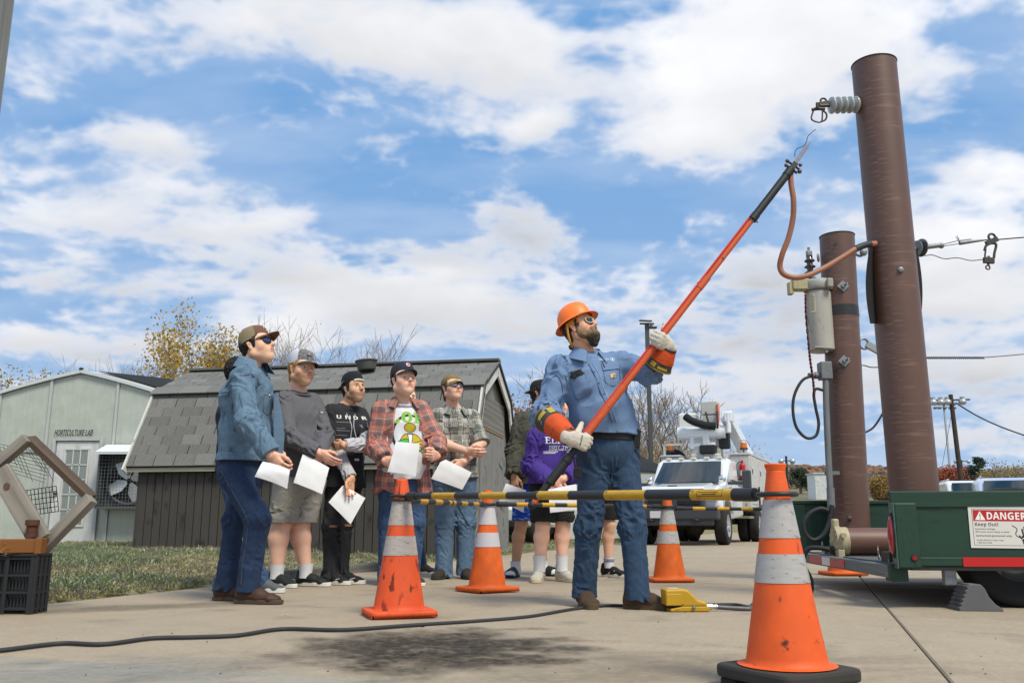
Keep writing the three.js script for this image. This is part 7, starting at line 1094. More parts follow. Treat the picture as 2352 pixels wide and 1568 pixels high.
bar('striped bar running back from the worn cone to the clean cone', CN.old, CN.mid, .0165, .0145, 11, RING - .004, RING + .004);
bar('striped bar behind the worker between the clean cone and the stained cone', CN.mid, CN.far, .0165, .0155, 13, RING + .01, RING + .01);
bar('striped bar from the stained cone towards the trailer tail', CN.far, CN.tail, .0155, .0165, 13, RING - .004, RING - .002);
{ const a = CN.old.clone().setY(RING + .018), b = CN.near.clone().setY(.566), q = a.clone().lerp(b, .895), ax = b.clone().sub(a).normalize(), e = V().crossVectors(ax, V(0, 1, 0)).normalize(), up = V().crossVectors(e, ax); part(frontBar, 'sticker', grid(8, 4, (u, v) => { const th = (v - .5) * 1.5 - .3, n = V(0, 0, 1).addScaledVector(ax, -ax.z).normalize(), m = V().crossVectors(ax, n).normalize(); void e; void up; return q.clone().addScaledVector(ax, (u - .5) * .12).addScaledVector(n, Math.cos(th) * .0188).addScaledVector(m, -Math.sin(th) * .0188 * -1); }), printMat(canvasTex(256, 64, (c) => { c.clearRect(0, 0, 256, 64); c.strokeStyle = '#1c1a12'; c.lineWidth = 4; c.strokeRect(6, 8, 240, 50); c.fillStyle = '#1c1a12'; for (let i = 0; i < 9; i++) c.fillRect(60 + i * 15, 18, 11, 8); for (let i = 0; i < 12; i++) c.fillRect(20 + i * 16, 36, 12, 7); }))).material.side = THREE.DoubleSide; }
// ------------------------------------------------------------------ power cable, foot switch
{
  const pts = [[-40, 1496], [0, 1493], [141, 1477], [234, 1479], [351, 1465], [437, 1463], [539, 1459], [648, 1444], [781, 1446], [937, 1436], [1094, 1426], [1211, 1416], [1328, 1397], [1406, 1390], [1450, 1391], [1520, 1386], [1620, 1388], [1690, 1388], [1720, 1393], [1735, 1386], [1800, 1383], [1850, 1380]].map(([x, y]) => onGround(x, y, .009));
  lone('power_cable', 'thick black cable snaking across the concrete in front of the worn cone', 'cable', tube(pts, .0088, 260, 10), mat(0x2d2e31, .7, { bumpMap: T.grain, bumpScale: .0008 }));
  const p0 = onGround(1525, 1405), g = thing('foot_switch', 'yellow cast foot switch against the toe of the worker', 'foot switch', V(p0.x, 0, p0.z - .02), .08), ym = mat(0xc79a16, .45, { map: T.dirt, bumpMap: T.grain, bumpScale: .0006 });
  part(g, 'hood', extrude([[.004, .04], [.0, .119], [.012, .124], [.105, .126], [.13, .118], [.155, .094], [.182, .068], [.225, .056], [.236, .044], [.236, .028], [.1, .028], [.085, .04]], .118, .012), ym);
  part(g, 'side_wall', [extrude([[.004, .036], [.006, .1], [.09, .1], [.1, .045], [.085, .036]], .012, .004).translate(0, 0, .055)], ym);
  part(g, 'base', extrude([[.03, .003], [.028, .018], [.1, .032], [.24, .032], [.246, .02], [.246, .003]], .112, .006), ym); part(g, 'hinge_pin', [cyl(.011, .011, .012, .158, .026, .061, [Math.PI / 2, 0, 0], 14), ball(.006, .158, .026, .068)], MT.galv);
  part(g, 'pedal', box(.12, .012, .08, .07, .03, 0, .004, [0, 0, -.1]), mat(0x2c2b29, .8)); part(g, 'top_label', box(.055, .0014, .03, .055, .1262, .01), mat(0xd8d3c4, .7));
  part(g, 'fitting', [cyl(.017, .017, .03, .262, .024, 0, [0, 0, Math.PI / 2], 8), cyl(.013, .013, .05, .28, .024, 0, [0, 0, Math.PI / 2], 18), torus(.015, .003, .3, .024, 0, [0, Math.PI / 2, 0])], MT.chrome);
  part(g, 'braided_hose', tube([V(.3, .022, 0), V(.36, .018, .0), V(.44, .014, .01), V(.49, .012, .012), V(.505, .012, -.02), V(.53, .012, -.05), V(.62, .012, -.06)], .0125, 60, 12), mat(0x8a8b8c, .5, { metalness: .4, map: scaled(tex(64, (u, v) => { const k = Math.abs(Math.sin((u + v) * TAU * 2)) < .4 || Math.abs(Math.sin((u - v) * TAU * 2)) < .4 ? 220 : 90; return [k, k, k]; }), 40, 3) }));
}
// ------------------------------------------------------------------ trailer
const TX = V(.9965, 0, .084).normalize(), TW = V(.084, 0, -.9965).normalize(), T0 = V(2.2, 0, -5.27);
const TB = new THREE.Matrix4().makeBasis(TX, V(0, 1, 0), TW.clone().negate()).setPosition(T0);       // local: x along, y up, z towards the camera
const tl = (x, y, z) => V(x, y, z).applyMatrix4(TB);
{
  const g = thing('utility_trailer', 'dark green steel trailer carrying the brown poles, with a danger notice', 'trailer', T0, 0); g.setRotationFromMatrix(TB);
  const gr = mat(0x123c2b, .6, { map: T.dirt }), gr2 = mat(0x4a635b, .45, { map: T.dirt }), gv = mat(0x767c7b, .6, { metalness: .2, map: T.dirt }), LEN = 3.4, Wt = 2.55;
  part(g, 'side_panel', [box(LEN, .43, .03, LEN / 2 + .02, .445, .0, .004), box(LEN, .03, .05, LEN / 2 + .02, .648, -.025, .006), box(LEN, .05, .045, LEN / 2 + .02, .262, .012, .006), box(LEN, .055, .012, LEN / 2 + .02, .6, .018)], gr);
  part(g, 'side_panel', [box(LEN, .41, .04, LEN / 2 + .03, .455, -Wt, .005), box(LEN, .03, .07, LEN / 2 + .03, .655, -Wt, .006)], gr);
  part(g, 'tail_beam', box(.07, .072, Wt - .02, .01, .205, -Wt / 2 + .0, .006), gv); part(g, 'tail_corner', box(.1, .1, .1, .03, .2, -.02, .006), gr);
  for (const [a, b, m] of [[.28, .42, 0xb02636], [.425, .51, 0xd6d3d0], [.515, .655, 0xb02636]]) part(g, 'reflective_tape', box(.004, .055, (b - a) * Wt, -.0272, .207, -Wt * (1 - (a + b) / 2)), mat(m, .35));
  const boards = 7; for (let i = 0; i < boards; i++) part(g, 'deck_board', boxUV(box(LEN - .1, .03, Wt / boards - .012, LEN / 2 + .06, .226, -Wt * (i + .5) / boards, .003)), mat(0x6e7274, .8, { map: T.wood }));
  // tail lamp post in front of the panel's end
  part(g, 'lamp_post', [box(.13, .37, .07, .075, .41, .05, .012)], gr); part(g, 'lamp_plate', box(.008, .37, .075, .008, .41, .05, .002), gr2);
  const lampG = (z, s) => { const q = part(g, 'tail_lamp', ball(1, 0, 0, 0, .02, .11, .032, 20).translate(-.004, .41, z), new THREE.MeshPhysicalMaterial({ color: 0x9c1020, roughness: .2, clearcoat: 1 })); part(q, 'lamp_gasket', torus(1, .12, 0, 0, 0, [0, Math.PI / 2, 0], 32, 8).scale(.05, .116, .036).translate(.002, .41, z), MT.rubber); void s; };
  lampG(.05); part(g, 'lamp_post', box(.1, .4, .06, .08, .44, -Wt + .0, .01), gr); const l2 = part(g, 'tail_lamp', ball(1, .0, .42, -Wt - .0, .02, .1, .03, 20), new THREE.MeshPhysicalMaterial({ color: 0x9c1020, roughness: .2, clearcoat: 1 })); void l2;
  part(g, 'side_marker', [cyl(.014, .014, .012, .1, .285, .088, [Math.PI / 2, 0, 0], 16)], mat(0x8a0f16, .3)); part(g, 'marker_ring', torus(.016, .004, .1, .285, .087), MT.rubber);
  part(g, 'side_tape', [box(.36, .052, .004, .565, .262, .037)], mat(0xb81c18, .35)); part(g, 'side_tape', box(.3, .052, .004, .9, .262, .037), mat(0xd0d0ce, .35));
  part(g, 'stake_pocket', [box(.07, .1, .05, .33, .175, -.04, .01)], MT.galv); part(g, 'axle_stub', box(.05, .1, .05, .62, .19, -.12), gv);
  const sign = canvasTex(1024, 712, (c) => {
    c.fillStyle = '#d3cfc8'; c.fillRect(0, 0, 1024, 712); c.strokeStyle = '#23222a'; c.lineWidth = 7; c.strokeRect(58, 52, 910, 612); c.fillStyle = '#b01d22'; c.fillRect(72, 66, 882, 190); c.fillStyle = '#ecebe8'; c.font = 'bold 172px sans-serif'; c.fillText('DANGER', 282, 224, 650);
    c.beginPath(); c.moveTo(186, 84); c.lineTo(270, 236); c.lineTo(102, 236); c.fill(); c.fillStyle = '#b01d22'; c.fillRect(178, 132, 16, 58); c.beginPath(); c.arc(186, 212, 11, 0, 7); c.fill();
    c.fillStyle = '#232228'; c.font = 'bold 82px sans-serif'; c.fillText('Keep Out!', 84, 340); c.font = 'bold 36px sans-serif'; c.fillText('Hazardous Voltage.', 88, 402); c.fillText('Will Cause severe injury or death.', 88, 450, 560); c.font = 'bold 46px sans-serif'; c.fillText('Authorized personnel only.', 92, 520, 590); c.font = 'bold 34px sans-serif'; c.fillText('Ozarks Electric Coop. Corp.', 98, 590); c.fillText('1-800-521-6144', 98, 634);
    c.lineCap = 'round'; c.strokeStyle = '#17161c'; for (const [x0, y0, x1, y1, w] of [[860, 520, 842, 390, 26], [886, 510, 880, 352, 28], [912, 510, 916, 350, 28], [936, 520, 946, 392, 24], [830, 560, 794, 500, 26]]) { c.lineWidth = w; c.beginPath(); c.moveTo(x0, y0); c.lineTo(x1, y1); c.stroke(); } c.fillRect(826, 500, 120, 90); c.fillRect(838, 580, 96, 60); c.lineWidth = 15; c.beginPath(); c.moveTo(690, 330); c.bezierCurveTo(780, 370, 770, 400, 742, 440); c.bezierCurveTo(720, 480, 760, 530, 800, 520); c.stroke(); c.strokeStyle = '#d3cfc8'; c.lineWidth = 12; c.beginPath(); c.moveTo(822, 560); c.lineTo(864, 532); c.lineTo(880, 562); c.lineTo(920, 528); c.lineTo(960, 556); c.stroke(); });
  part(g, 'danger_sign', box(.352, .236, .003, .622, .456, .019, 0, [0, 0, -.012]), [0, 1, 2, 3].map(() => mat(0xd3cfc8)).concat([new THREE.MeshStandardMaterial({ map: sign, roughness: .45 }), mat(0xd3cfc8)]), 'white danger notice with red band and hand symbol');
  // hinge pins, hoops, the lying pipe with its cream end cap
  const wire = mat(0x8f8b7e, .4, { metalness: .7 });
  for (const z of [-.22, -1.55]) { part(g, 'hinge_bracket', [box(.11, .06, .16, .09, .28, z, .006), cyl(.008, .008, .24, .06, .29, z, [Math.PI / 2, 0, 0])], mat(0x3f372f, .7, { map: T.dirt })); part(g, 'hitch_pin', [torus(.038, .0035, .03, .3, z - .1, [0, 1.2, .3], 22, 6), torus(.018, .003, .05, .32, z + .05, [0, 1.4, 0], 16, 6), rod(V(.05, .3, z + .05), V(.03, .25, z + .07), .003, .003, 6)], wire); }
  const pipeM = mat(0x4a332c, .55, { map: T.dirt }), zc = -1.5; part(g, 'storage_pipe', cyl(.1, .1, 1.6, .95, .345, zc, [0, 0, Math.PI / 2], 36), mat(0x765348, .5, { map: T.dirt })); const CX = -.1;
  part(g, 'pipe_cap', [cyl(.105, .105, .07, .235 + CX, .345, zc, [0, 0, Math.PI / 2], 32), cyl(.12, .112, .035, .195 + CX, .345, zc, [0, 0, Math.PI / 2], 32), box(.045, .07, .07, .195 + CX, .475, zc, .014), box(.05, .09, .09, .2 + CX, .245, zc + .06, .01), cyl(.02, .02, .07, .215 + CX, .39, zc + .115, [Math.PI / 2, 0, 0]), ...Array.from({ length: 6 }, (_, i) => box(.012, .2, .014, .176 + CX, .345, zc, .003, [i * Math.PI / 6, 0, 0]))], mat(0xc4b795, .6, { map: T.dirt }));
  part(g, 'pipe_strap', torus(.106, .007, .66, .345, zc, [0, Math.PI / 2, 0], 36, 8), MT.galv);
  part(g, 'outlet_box', [box(.24, .15, .05, .42, .5, -2.42, .006)], mat(0x74777a, .5, { map: T.dirt })); part(g, 'pole_brace', [cyl(.03, .03, .8, 1.15, .47, -2.15, [0, 0, Math.PI / 2]), cyl(.036, .036, .06, 1.5, .47, -2.15, [0, 0, Math.PI / 2])], MT.galv);
  // wheel
  const wx = .76, wr = .345, wheel = part(g, 'wheel', lathe([[.2, -.09], [.3, -.1], [.33, -.095], [.343, -.07], [.345, 0], [.343, .07], [.33, .095], [.3, .1], [.2, .09]], 48).rotateX(Math.PI / 2).translate(wx, wr, -.18), mat(0x151516, .85, { bumpMap: T.grain, bumpScale: .002 }));
  part(wheel, 'rim', [lathe([[.0, .0], [.09, .02], [.15, .0], [.19, .03], [.2, .075], [.212, .085]], 36).rotateX(Math.PI / 2).translate(wx, wr, -.18)], mat(0xa9acae, .35, { metalness: .7, side: THREE.DoubleSide })); part(wheel, 'hub', cyl(.05, .04, .05, wx, wr, -.15, [Math.PI / 2, 0, 0]), MT.galv);
  
  part(g, 'axle', cyl(.03, .03, Wt - .3, wx, wr - .08, -Wt / 2, [Math.PI / 2, 0, 0]), gv);
  const cable = mat(0x222326, .65); part(g, 'cable_loop', tube(P3([[1903, 1172, .0], [1885, 1168, 0], [1860, 1180], [1847, 1203], [1852, 1228], [1870, 1240], [1890, 1230], [1903, 1205], [1909, 1180], [1912, 1160]], 6.9).map((p) => p.applyMatrix4(TB.clone().invert())), .017, 90, 10), cable);
  part(g, 'cable_run', tube(P3([[1905, 1262], [1880, 1258], [1858, 1260], [1846, 1280], [1848, 1300], [1862, 1330], [1864, 1352], [1856, 1380]], 6.4).map((p) => p.applyMatrix4(TB.clone().invert())), .018, 90, 10), cable);
  const ck = onGround(2193, 1388), c = thing('wheel_chock', 'black ribbed rubber wheel chock under the trailer tyre', 'wheel chock', V(at(2190, 1390, 5.2).x, 0, -5.2), -.1), st = [[0, 0]]; for (let i = 0; i < 6; i++) { st.push([.004 + i * .0105, .004 + i * .023], [.001 + i * .0105, .018 + i * .023], [.0105 * (i + 1), .023 * (i + 1)]); }
  part(c, 'block', extrude([...st, [.065, .143], [.13, .143], [.15, .12], [.168, .075], [.2, .035], [.236, .012], [.236, 0]], .17, .004), mat(0x66676b, .85, { map: T.scuff }));
}
// ------------------------------------------------------------------ the two training poles
T.pole = tex(512, (u, v) => { const n = tn(u, v, 4, 83, 5), st = smooth(.12, .4, noise3(u * 3, v * 70, 3) + .5 * noise3(u * 8, v * 120, 6)) * smooth(0, .3, tn(u, v, 3, 87, 3) * .6 + .4 * Math.max(0, 1 - Math.abs(((u + .5) % 1) - .5) / .11)), sp = rnd() < .0009 ? 1 : 0, k = 222 + 24 * n; return [lerp(k * .8, 240, st * .55 + sp), lerp(k * .79, 250, st * .68 + sp), lerp(k * .78, 255, st * .78 + sp)]; });
const poleM = new THREE.MeshPhysicalMaterial({ color: new THREE.Color(0x87604f), map: T.pole, roughness: .5, clearcoat: .25, clearcoatRoughness: .45 });
{
  const pipe = (a, b, r, turn) => { const g = new THREE.CylinderGeometry(r, r, a.distanceTo(b), 48, 1, true).rotateY(turn); const uv = g.attributes.uv; for (let i = 0; i < uv.count; i++) uv.setXY(i, uv.getX(i) * 1, uv.getY(i) * a.distanceTo(b) / 1.1); return g.applyMatrix4(new THREE.Matrix4().compose(a.clone().add(b).multiplyScalar(.5), turnTo(a, b), V(1, 1, 1))); };
  // tall pole
  const dA = 5.62, b0 = at(2106, 1180, dA).setY(.24), t0 = at(2008, 148, dA), g = thing('training_pole', 'taller brown steel pole standing in the trailer with a grey insulator near its top', 'pole', V(0, 0, 0));
  part(g, 'pipe', pipe(b0, t0, .146, -.62), poleM); part(g, 'rim', torus(.146, .005, t0.x, t0.y, t0.z, [Math.PI / 2, 0, 0], 48, 8), mat(0x3a3835, .5, { metalness: .5 })); part(g, 'cap_plate', cyl(.143, .143, .01, t0.x, t0.y - .01, t0.z, undefined, 40), mat(0x3a2a25, .6));
  const bt = [[2070, 619, .15], [2040, 455, .15], [2018, 400, .15]]; part(g, 'bolt', bt.slice(0, 1).map(([x, y, e]) => { const p = at(x, y, dA - e); return ball(.02, p.x, p.y, p.z, 1, 1, .6, 12); }), MT.galv);
  const I0 = at(1974, 240, dA - .02), I1 = at(1906, 242, dA - .04), iax = I1.clone().sub(I0).normalize(), il = I0.distanceTo(I1), prof = [[.03, 0]]; for (let i = 0; i < 5; i++) { const y = il * (i + .15) / 5, h = il / 5; prof.push([.026, y], [.05, y + h * .12], [.058, y + h * .38], [.056, y + h * .6], [.03, y + h * .72]); } prof.push([.024, il], [.0, il]);
  part(g, 'insulator', lathe(prof, 32).applyMatrix4(new THREE.Matrix4().compose(I0, turnTo(I0, I1), V(1, 1, 1))), new THREE.MeshPhysicalMaterial({ color: 0x9aa09f, roughness: .35, clearcoat: .6 }));
  const hw = mat(0x4b4744, .5, { metalness: .6 }), W = (a, r = .0055) => tube(P3(a, dA - .04), r, 40, 8);
  part(g, 'line_clamp', [rod(I1, at(1884, 243, dA - .04), .012, .012), beam(at(1882, 240, dA - .04), at(1905, 236, dA - .04), .03, .02, V(0, 1, 0)), torus(.02, .007, ...at(1892, 232, dA - .04).toArray(), undefined, 18, 8), W([[1866, 252], [1876, 250], [1895, 250]], .012), W([[1869, 253], [1865, 274], [1886, 280], [1890, 252]]), W([[1889, 252], [1899, 262], [1897, 274], [1888, 279]], .0065), rod(at(1878, 236, dA - .06), at(1878, 248, dA - .06), .011, .011)], hw);
  part(g, 'socket', [cyl(.022, .022, .04, ...at(2006, 560, dA - .17).toArray(), [0, 0, Math.PI / 2])], hw);
  part(g, 'rubber_cover', [grid(6, 24, (u, v) => { const p = at(lerp(2001, 2018, u) - 12 * Math.sin(v * 3.0) * (1 - u), lerp(552, 743, v), dA + .02 - .12 * (1 - u)); return p; }), grid(6, 24, (u, v) => at(lerp(2001, 2018, u) - 12 * Math.sin(v * 3.0) * (1 - u) + 3, lerp(552, 741, v), dA + .06))], mat(0x141518, .85, { side: THREE.DoubleSide })); part(g, 'cover_edge', tube(P3([[2006, 552], [2012, 620], [2020, 690], [2026, 735]], dA - .03), .013, 30, 7), mat(0x6b625b, .8, { map: T.scuff }));
  part(g, 'rubber_cover', grid(2, 20, (u, v) => at(lerp(2105, 2108 + 12 * Math.sin(v * 3), u), lerp(570, 770, v), dA + .08)), mat(0x191a1c, .85, { side: THREE.DoubleSide }));
  // dead-end fittings and lines leading off to the right
  const D2 = 5.75, L2 = (a, r) => tube(P3(a, D2), r, 50, 8); const de = thing('line_fitting', 'dead-end line fitting with a hanging clamp on the right side of the taller pole', 'line fitting', V(0, 0, 0));
  part(de, 'disc', [[2106, 571, .055], [2117, 569, .062]].map(([x, y, r]) => cyl(r, r, .008, ...at(x, y, D2).toArray(), [0, .3, Math.PI / 2], 28)), mat(0x77797a, .4, { metalness: .6 }));
  part(de, 'turnbuckle', [L2([[2100, 572], [2125, 568]], .013), L2([[2122, 568], [2160, 563]], .017), L2([[2160, 563], [2200, 553], [2232, 549]], .0035), L2([[2160, 566], [2200, 560], [2232, 554]], .0035), rod(at(2205, 558, D2), at(2262, 551, D2), .015, .007, 12), ball(.02, ...at(2163, 564, D2).toArray(), 1, 1, 1, 10), ...[[2196, 543], [2203, 545], [2199, 540]].map(([x, y]) => rod(at(2204, 556, D2), at(x, y, D2), .002, .002, 5))], MT.galv);
  part(de, 'line_wire', L2([[2262, 551], [2290, 550], [2352, 545], [2420, 540]], .0045), MT.dark); part(de, 'tail_wire', L2([[2106, 583], [2125, 587], [2140, 585], [2170, 594], [2200, 592], [2230, 598], [2258, 596]], .003), MT.dark);
  part(de, 'hot_line_clamp', [torus(.022, .008, ...at(2279, 544, D2).toArray(), undefined, 18, 8), beam(at(2266, 560, D2), at(2292, 548, D2), .035, .02, V(0, 1, 0)), L2([[2262, 575], [2268, 562], [2288, 560], [2285, 582], [2284, 592]], .009), L2([[2265, 572], [2265, 592], [2284, 594]], .006), beam(at(2260, 597, D2), at(2284, 599, D2), .04, .025, V(0, 1, 0)), rod(at(2272, 588, D2), at(2271, 610, D2), .008, .008), torus(.014, .005, ...at(2270, 614, D2).toArray(), undefined, 16, 7)], hw);
  const mw = thing('guy_strand', 'twisted steel strand running right from the taller pole', 'wire', V(0, 0, 0)); part(mw, 'strand', tube(P3([[2128, 822], [2200, 822], [2265, 820], [2352, 813], [2430, 806]], 5.7), .0045, 60, 6), MT.galv); part(mw, 'preformed_grip', [0, 2.1, 4.2].map((k) => tube(Array.from({ length: 70 }, (_, i) => { const t = i / 69, p = at(lerp(2126, 2262, t), 821.5, 5.7), a = t * 60 + k; return p.add(V(0, Math.cos(a) * .006, Math.sin(a) * .006)); }), .0035, 140, 5)), MT.galv);
  // short pole
  const dB = 7.55, c0 = at(1955, 1210, dB).setY(.24), c1 = at(1923, 543, dB), h = thing('training_pole', 'shorter brown steel pole with tape band, holding the transformer', 'pole', V(0, 0, 0));
  part(h, 'pipe', pipe(c0, c1, .149, -.72), poleM); part(h, 'rim', torus(.149, .005, c1.x, c1.y, c1.z, [Math.PI / 2, 0, 0], 48, 8), mat(0x3a3835, .5, { metalness: .5 })); part(h, 'cap_plate', cyl(.146, .146, .01, c1.x, c1.y - .01, c1.z, undefined, 40), mat(0x3a2a25, .6));
  const tp = c0.clone().lerp(c1, (c1.y - at(1932, 718, dB).y) / (c1.y - c0.y) * -1 + 1); part(h, 'tape_band', cyl(.1515, .1515, .09, tp.x, tp.y, tp.z, undefined, 40, true), mat(0x2a2b2e, .45, { map: T.scuff }));
  for (const [x, y] of [[1937, 657], [1940, 829]]) { const p = at(x, y, dB - .155); part(h, 'bolt_plate', box(.075, .075, .01, 0, 0, 0, .002, [0, 0, .78]).translate(p.x, p.y, p.z), MT.galv); part(h, 'bolt', [cyl(.018, .018, .02, p.x, p.y, p.z + .014, [Math.PI / 2, 0, 0], 6), rod(p.clone(), p.clone().add(V(.02, .012, .05)), .009, .009)], MT.galv); }
  part(h, 'drill_hole', cyl(.012, .012, .004, ...at(1920, 553 + 6, dB - .146).toArray(), [Math.PI / 2, 0, 0], 14), MT.dark); part(h, 'bolt', [ball(.022, ...at(1952, 1190, dB - .15).toArray(), 1, 1, .7, 8)], mat(0x4a3a33, .6));
  part(h, 'eye_bolt', [torus(.035, .011, ...at(1975, 579, dB - .05).toArray(), [0, 0, .3], 20, 8), ball(.035, ...at(1984, 579, dB - .08).toArray(), 1, 1, .7, 12), torus(.03, .009, ...at(1880, 592, dB - .02).toArray(), [0, 1.1, 0], 18, 7)], MT.galv);
  part(h, 'strain_link', [torus(.045, .012, ...at(1985, 789, dB).toArray(), [0, .2, 0], 22, 8), beam(at(1991, 790, dB), at(2035, 815, dB), .06, .035, V(0, 1, 0))], mat(0x9a9c9c, .5, { metalness: .4 })); part(h, 'jumper_wire', tube(P3([[1973, 840], [1985, 839], [2000, 843], [2030, 843]], dB), .005, 30, 6), MT.dark); part(h, 'jumper_wire', tube(P3([[1984, 995], [2005, 983], [2025, 955], [2038, 930]], dB), .009, 30, 6), MT.dark);
  // transformer on its left
  const dT = 7.5, tr = thing('transformer', 'small weathered white transformer can with brown bushing on the shorter pole', 'transformer', V(0, 0, 0)), tc = at(1884, 740, dT), yT = at(1884, 664, dT).y, yB = at(1884, 808, dT).y, wm = mat(0xb9b5aa, .5, { map: T.dirt });
  part(tr, 'tank', lathe([[0, 0], [.1, 0], [.107, .02], [.108, .5], [.1, (yT - yB)], [0, yT - yB]], 36).translate(tc.x, yB, tc.z), wm); part(tr, 'lid', [lathe([[.115, 0], [.128, .015], [.128, .07], [.11, .095], [.04, .11], [0, .11]], 36).translate(tc.x, yT - .02, tc.z), box(.05, .08, .14, tc.x + .06, yT + .02, tc.z + .09, .01)], mat(0xaaa79e, .55, { map: T.dirt })); part(tr, 'arrester_bracket', [box(.15, .1, .1, tc.x - .16, yT + .03, tc.z + .02, .012), box(.04, .11, .07, tc.x - .245, yT + .0, tc.z + .02, .006)], mat(0xb9ae86, .6, { map: T.dirt }));
  const bb = []; for (let i = 0; i < 4; i++) bb.push([.026, i * .055], [.056 - i * .003, i * .055 + .012], [.05 - i * .003, i * .055 + .022], [.026, i * .055 + .034]); const bp = at(1863, 642, dT); part(tr, 'bushing', lathe([[.04, -.03], ...bb, [.03, .225], [0, .23]], 28).translate(bp.x, bp.y - .01, bp.z), new THREE.MeshPhysicalMaterial({ color: 0x2d1e1c, roughness: .2, clearcoat: 1 })); part(tr, 'terminal', [box(.05, .05, .04, bp.x, bp.y + .24, bp.z, .01), cyl(.012, .012, .09, bp.x, bp.y + .25, bp.z)], MT.galv);
  part(tr, 'name_plate', grid(6, 1, (u, v) => V(tc.x + Math.sin(-1.05 + u * .5) * .1095, lerp(at(0, 722, dT).y, at(0, 678, dT).y, v), tc.z + Math.cos(-1.05 + u * .5) * .1095)), new THREE.MeshStandardMaterial({ map: canvasTex(64, 128, (c) => { c.fillStyle = '#cfc8a8'; c.fillRect(0, 0, 64, 128); c.fillStyle = '#4a4a42'; for (let i = 0; i < 9; i++) c.fillRect(8, 12 + i * 12, 30 + (i * 17) % 18, 4); }), roughness: .6, side: THREE.DoubleSide }));
  part(tr, 'ground_bolt', [rod(at(1872, 797, dT - .1), at(1892, 798, dT - .1), .008, .008), box(.03, .12, .03, ...at(1897, 795, dT - .08).toArray(), .006)], MT.galv);
  const tw = (a0) => { const c = new THREE.CatmullRomCurve3(P3([[1851, 676], [1852, 720], [1858, 790], [1862, 830], [1868, 870], [1871, 905]], dT - .12)); return tube(Array.from({ length: 80 }, (_, i) => c.getPoint(i / 79).add(V(Math.cos(i * .9 + a0) * .006, 0, Math.sin(i * .9 + a0) * .006))), .006, 160, 6); };
  part(tr, 'lead_wire', tw(0), mat(0x6b1a1a, .6)); part(tr, 'lead_wire', tw(3.14), MT.dark);
  const jb = thing('junction_box', 'grey junction box with conduit and a hanging black cable loop on the shorter pole', 'junction box', V(0, 0, 0)), gy = mat(0x85888b, .55, { map: T.soft });
  const jp = at(1891, 852, dT - .08); part(jb, 'box', box(.095, .15, .11, jp.x + .015, jp.y, jp.z, .008), gy); part(jb, 'gland', [cyl(.022, .022, .08, ...at(1868, 862, dT - .08).toArray(), [0, 0, Math.PI / 2], 12), cyl(.03, .03, .03, ...at(1876, 862, dT - .08).toArray(), [0, 0, Math.PI / 2], 8)], gy);
  part(jb, 'conduit', [tube(P3([[1897, 872], [1899, 950], [1904, 1060], [1910, 1168]], dT - .1), .026, 40, 14), tube(P3([[1908, 1120], [1910, 1165]], dT - .1), .032, 10, 14), box(.12, .03, .02, ...at(1912, 1086, dT - .06).toArray())], gy);
  part(jb, 'cable_loop', tube(P3([[1862, 864], [1845, 872], [1826, 905], [1822, 945], [1832, 985], [1855, 1006], [1874, 1001], [1881, 975], [1874, 935], [1870, 905], [1874, 893], [1895, 897]], dT - .1), .0125, 90, 10), mat(0x26282b, .6));
}
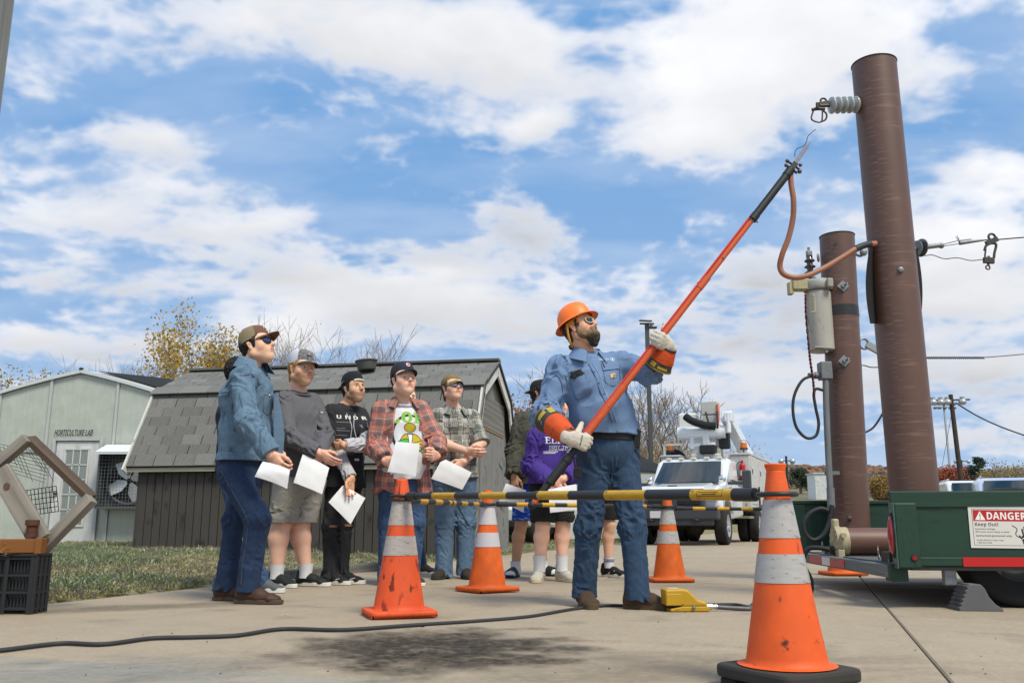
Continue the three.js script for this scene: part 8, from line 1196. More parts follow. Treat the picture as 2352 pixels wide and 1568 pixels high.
// ------------------------------------------------------------------ crate, jack, hay, wooden frame and wire cages at the left edge
{
  const d = 4.98, c0 = onGround(112, 1410), cr = thing('plastic_crate', 'black slatted plastic crate at the left edge under the rusty jack', 'crate', V(c0.x - .1, 0, c0.z), -.06), bm = mat(0x26272a, .6, { map: T.soft }), CW = .62, CH = .315, CD = .12;
  const A = (x, y, z, w, h, t) => box(w, h, t, x, y, z, .003), rails = [], slats = [];
  for (const y of [.025, .11, .2, .29]) rails.push(A(-CW / 2, y, 0, CW, .014, .022), A(0, y, -CD / 2, .022, .014, CD)); for (let i = 0; i < 5; i++) rails.push(A(-CW * i / 4 - (i ? 0 : .014), CH / 2, .004, .022, CH, .02)); for (let i = 0; i < 4; i++) rails.push(A(.004, CH / 2, -CD * i / 3, .02, CH, .022));
  part(cr, 'frame', rails, bm); for (let i = 0; i < 32; i++) for (const y of [.065, .155, .245]) slats.push(A(-CW * (i + .5) / 32, y, -.012, .011, .07, .006)); for (let i = 0; i < 18; i++) for (const y of [.065, .155, .245]) slats.push(A(-.012, y, -CD * (i + .5) / 18, .006, .07, .011)); part(cr, 'slats', slats, bm).userData.kind = 'stuff'; part(cr, 'liner', [box(CW - .05, CH - .03, .004, -CW / 2, CH / 2, -.03), box(.004, CH - .03, CD - .06, -.03, CH / 2, -CD / 2)], mat(0x3c3d40, .7, { map: T.dirt })); part(cr, 'rim', [A(-CW / 2, CH - .006, .002, CW + .02, .014, .034), A(.0, CH - .006, -CD / 2, .034, .014, CD)], bm); part(cr, 'floor', box(CW, .01, CD, -CW / 2, .03, -CD / 2), bm); part(cr, 'back_wall', box(CW, CH, .01, -CW / 2, CH / 2, -CD), bm);
  const jk = thing('screw_jack', 'rusty orange steel jack arm lying on the black crate', 'jack', at(96, 1262, d)), ru = mat(0x84521c, .75, { map: T.scuff }); jk.rotation.y = .14; part(jk, 'arm', [box(.62, .075, .07, -.32, .02, 0, .006), box(.035, .085, .09, -.01, .02, .0, .005)], ru); part(jk, 'screw', [cyl(.036, .036, .03, -.065, .145, 0), cyl(.026, .028, .05, -.065, .11, 0), cyl(.034, .034, .02, -.065, .078, 0)], MT.rust);
  reseed(9); const hay = []; for (let i = 0; i < 90; i++) { const p = V(rr(-.42, -.16), rr(-.03, .03), rr(.02, .07)), q = p.clone().add(V(rr(-.07, .07), rr(-.02, .03), rr(-.03, .03))); hay.push(rod(p, q, .0016, .0012, 4)); } const hy = part(scene, 'hay', hay.map((g) => g.applyMatrix4(M4(at(96, 1262, d)))), mat(0xb09a68, .9)); hy.userData.kind = 'stuff'; hy.userData.label = 'loose wisps of dry hay on the jack arm';
  const fr = thing('wooden_frame', 'weathered wooden frame standing on its corner behind the crate', 'frame', V(0, 0, 0)), wd = mat(0xaaa49c, .85, { map: scaled(T.wood, 1, 1) }), wdk = mat(0x6a594c, .85, { map: T.wood });
  const q = (x, y, e = 0) => at(x, y, 5.15 - e), plank = (a, b, w, t, m, side) => beam(a, b, w, t, side);
  const zv = V(0, 0, 1); part(fr, 'board', plank(q(66, 1006), q(209, 1143), .035, .085, wdk, V(.7, .7, .2)), wdk); part(fr, 'board', plank(q(210, 1144, .05), q(90, 1266, .05), .065, .06, wd, V(.7, -.7, .3)), wd); part(fr, 'board', plank(q(64, 1006, .04), q(-60, 1112, .04), .06, .06, wd, V(.6, .7, .6)), wd);
  part(fr, 'board', plank(q(-2, 1078, .12), q(92, 1240, .12), .115, .04, wd, V(.9, .4, .0)), wd); void zv; part(fr, 'knot', cyl(.018, .018, .003, ...q(14, 1116, .145).toArray(), [Math.PI / 2, 0, 0], 14), mat(0x5c4534, .8));
  const cg2 = thing('wire_trap', 'bent wire mesh trap inside the wooden frame above the jack', 'trap', V(0, 0, 0)), wl = []; const g3 = (u, v, w) => q(lerp(44, 128, u) + v * 6, lerp(1128, 1186, v) - u * 12, -.1 - .3 * w);
  for (let i = 0; i <= 10; i++) for (const w of [0, .5, 1]) wl.push(tube([g3(i / 10, 0, w), g3(i / 10, 1, w)], .0022, 4, 5)); for (let i = 0; i <= 5; i++) for (const w of [0, .5, 1]) wl.push(tube([g3(0, i / 5, w), g3(1, i / 5, w)], .0022, 6, 5)); for (let i = 0; i <= 6; i++) for (const v of [0, 1]) wl.push(tube([g3(i / 6, v, 0), g3(i / 6, v, 1)], .0024, 4, 5)); part(cg2, 'mesh', wl, mat(0x37332f, .6, { metalness: .4 }));
  const pn = []; for (let i = 0; i < 14; i++) { pn.push(tube([q(i * 9 - 20, 1024), q(i * 12 - 10, 1070 + (i % 4) * 12)], .0016, 4, 5)); if (i < 9) pn.push(tube([q(0, 1020 + i * 7), q(118 - i * 2, 1044 + i * 8)], .0016, 6, 5)); } const p2 = thing('chicken_wire', 'sagging chicken wire behind the top of the wooden frame', 'chicken wire', V(0, 0, 0)); part(p2, 'mesh', pn, mat(0x4a4540, .6));
}
// ------------------------------------------------------------------ vehicles
const sideX = (prof, w, bev) => extrude(prof, w, bev).rotateY(-Math.PI / 2);      // profile in (z, y), thickness across x
const carGlass = new THREE.MeshPhysicalMaterial({ color: 0x141c1a, roughness: .04, metalness: 0, clearcoat: 1 });
function wheelOn(g, x, y, z, r, w, rimM, dual) { const t = part(g, 'wheel', lathe([[r * .6, -w / 2], [r * .9, -w / 2], [r * .98, -w * .42], [r, -w * .2], [r, w * .2], [r * .98, w * .42], [r * .9, w / 2], [r * .6, w / 2]], 36).rotateZ(Math.PI / 2).translate(x, y, z), mat(0x1a1a1b, .85, { bumpMap: T.grain, bumpScale: .003 })); const s = Math.sign(x) || 1; part(t, 'rim', [lathe([[0, .02], [r * .2, .03], [r * .3, 0], [r * .5, .01], [r * .62, .05]], 28).rotateZ(-Math.PI / 2 * s).translate(x + s * w * .3, y, z), ...Array.from({ length: 6 }, (_, i) => box(.02, r * .5, r * .1, x + s * w * .42, y + Math.cos(i * 1.047) * r * .3, z + Math.sin(i * 1.047) * r * .3, .008, [i * 1.047, 0, 0]))], rimM); return t; }
{
  const p = at(1549, 1200, 19.6), g = thing('utility_truck', 'white utility bucket truck with black grille parked behind the cones', 'truck', V(p.x, 0, p.z), -24 * RAD), wp = new THREE.MeshPhysicalMaterial({ color: 0xd9dcdf, roughness: .3, clearcoat: .8, clearcoatRoughness: .1 }), bp = mat(0x3a3d42, .6), bk = mat(0x141517, .6), wm = mat(0xd0cfca, .5, { map: T.dirt });
  part(g, 'body', sideX([[-.16, .82], [-.1, 1.02], [-.2, 1.22], [-.5, 1.29], [-1.42, 1.36], [-3.2, 1.36], [-3.22, .62], [-1.62, .56], [-1.5, .8], [-1.3, .98], [-1.0, 1.0], [-.7, .96], [-.5, .82]], 1.9, .07), wp);
  part(g, 'cab', sideX([[-1.36, 1.3], [-2.06, 1.93], [-2.3, 2.0], [-3.05, 1.99], [-3.2, 1.3]], 1.74, .09), wp); part(g, 'hood_bulge', sideX([[-.22, 1.2], [-.3, 1.27], [-1.3, 1.385], [-1.36, 1.3]], 1.25, .05), wp);
  part(g, 'windshield', grid(8, 4, (u, v) => { const x = (u - .5) * (1.56 - .16 * v), b = .06 * (1 - Math.pow((u - .5) * 2, 2)); return V(x, lerp(1.385, 1.9, v) + .02, lerp(-1.38, -2.0, v) + .03 + b); }), carGlass); part(g, 'dashboard', box(1.4, .05, .3, 0, 1.36, -1.7), bk);
  for (const s of [-1, 1]) { part(g, 'side_window', grid(3, 2, (u, v) => V(s * (.876 - .03 * v), lerp(1.4, 1.86, v), lerp(lerp(-1.62, -2.12, v), -3.0, u))), carGlass); part(g, 'headlight', box(.26, .2, .1, s * .8, 1.03, -.14, .03), new THREE.MeshPhysicalMaterial({ color: 0xc9ced2, roughness: .1, clearcoat: 1 })); part(g, 'fender', sideX([[-.3, .78], [-.34, .98], [-.6, 1.1], [-1.3, 1.1], [-1.58, .95], [-1.62, .7], [-1.48, .78], [-1.34, .94], [-1.0, .99], [-.64, .94], [-.48, .78]], .1, .02).translate(s * .95, 0, 0), wp);
    const m = part(g, 'mirror', [box(.42, .07, .07, s * 1.12, 1.38, -1.55, .02), box(.2, .42, .1, s * 1.34, 1.46, -1.56, .04)], bp); void m; part(g, 'spot_mirror', ball(.09, s * .85, 1.46, -1.2, 1, 1, .6), MT.chrome); part(g, 'tow_hook', torus(.07, .02, s * .5, .52, .06, [1.2, 0, 0], 18, 8), mat(0x2c2d30, .5)); part(g, 'door_handle', box(.02, .04, .16, s * .955, 1.18, -2.75, .008), bp); part(g, 'door_line', box(.004, .68, .014, s * .952, 1.02, -1.75), bp); }
  part(g, 'grille_surround', [box(1.34, .42, .08, 0, 1.0, -.075, .06)], bp); for (const s of [-1, 1]) for (const y of [1.07, .92]) part(g, 'grille_mesh', box(.5, .11, .03, s * .33, y, -.03, .02), bk); part(g, 'grille_bar', [box(.13, .34, .05, 0, 1.0, -.03, .02)], bp); part(g, 'hood_badge', box(.2, .03, .05, -.1, 1.285, -.35), mat(0x4a2a2c, .5));
  part(g, 'bumper', [box(1.98, .28, .24, 0, .68, .0, .05), box(1.7, .16, .2, 0, .5, -.02, .04)], bp); part(g, 'number_plate', box(.3, .15, .01, -.35, .66, .128), mat(0xc9cacb, .5)); part(g, 'axle', [cyl(.07, .07, 1.6, 0, .4, -1.0, [0, 0, Math.PI / 2]), ball(.2, .25, .38, -1.0), box(1.2, .1, .1, 0, .48, -.5)], mat(0x3a332c, .8));
  part(g, 'roof_lamp', [-.62, -.31, 0, .31, .62].map((x) => box(.12, .05, .12, x, 2.015, -2.2, .02)), mat(0xcfcabd, .4)); part(g, 'chassis', box(1.0, .22, 6.2, 0, .55, -3.7), bk);
  const rim = mat(0xb9bcbe, .35, { metalness: .6 }); wheelOn(g, .86, .42, -1.0, .42, .26, rim); wheelOn(g, -.86, .42, -1.0, .42, .26, rim); for (const s of [-1, 1]) { wheelOn(g, s * .96, .42, -4.9, .42, .25, rim); wheelOn(g, s * .68, .42, -4.9, .42, .25, rim); }
  for (const s of [-1, 1]) { part(g, 'service_box', [box(.5, 1.3, 1.1, s * .88, 1.5, -3.98, .02), box(.5, 1.3, 1.7, s * .88, 1.5, -6.1, .02), box(.5, .75, 1.1, s * .88, 1.77, -4.9, .02), box(.52, .05, 3.6, s * .88, 2.18, -5.2, .01)], wm); for (const z of [-3.98, -5.3, -6.3]) { part(g, 'compartment_door', box(.015, 1.15, .92, s * 1.137, 1.52, z, .004), wm); part(g, 'latch', [box(.02, .12, .07, s * 1.15, 1.75, z + .3, .01), box(.02, .12, .07, s * 1.15, 1.25, z + .3, .01)], bp); } part(g, 'rust_patch', box(.16, .3, .008, s * .74, .98, -3.425), mat(0x6b5140, .9, { map: T.scuff }));
    part(g, 'beacon', cyl(.09, .08, .13, s * .95, 2.42, -3.75, undefined, 16), mat(0xd06a10, .3)); part(g, 'beacon_base', [cyl(.1, .1, .05, s * .95, 2.33, -3.75), rod(V(s * .95, 1.8, -3.6), V(s * .95, 2.32, -3.72), .015, .015)], bp); part(g, 'beacon_guard', torus(.15, .01, s * .95, 2.4, -3.75, [0, .5, 0], 20, 6, Math.PI), MT.galv); const ex = part(g, 'fire_extinguisher', [cyl(.07, .07, .32, s * .95, 1.72, -3.38), ball(.07, s * .95, 1.88, -3.38), cyl(.025, .025, .1, s * .95, 1.97, -3.38)], mat(0xb0151a, .35)); part(ex, 'label', cyl(.072, .072, .13, s * .95, 1.7, -3.38, undefined, 20, true), mat(0xd0cdc6, .6)); part(ex, 'hose', tube([V(s * .95, 1.98, -3.36), V(s * .95 - .1, 1.95, -3.34), V(s * .95 - .13, 1.75, -3.34), V(s * .95 - .08, 1.6, -3.34)], .012, 20, 6), bk); part(ex, 'bracket', box(.22, .03, .1, s * .95, 1.55, -3.4), bk); part(g, 'bumper_step', box(.4, .06, .7, s * .85, .62, -3.8), mat(0x8b8273, .7, { map: T.scuff })); }
  part(g, 'spare_tyre', torus(.27, .11, -.98, 2.05, -4.2, [0, .4, 0], 28, 10), bk); part(g, 'rack', [box(.05, .6, .05, -1.05, 2.2, -3.5), box(.5, .05, .05, -.85, 2.48, -3.5)], wm); part(g, 'bed', box(1.3, .1, 3.6, 0, .95, -5.2), wm); part(g, 'mudflap', box(.3, .45, .02, .8, .4, -5.5), bk);
  part(g, 'turret', [box(.75, .35, .8, 0, 2.05, -3.9, .05), cyl(.32, .3, .5, .0, 2.3, -3.9), box(.34, .5, .5, -.22, 2.4, -3.9, .05), box(.3, .5, .4, .22, 2.42, -3.9, .04)], wm); part(g, 'turret_dark', [box(.4, .22, .42, .08, 2.33, -3.62, .03), box(.36, .4, .2, .42, 2.55, -3.8, .03)], bk);
  part(g, 'lower_boom', [cyl(.17, .17, 1.25, -.1, 2.78, -3.75, [0, 0, Math.PI / 2], 24), cyl(.185, .185, .08, .35, 2.78, -3.75, [0, 0, Math.PI / 2], 24), cyl(.185, .185, .06, .08, 2.78, -3.75, [0, 0, Math.PI / 2], 24), box(.18, .5, .22, .02, 2.55, -3.7, .03), box(.12, .5, .2, -.35, 2.6, -3.72, .03), cyl(.08, .08, .7, -.1, 2.45, -3.7, [0, 0, Math.PI / 2])], wp); part(g, 'upper_boom', [beam(V(.55, 3.2, -3.7), V(.8, 1.95, -6.2), .26, .3, V(1, 0, 0)), box(.2, .25, .3, .62, 3.15, -3.7, .03), cyl(.06, .06, .5, .62, 3.0, -3.6)], wp); part(g, 'bucket', box(.5, .6, .5, -.5, 3.03, -4.1, .06), mat(0xd6d6d0, .5)); part(g, 'control_head', [box(.42, .34, .4, .12, 3.42, -3.9, .02), box(.36, .3, .34, .12, 3.08, -3.88, .02)], mat(0xb4b4ae, .5)); part(g, 'orange_hose', tube([V(.34, 3.5, -3.7), V(.36, 3.2, -3.65), V(.35, 2.95, -3.6)], .03, 20, 8), mat(0xc7511a, .5));
  part(g, 'boom_cover', tube([V(-.46, 3.2, -3.5), V(-.3, 3.08, -3.45), V(0, 2.96, -3.5), V(.3, 2.92, -3.55)], .1, 30, 10), mat(0x17181b, .9)); part(g, 'hydraulic_hose', [tube([V(.05, 3.3, -3.6), V(.15, 3.0, -3.5), V(.3, 2.85, -3.5)], .025, 20, 6), tube([V(.35, 3.3, -3.6), V(.36, 3.0, -3.5), V(.36, 2.85, -3.5)], .025, 20, 6)], bk);
}
function wagon(label, p, turn, o) {
  const g = thing(o.name || 'parked_car', label, 'car', p, turn, undefined), pm = new THREE.MeshPhysicalMaterial({ color: new THREE.Color(o.color), roughness: .3, clearcoat: 1, clearcoatRoughness: .08, metalness: .1 }), H = o.h, L = 4.7, bk = mat(0x1a1b1d, .6);
  part(g, 'body', sideX([[2.3, .45], [2.34, .75], [2.2, .98], [1.2, 1.06], [-2.2, 1.08], [-2.34, .8], [-2.3, .45], [-1.85, .38], [-1.75, .62], [-1.4, .76], [-1.05, .62], [-.95, .36], [.95, .36], [1.05, .62], [1.4, .76], [1.75, .62], [1.85, .38]], 1.86, .09), pm);
  part(g, 'cabin', sideX([[1.25, 1.0], [.55, H - .14], [.2, H - .05], [-1.6, H - .04], [-2.05, H - .2], [-2.25, 1.0]], 1.62, .1), pm);
  part(g, 'windshield', grid(6, 3, (u, v) => V((u - .5) * (1.46 - .16 * v), lerp(1.06, H - .15, v) + .012, lerp(1.26, .6, v) + .03 + .05 * (1 - (u * 2 - 1) ** 2))), carGlass); part(g, 'rear_window', grid(3, 2, (u, v) => V((u - .5) * 1.4, lerp(1.1, H - .22, v), lerp(-2.26, -2.08, v) - .02)), carGlass);
  for (const s of [-1, 1]) { for (const [a, b] of [[.95, -.15], [-.25, -1.15], [-1.25, -1.95]]) part(g, 'side_window', grid(2, 2, (u, v) => V(s * (.817 - .05 * v), lerp(1.08, H - .2, v), lerp(Math.min(a, 1.1 - .62 * v), b, u))), carGlass); for (const z of [1.4, -1.4]) wheelOn(g, s * .82, .35, z, .355, .23, mat(0xb9bcbf, .3, { metalness: .7 })); part(g, 'headlight', box(.34, .16, .14, s * .66, .86, 2.22, .04), mat(0xcfd3d6, .15)); part(g, 'mirror', box(.2, .15, .1, s * 1.02, 1.12, .8, .04), pm); part(g, 'roof_rail', box(.04, .04, 1.8, s * .68, H + .0, -.7, .01), o.rail || pm); part(g, 'door_handle', box(.02, .03, .14, s * .935, .98, -.5), bk); }
  part(g, 'grille', box(1.0, .24, .06, 0, .72, 2.32, .03), bk); part(g, 'bumper', box(1.7, .16, .12, 0, .46, 2.3, .04), bk); part(g, 'underbody', box(1.6, .2, 4.2, 0, .34, 0), bk); return g;
}
wagon('silver white pickup-sized car with alloy wheels parked behind the shed', V(.0, 0, -21.1), -.26 + Math.PI * 0, { color: 0xd7d9db, h: 1.78 });
{ const p = at(2318, 1110, 24.6); wagon('pale blue silver SUV facing the camera at the right edge behind the trailer', V(p.x, 0, p.z), -.42, { color: 0xb9c2d8, h: 1.74 }); const q = at(2200, 1110, 31.5); wagon('white van whose roof shows between the tall pole and the SUV', V(q.x + .4, 0, q.z), -.3, { color: 0xe6e8ea, h: 1.98 }); }
// ------------------------------------------------------------------ lamp posts and wires
{
  const D = 30, b = at(1491, 900, D), top = at(1491, 742, D).y, g = thing('lamp_post', 'bronze square lamp post with a flat lamp head beside the raised glove', 'lamp post', V(b.x, 0, b.z)), m = mat(0x4b4a4a, .5, { metalness: .3 });
  part(g, 'shaft', box(.14, top, .14, 0, top / 2, 0, .01), m); part(g, 'base', box(.4, .6, .4, 0, .3, 0, .03), mat(0xa9a59c, .9)); part(g, 'lamp_head', [box(.42, .06, .3, -.06, top + .06, .1, .015, [.2, 0, -.05]), box(.1, .05, .2, .14, top - .1, 0, .01), box(.28, .05, .22, .2, top - .16, .0, .01)], m); part(g, 'arm', box(.5, .05, .06, .0, top - .02, 0), m);
  const fl = (label, px, ytop, d, lamps, wood, r) => { const p = at(px[0], ytop, d), base = landHeight(p.x, -d) - .3, q = thing('floodlight_pole', label, 'floodlight pole', V(p.x, base, p.z)); q.rotation.z = px[1] || 0; const h = p.y - base; part(q, 'pole', cyl(r * 1.25, r, h, 0, h / 2, 0, undefined, 12), wood ? mat(0x4a4038, .85, { map: T.wood }) : mat(0xb4b8ba, .5, { metalness: .4 })); return [q, h]; };
  const gm = mat(0xb9bcc0, .3, { metalness: .5 }), dk = mat(0x2b2f33, .5), sc = (d) => d / FPX;
  { const [q, h] = fl('dark wooden pole with four globe floodlights on a crossarm right of the tall pole', [2190, .02], 906, 60, 4, true, .14), s = sc(60); part(q, 'crossarm', box(90 * s, .1, .1, -4 * s, h - 13 * s, .12), dk); for (const x of [-46, -28, -13, 22]) part(q, 'floodlight', [ball(.27, x * s, h - 18 * s, .2, 1, .8, 1), cyl(.12, .16, .2, x * s, h - 10 * s, .2)], gm); }
  { const [q, h] = fl('thin steel stadium pole with two rows of dark floodlights', [2168, 0], 924, 110, 10, false, .12), s = sc(110); for (const y of [5, 14]) { part(q, 'crossarm', box(52 * s, .1, .1, 1 * s, h - (y - 4) * s, 0), gm); for (const x of [-22, -12, 0, 13, 22]) part(q, 'floodlight', box(7 * s, 3.6 * s, .5, x * s, h - y * s, .2, .1), dk); } }
  { const [q, h] = fl('low pole with two round lamps behind the dark wooden pole', [2209, 0], 1056, 115, 2, true, .1), s = sc(115); part(q, 'crossarm', box(32 * s, .1, .1, 0, h - 3 * s, 0), dk); for (const x of [-15, 15]) part(q, 'floodlight', ball(.26, x * s, h - 4 * s, .15), gm); }
  { const [q, h] = fl('wooden pole with two round lamps behind the nearest cone', [1806, 0], 1047, 105, 2, true, .13), s = sc(105); part(q, 'crossarm', box(32 * s, .1, .1, 0, h - 11 * s, 0), dk); for (const x of [-13, 13]) part(q, 'floodlight', ball(.33, x * s, h - 12 * s, .15), gm); }
  { const [q] = fl('small flood pole glimpsed between the two brown poles', [2037, 0], 990, 120, 2, false, .08), s = sc(120); part(q, 'floodlight', [0, 7].map((y) => box(10 * s, 4 * s, .4, 0, at(2037, 990, 120).y - q.position.y - (y + 2) * s, .2, .1)), dk); }
  const w1 = thing('overhead_wire', 'overhead wire drooping right from the dark floodlight pole', 'wire', V(0, 0, 0)); part(w1, 'wire', tube(P3([[2196, 925], [2240, 952], [2290, 976], [2352, 999], [2440, 1026]], 60), .05, 40, 5), MT.dark);
  const w2 = thing('overhead_wire', 'faint guy wire slanting down left of the dark floodlight pole', 'wire', V(0, 0, 0)); part(w2, 'wire', tube([at(2189, 936, 61), at(2176, 1010, 63), at(2160, 1095, 66)], .018, 10, 4), MT.galv);
}
// ------------------------------------------------------------------ trees
const barkM = mat(0x988c80, .95), barkD = mat(0x7a6f64, .95);
function limbs(list, tips, a, dir, len, r, depth, o) {
  const n = 3; let p = a.clone(), d = dir.clone(); const pts = [p.clone()];
  for (let i = 0; i < n; i++) { d.add(V(rr(-1, 1), rr(-.5, 1) * (o.up ?? .5), rr(-1, 1)).multiplyScalar(o.wob ?? .16)).normalize(); p = p.clone().addScaledVector(d, len / n); pts.push(p.clone()); }
  for (let i = 0; i < n; i++) list.push(rod(pts[i], pts[i + 1], lerp(r, r * .62, i / n), lerp(r, r * .62, (i + 1) / n), depth > 2 ? 6 : 3, false));
  if (depth === 0) { tips.push(p); return; } if (depth <= 2) tips.push(pts[2]);
  const k = o.kids || 3; for (let i = 0; i < k; i++) { const t = i === 0 ? n : 1 + Math.floor(rnd() * n), b = pts[Math.min(t, n)], ax = V(rr(-1, 1), rr(-.3, .6), rr(-1, 1)).normalize(), nd = d.clone().lerp(ax, i === 0 ? .22 : (o.spread ?? .48)).normalize(); limbs(list, tips, b, nd, len * rr(.62, .86), Math.max(r * (i === 0 ? .66 : .52), (o.min || .008) * 1.7), depth - 1, o); }
}
function leafMass(tips, o) { const P = [], N = []; for (const t of tips) for (let i = 0; i < (o.n || 5); i++) { const c = t.clone().add(V(rr(-1, 1), rr(-1, 1), rr(-1, 1)).multiplyScalar(o.r || .4)), s = (o.s || .09) * rr(.6, 1.4), a = V(rr(-1, 1), rr(-1, 1), rr(-1, 1)).normalize(), b = V(rr(-1, 1), rr(-1, 1), rr(-1, 1)).cross(a).normalize(), n = V().crossVectors(a, b); const q = [c.clone().addScaledVector(a, s), c.clone().addScaledVector(b, s * .6), c.clone().addScaledVector(a, -s), c.clone().addScaledVector(b, -s * .6)]; for (const k of [0, 1, 2, 0, 2, 3]) { P.push(q[k].x, q[k].y, q[k].z); N.push(n.x, n.y, n.z); } } const g = new THREE.BufferGeometry(); g.setAttribute('position', new THREE.Float32BufferAttribute(P, 3)); g.setAttribute('normal', new THREE.Float32BufferAttribute(N, 3)); return g; }
const leafM = (hex) => new THREE.MeshPhysicalMaterial({ color: hex, roughness: .8, transmission: .25, thickness: 0, side: THREE.DoubleSide });
function tree(name, label, px, top, d, o) {       // px: column of the trunk; top: row of its highest twigs
  const p = at(px, 1100, d), y0 = landHeight(p.x, -d) - .1, h = at(px, top, d).y - y0; reseed(o.seed); const L = [], tips = [], g = thing(name, label, 'tree', V(p.x, y0, p.z), 0, o.group), tr = o.trunk ?? .28;
  const a = V(0, 0, 0), b = V(rr(-.03, .03) * h + (o.leanX || 0) * h, h * tr, 0); L.push(rod(a, b, h * (o.r || .018) * 1.25, h * (o.r || .018), 8, false));
  const nb = o.stems || 4; for (let i = 0; i < nb; i++) { const an = i / nb * TAU + rr(-.4, .4), w = (o.wide || .6) * rr(.6, 1.1); limbs(L, tips, b.clone().multiplyScalar(lerp(.75, 1, rnd())), V(Math.cos(an) * w, 1, Math.sin(an) * w).normalize(), h * (1 - tr) * rr(.36, .44), h * (o.r || .018) * .75, o.depth || 4, o); }
  let mx = 0; for (const t of tips) mx = Math.max(mx, t.y); const s = h / mx; const S = new THREE.Matrix4().makeScale(s * (o.sx || 1), s, s);
  part(g, 'trunk', join(L).applyMatrix4(S), o.bark || barkM); if (o.leaf) part(g, 'crown', leafMass(tips.map((t) => t.applyMatrix4(S)), { ...o.leaf }), leafM(o.leaf.hex)); return g;
}
tree('leafy_tree', 'yellow-leaved tree rising behind the greenhouse and shed', 425, 728, 30, { seed: 3, trunk: .3, stems: 4, wide: .55, depth: 4, kids: 3, spread: .42, r: .014, sx: .62, leaf: { n: 16, r: .34, s: .055, hex: 0xa8882a } });
tree('bare_tree', 'bare tree with fine upright twigs behind the shed between two students', 655, 722, 33, { seed: 5, trunk: .28, stems: 5, wide: .5, depth: 5, kids: 3, spread: .38, r: .012, min: .006, leaf: { n: 1, r: .2, s: .025, hex: 0x6b5a35 } });
tree('bare_tree', 'bare tree leaning right over the shed roof behind the denim-jacket student', 745, 742, 34, { seed: 6, trunk: .25, stems: 4, wide: .7, depth: 5, kids: 3, spread: .4, r: .011, min: .006 });
tree('bare_tree', 'spreading bare tree left of the worker beyond the shed gable', 1262, 806, 42, { seed: 9, trunk: .25, stems: 4, wide: .9, depth: 5, kids: 3, spread: .5, r: .012, min: .0065 });
tree('bare_tree', 'large forked bare tree behind the white utility truck', 1512, 848, 40, { seed: 11, trunk: .3, stems: 4, wide: .62, depth: 5, kids: 3, spread: .5, r: .015, min: .007, bark: barkD });
tree('bare_tree', 'smaller bare tree left of the lamp post', 1440, 880, 44, { seed: 12, trunk: .25, stems: 5, wide: .8, depth: 5, kids: 3, spread: .5, r: .012, min: .0065 });
tree('brown_tree', 'rusty brown shrub-like tree right of the shed gable', 1212, 925, 40, { seed: 14, trunk: .15, stems: 6, wide: .6, depth: 3, kids: 4, r: .012, leaf: { n: 14, r: .45, s: .08, hex: 0x8a5a2a } });
tree('brown_tree', 'thin brown bushy tree close to the shed trim', 1178, 945, 38, { seed: 15, trunk: .15, stems: 6, wide: .5, depth: 3, kids: 4, r: .012, leaf: { n: 8, r: .4, s: .06, hex: 0x7b5c3c } });
tree('yellow_tree', 'yellow-green tree at the far left edge behind the greenhouse', 10, 858, 34, { seed: 16, trunk: .25, stems: 5, wide: .6, depth: 3, kids: 4, r: .013, leaf: { n: 30, r: .4, s: .055, hex: 0x9a8428 } });
for (const [px, top, seed, lb] of [[1475, 960, 21, 'straw-coloured brush by the lamp post foot'], [1540, 985, 22, 'straw-coloured brush left of the truck cab'], [1430, 975, 23, 'straw-coloured brush right behind the worker'], [1600, 1000, 24, 'straw-coloured brush behind the truck boom'], [1340, 985, 25, 'straw-coloured brush hidden behind the worker']]) tree('brush_tree', lb, px, top, 48, { seed, trunk: .1, stems: 8, wide: .8, depth: 3, kids: 4, r: .008, min: .008, leaf: { n: 9, r: .6, s: .045, hex: 0xcdb27c } });
for (const [px, top, seed] of [[55, 862], [100, 836], [150, 822], [205, 812], [255, 806], [300, 800], [345, 806], [395, 822], [460, 826], [505, 838]].map((a, i) => [...a, 31 + i])) tree('bare_sapling', ['first', 'second', 'third', 'fourth', 'fifth', 'sixth', 'seventh', 'eighth', 'ninth', 'tenth'][seed - 31] + ' bare sapling from the left in the thicket behind the greenhouse', px, top, 44 + (seed % 3) * 3, { seed, trunk: .1, stems: 9, wide: .42, depth: 4, kids: 3, spread: .36, r: .008, min: .008, up: .9, group: 'bare saplings behind the greenhouse' });
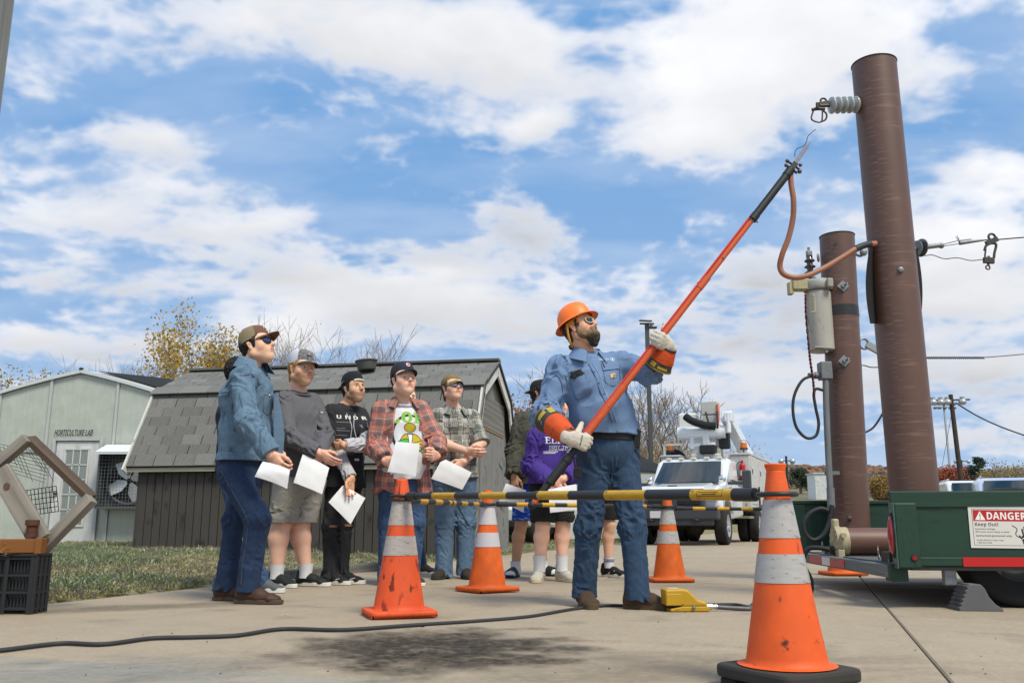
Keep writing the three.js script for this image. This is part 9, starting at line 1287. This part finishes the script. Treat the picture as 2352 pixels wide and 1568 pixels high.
function pine(label, px, top, d, wpx, seed, hex) { const p = at(px, 1100, d), y0 = landHeight(p.x, -d) - .2, h = at(px, top, d).y - y0, w = wpx * d / FPX; reseed(seed); const g = thing('pine_tree', label, 'tree', V(p.x, y0, p.z)), tips = [], L = [cyl(w * .06, w * .03, h * .9, 0, h * .45, 0, undefined, 8)]; for (let i = 0; i < 46; i++) { const t = Math.pow(rnd(), .8), an = rr(0, TAU), R = w * .5 * Math.sin(Math.min(1, (1 - t) * 1.5 + .12) * 1.57) * rr(.45, 1.05), q = V(Math.cos(an) * R, h * lerp(.3, .97, t), Math.sin(an) * R); L.push(rod(V(0, q.y - R * .25, 0), q, w * .015, w * .006, 4, false)); tips.push(q, q.clone().multiplyScalar(.8).setY(q.y), q.clone().multiplyScalar(.5).setY(q.y - R * .1)); } part(g, 'trunk', L, barkD); part(g, 'crown', leafMass(tips, { n: 42, r: w * .1, s: w * .028 }), leafM(hex)); }
pine('round dark pine behind the nearest cone in front of the hills', 1838, 1078, 120, 62, 41, 0x39472a); pine('dark pine glimpsed between the truck body and the nearest cone', 1752, 1078, 110, 48, 42, 0x36422a); pine('dark green pine right of the dark floodlight pole', 2250, 1048, 75, 58, 43, 0x24402a); pine('small dark pine beside the larger one at the right', 2278, 1078, 80, 34, 44, 0x2a4128);
for (const [px, top, seed, hex, lb] of [[2168, 1084, 51, 0xa0522a, 'orange-red autumn tree just right of the tall pole'], [2200, 1082, 52, 0x94503a, 'red autumn tree behind the dark floodlight pole'], [2228, 1092, 53, 0xa06048, 'pinkish red autumn tree left of the pine'], [2032, 1108, 54, 0x9a7a40, 'golden tree in the gap between the two brown poles']]) tree('autumn_tree', lb, px, top, 85, { seed, trunk: .2, stems: 6, wide: seed === 54 ? .35 : .8, depth: 3, kids: 4, r: .014, leaf: { n: 70, r: .75, s: .085, hex } });
tree('bare_tree', 'bare tree above the SUV roof at the right edge', 2320, 1060, 70, { seed: 61, trunk: .25, stems: 5, wide: .7, depth: 4, kids: 3, r: .012, min: .014, leaf: { n: 2, r: .4, s: .08, hex: 0x8a7a55 } });
for (const [px, seed, lb] of [[2296, 62, 'tawny bush between the pine and the bare tree'], [2345, 63, 'tawny bush at the right edge behind the SUV']]) tree('tawny_bush', lb, px, 1078, 72, { seed, trunk: .1, stems: 7, wide: 1, depth: 3, kids: 4, r: .01, leaf: { n: 34, r: .6, s: .07, hex: 0x9a8654 } });
scene.traverse((o) => { if (o.isMesh) { o.castShadow = true; o.receiveShadow = true; } });
renderer.render(scene, camera);
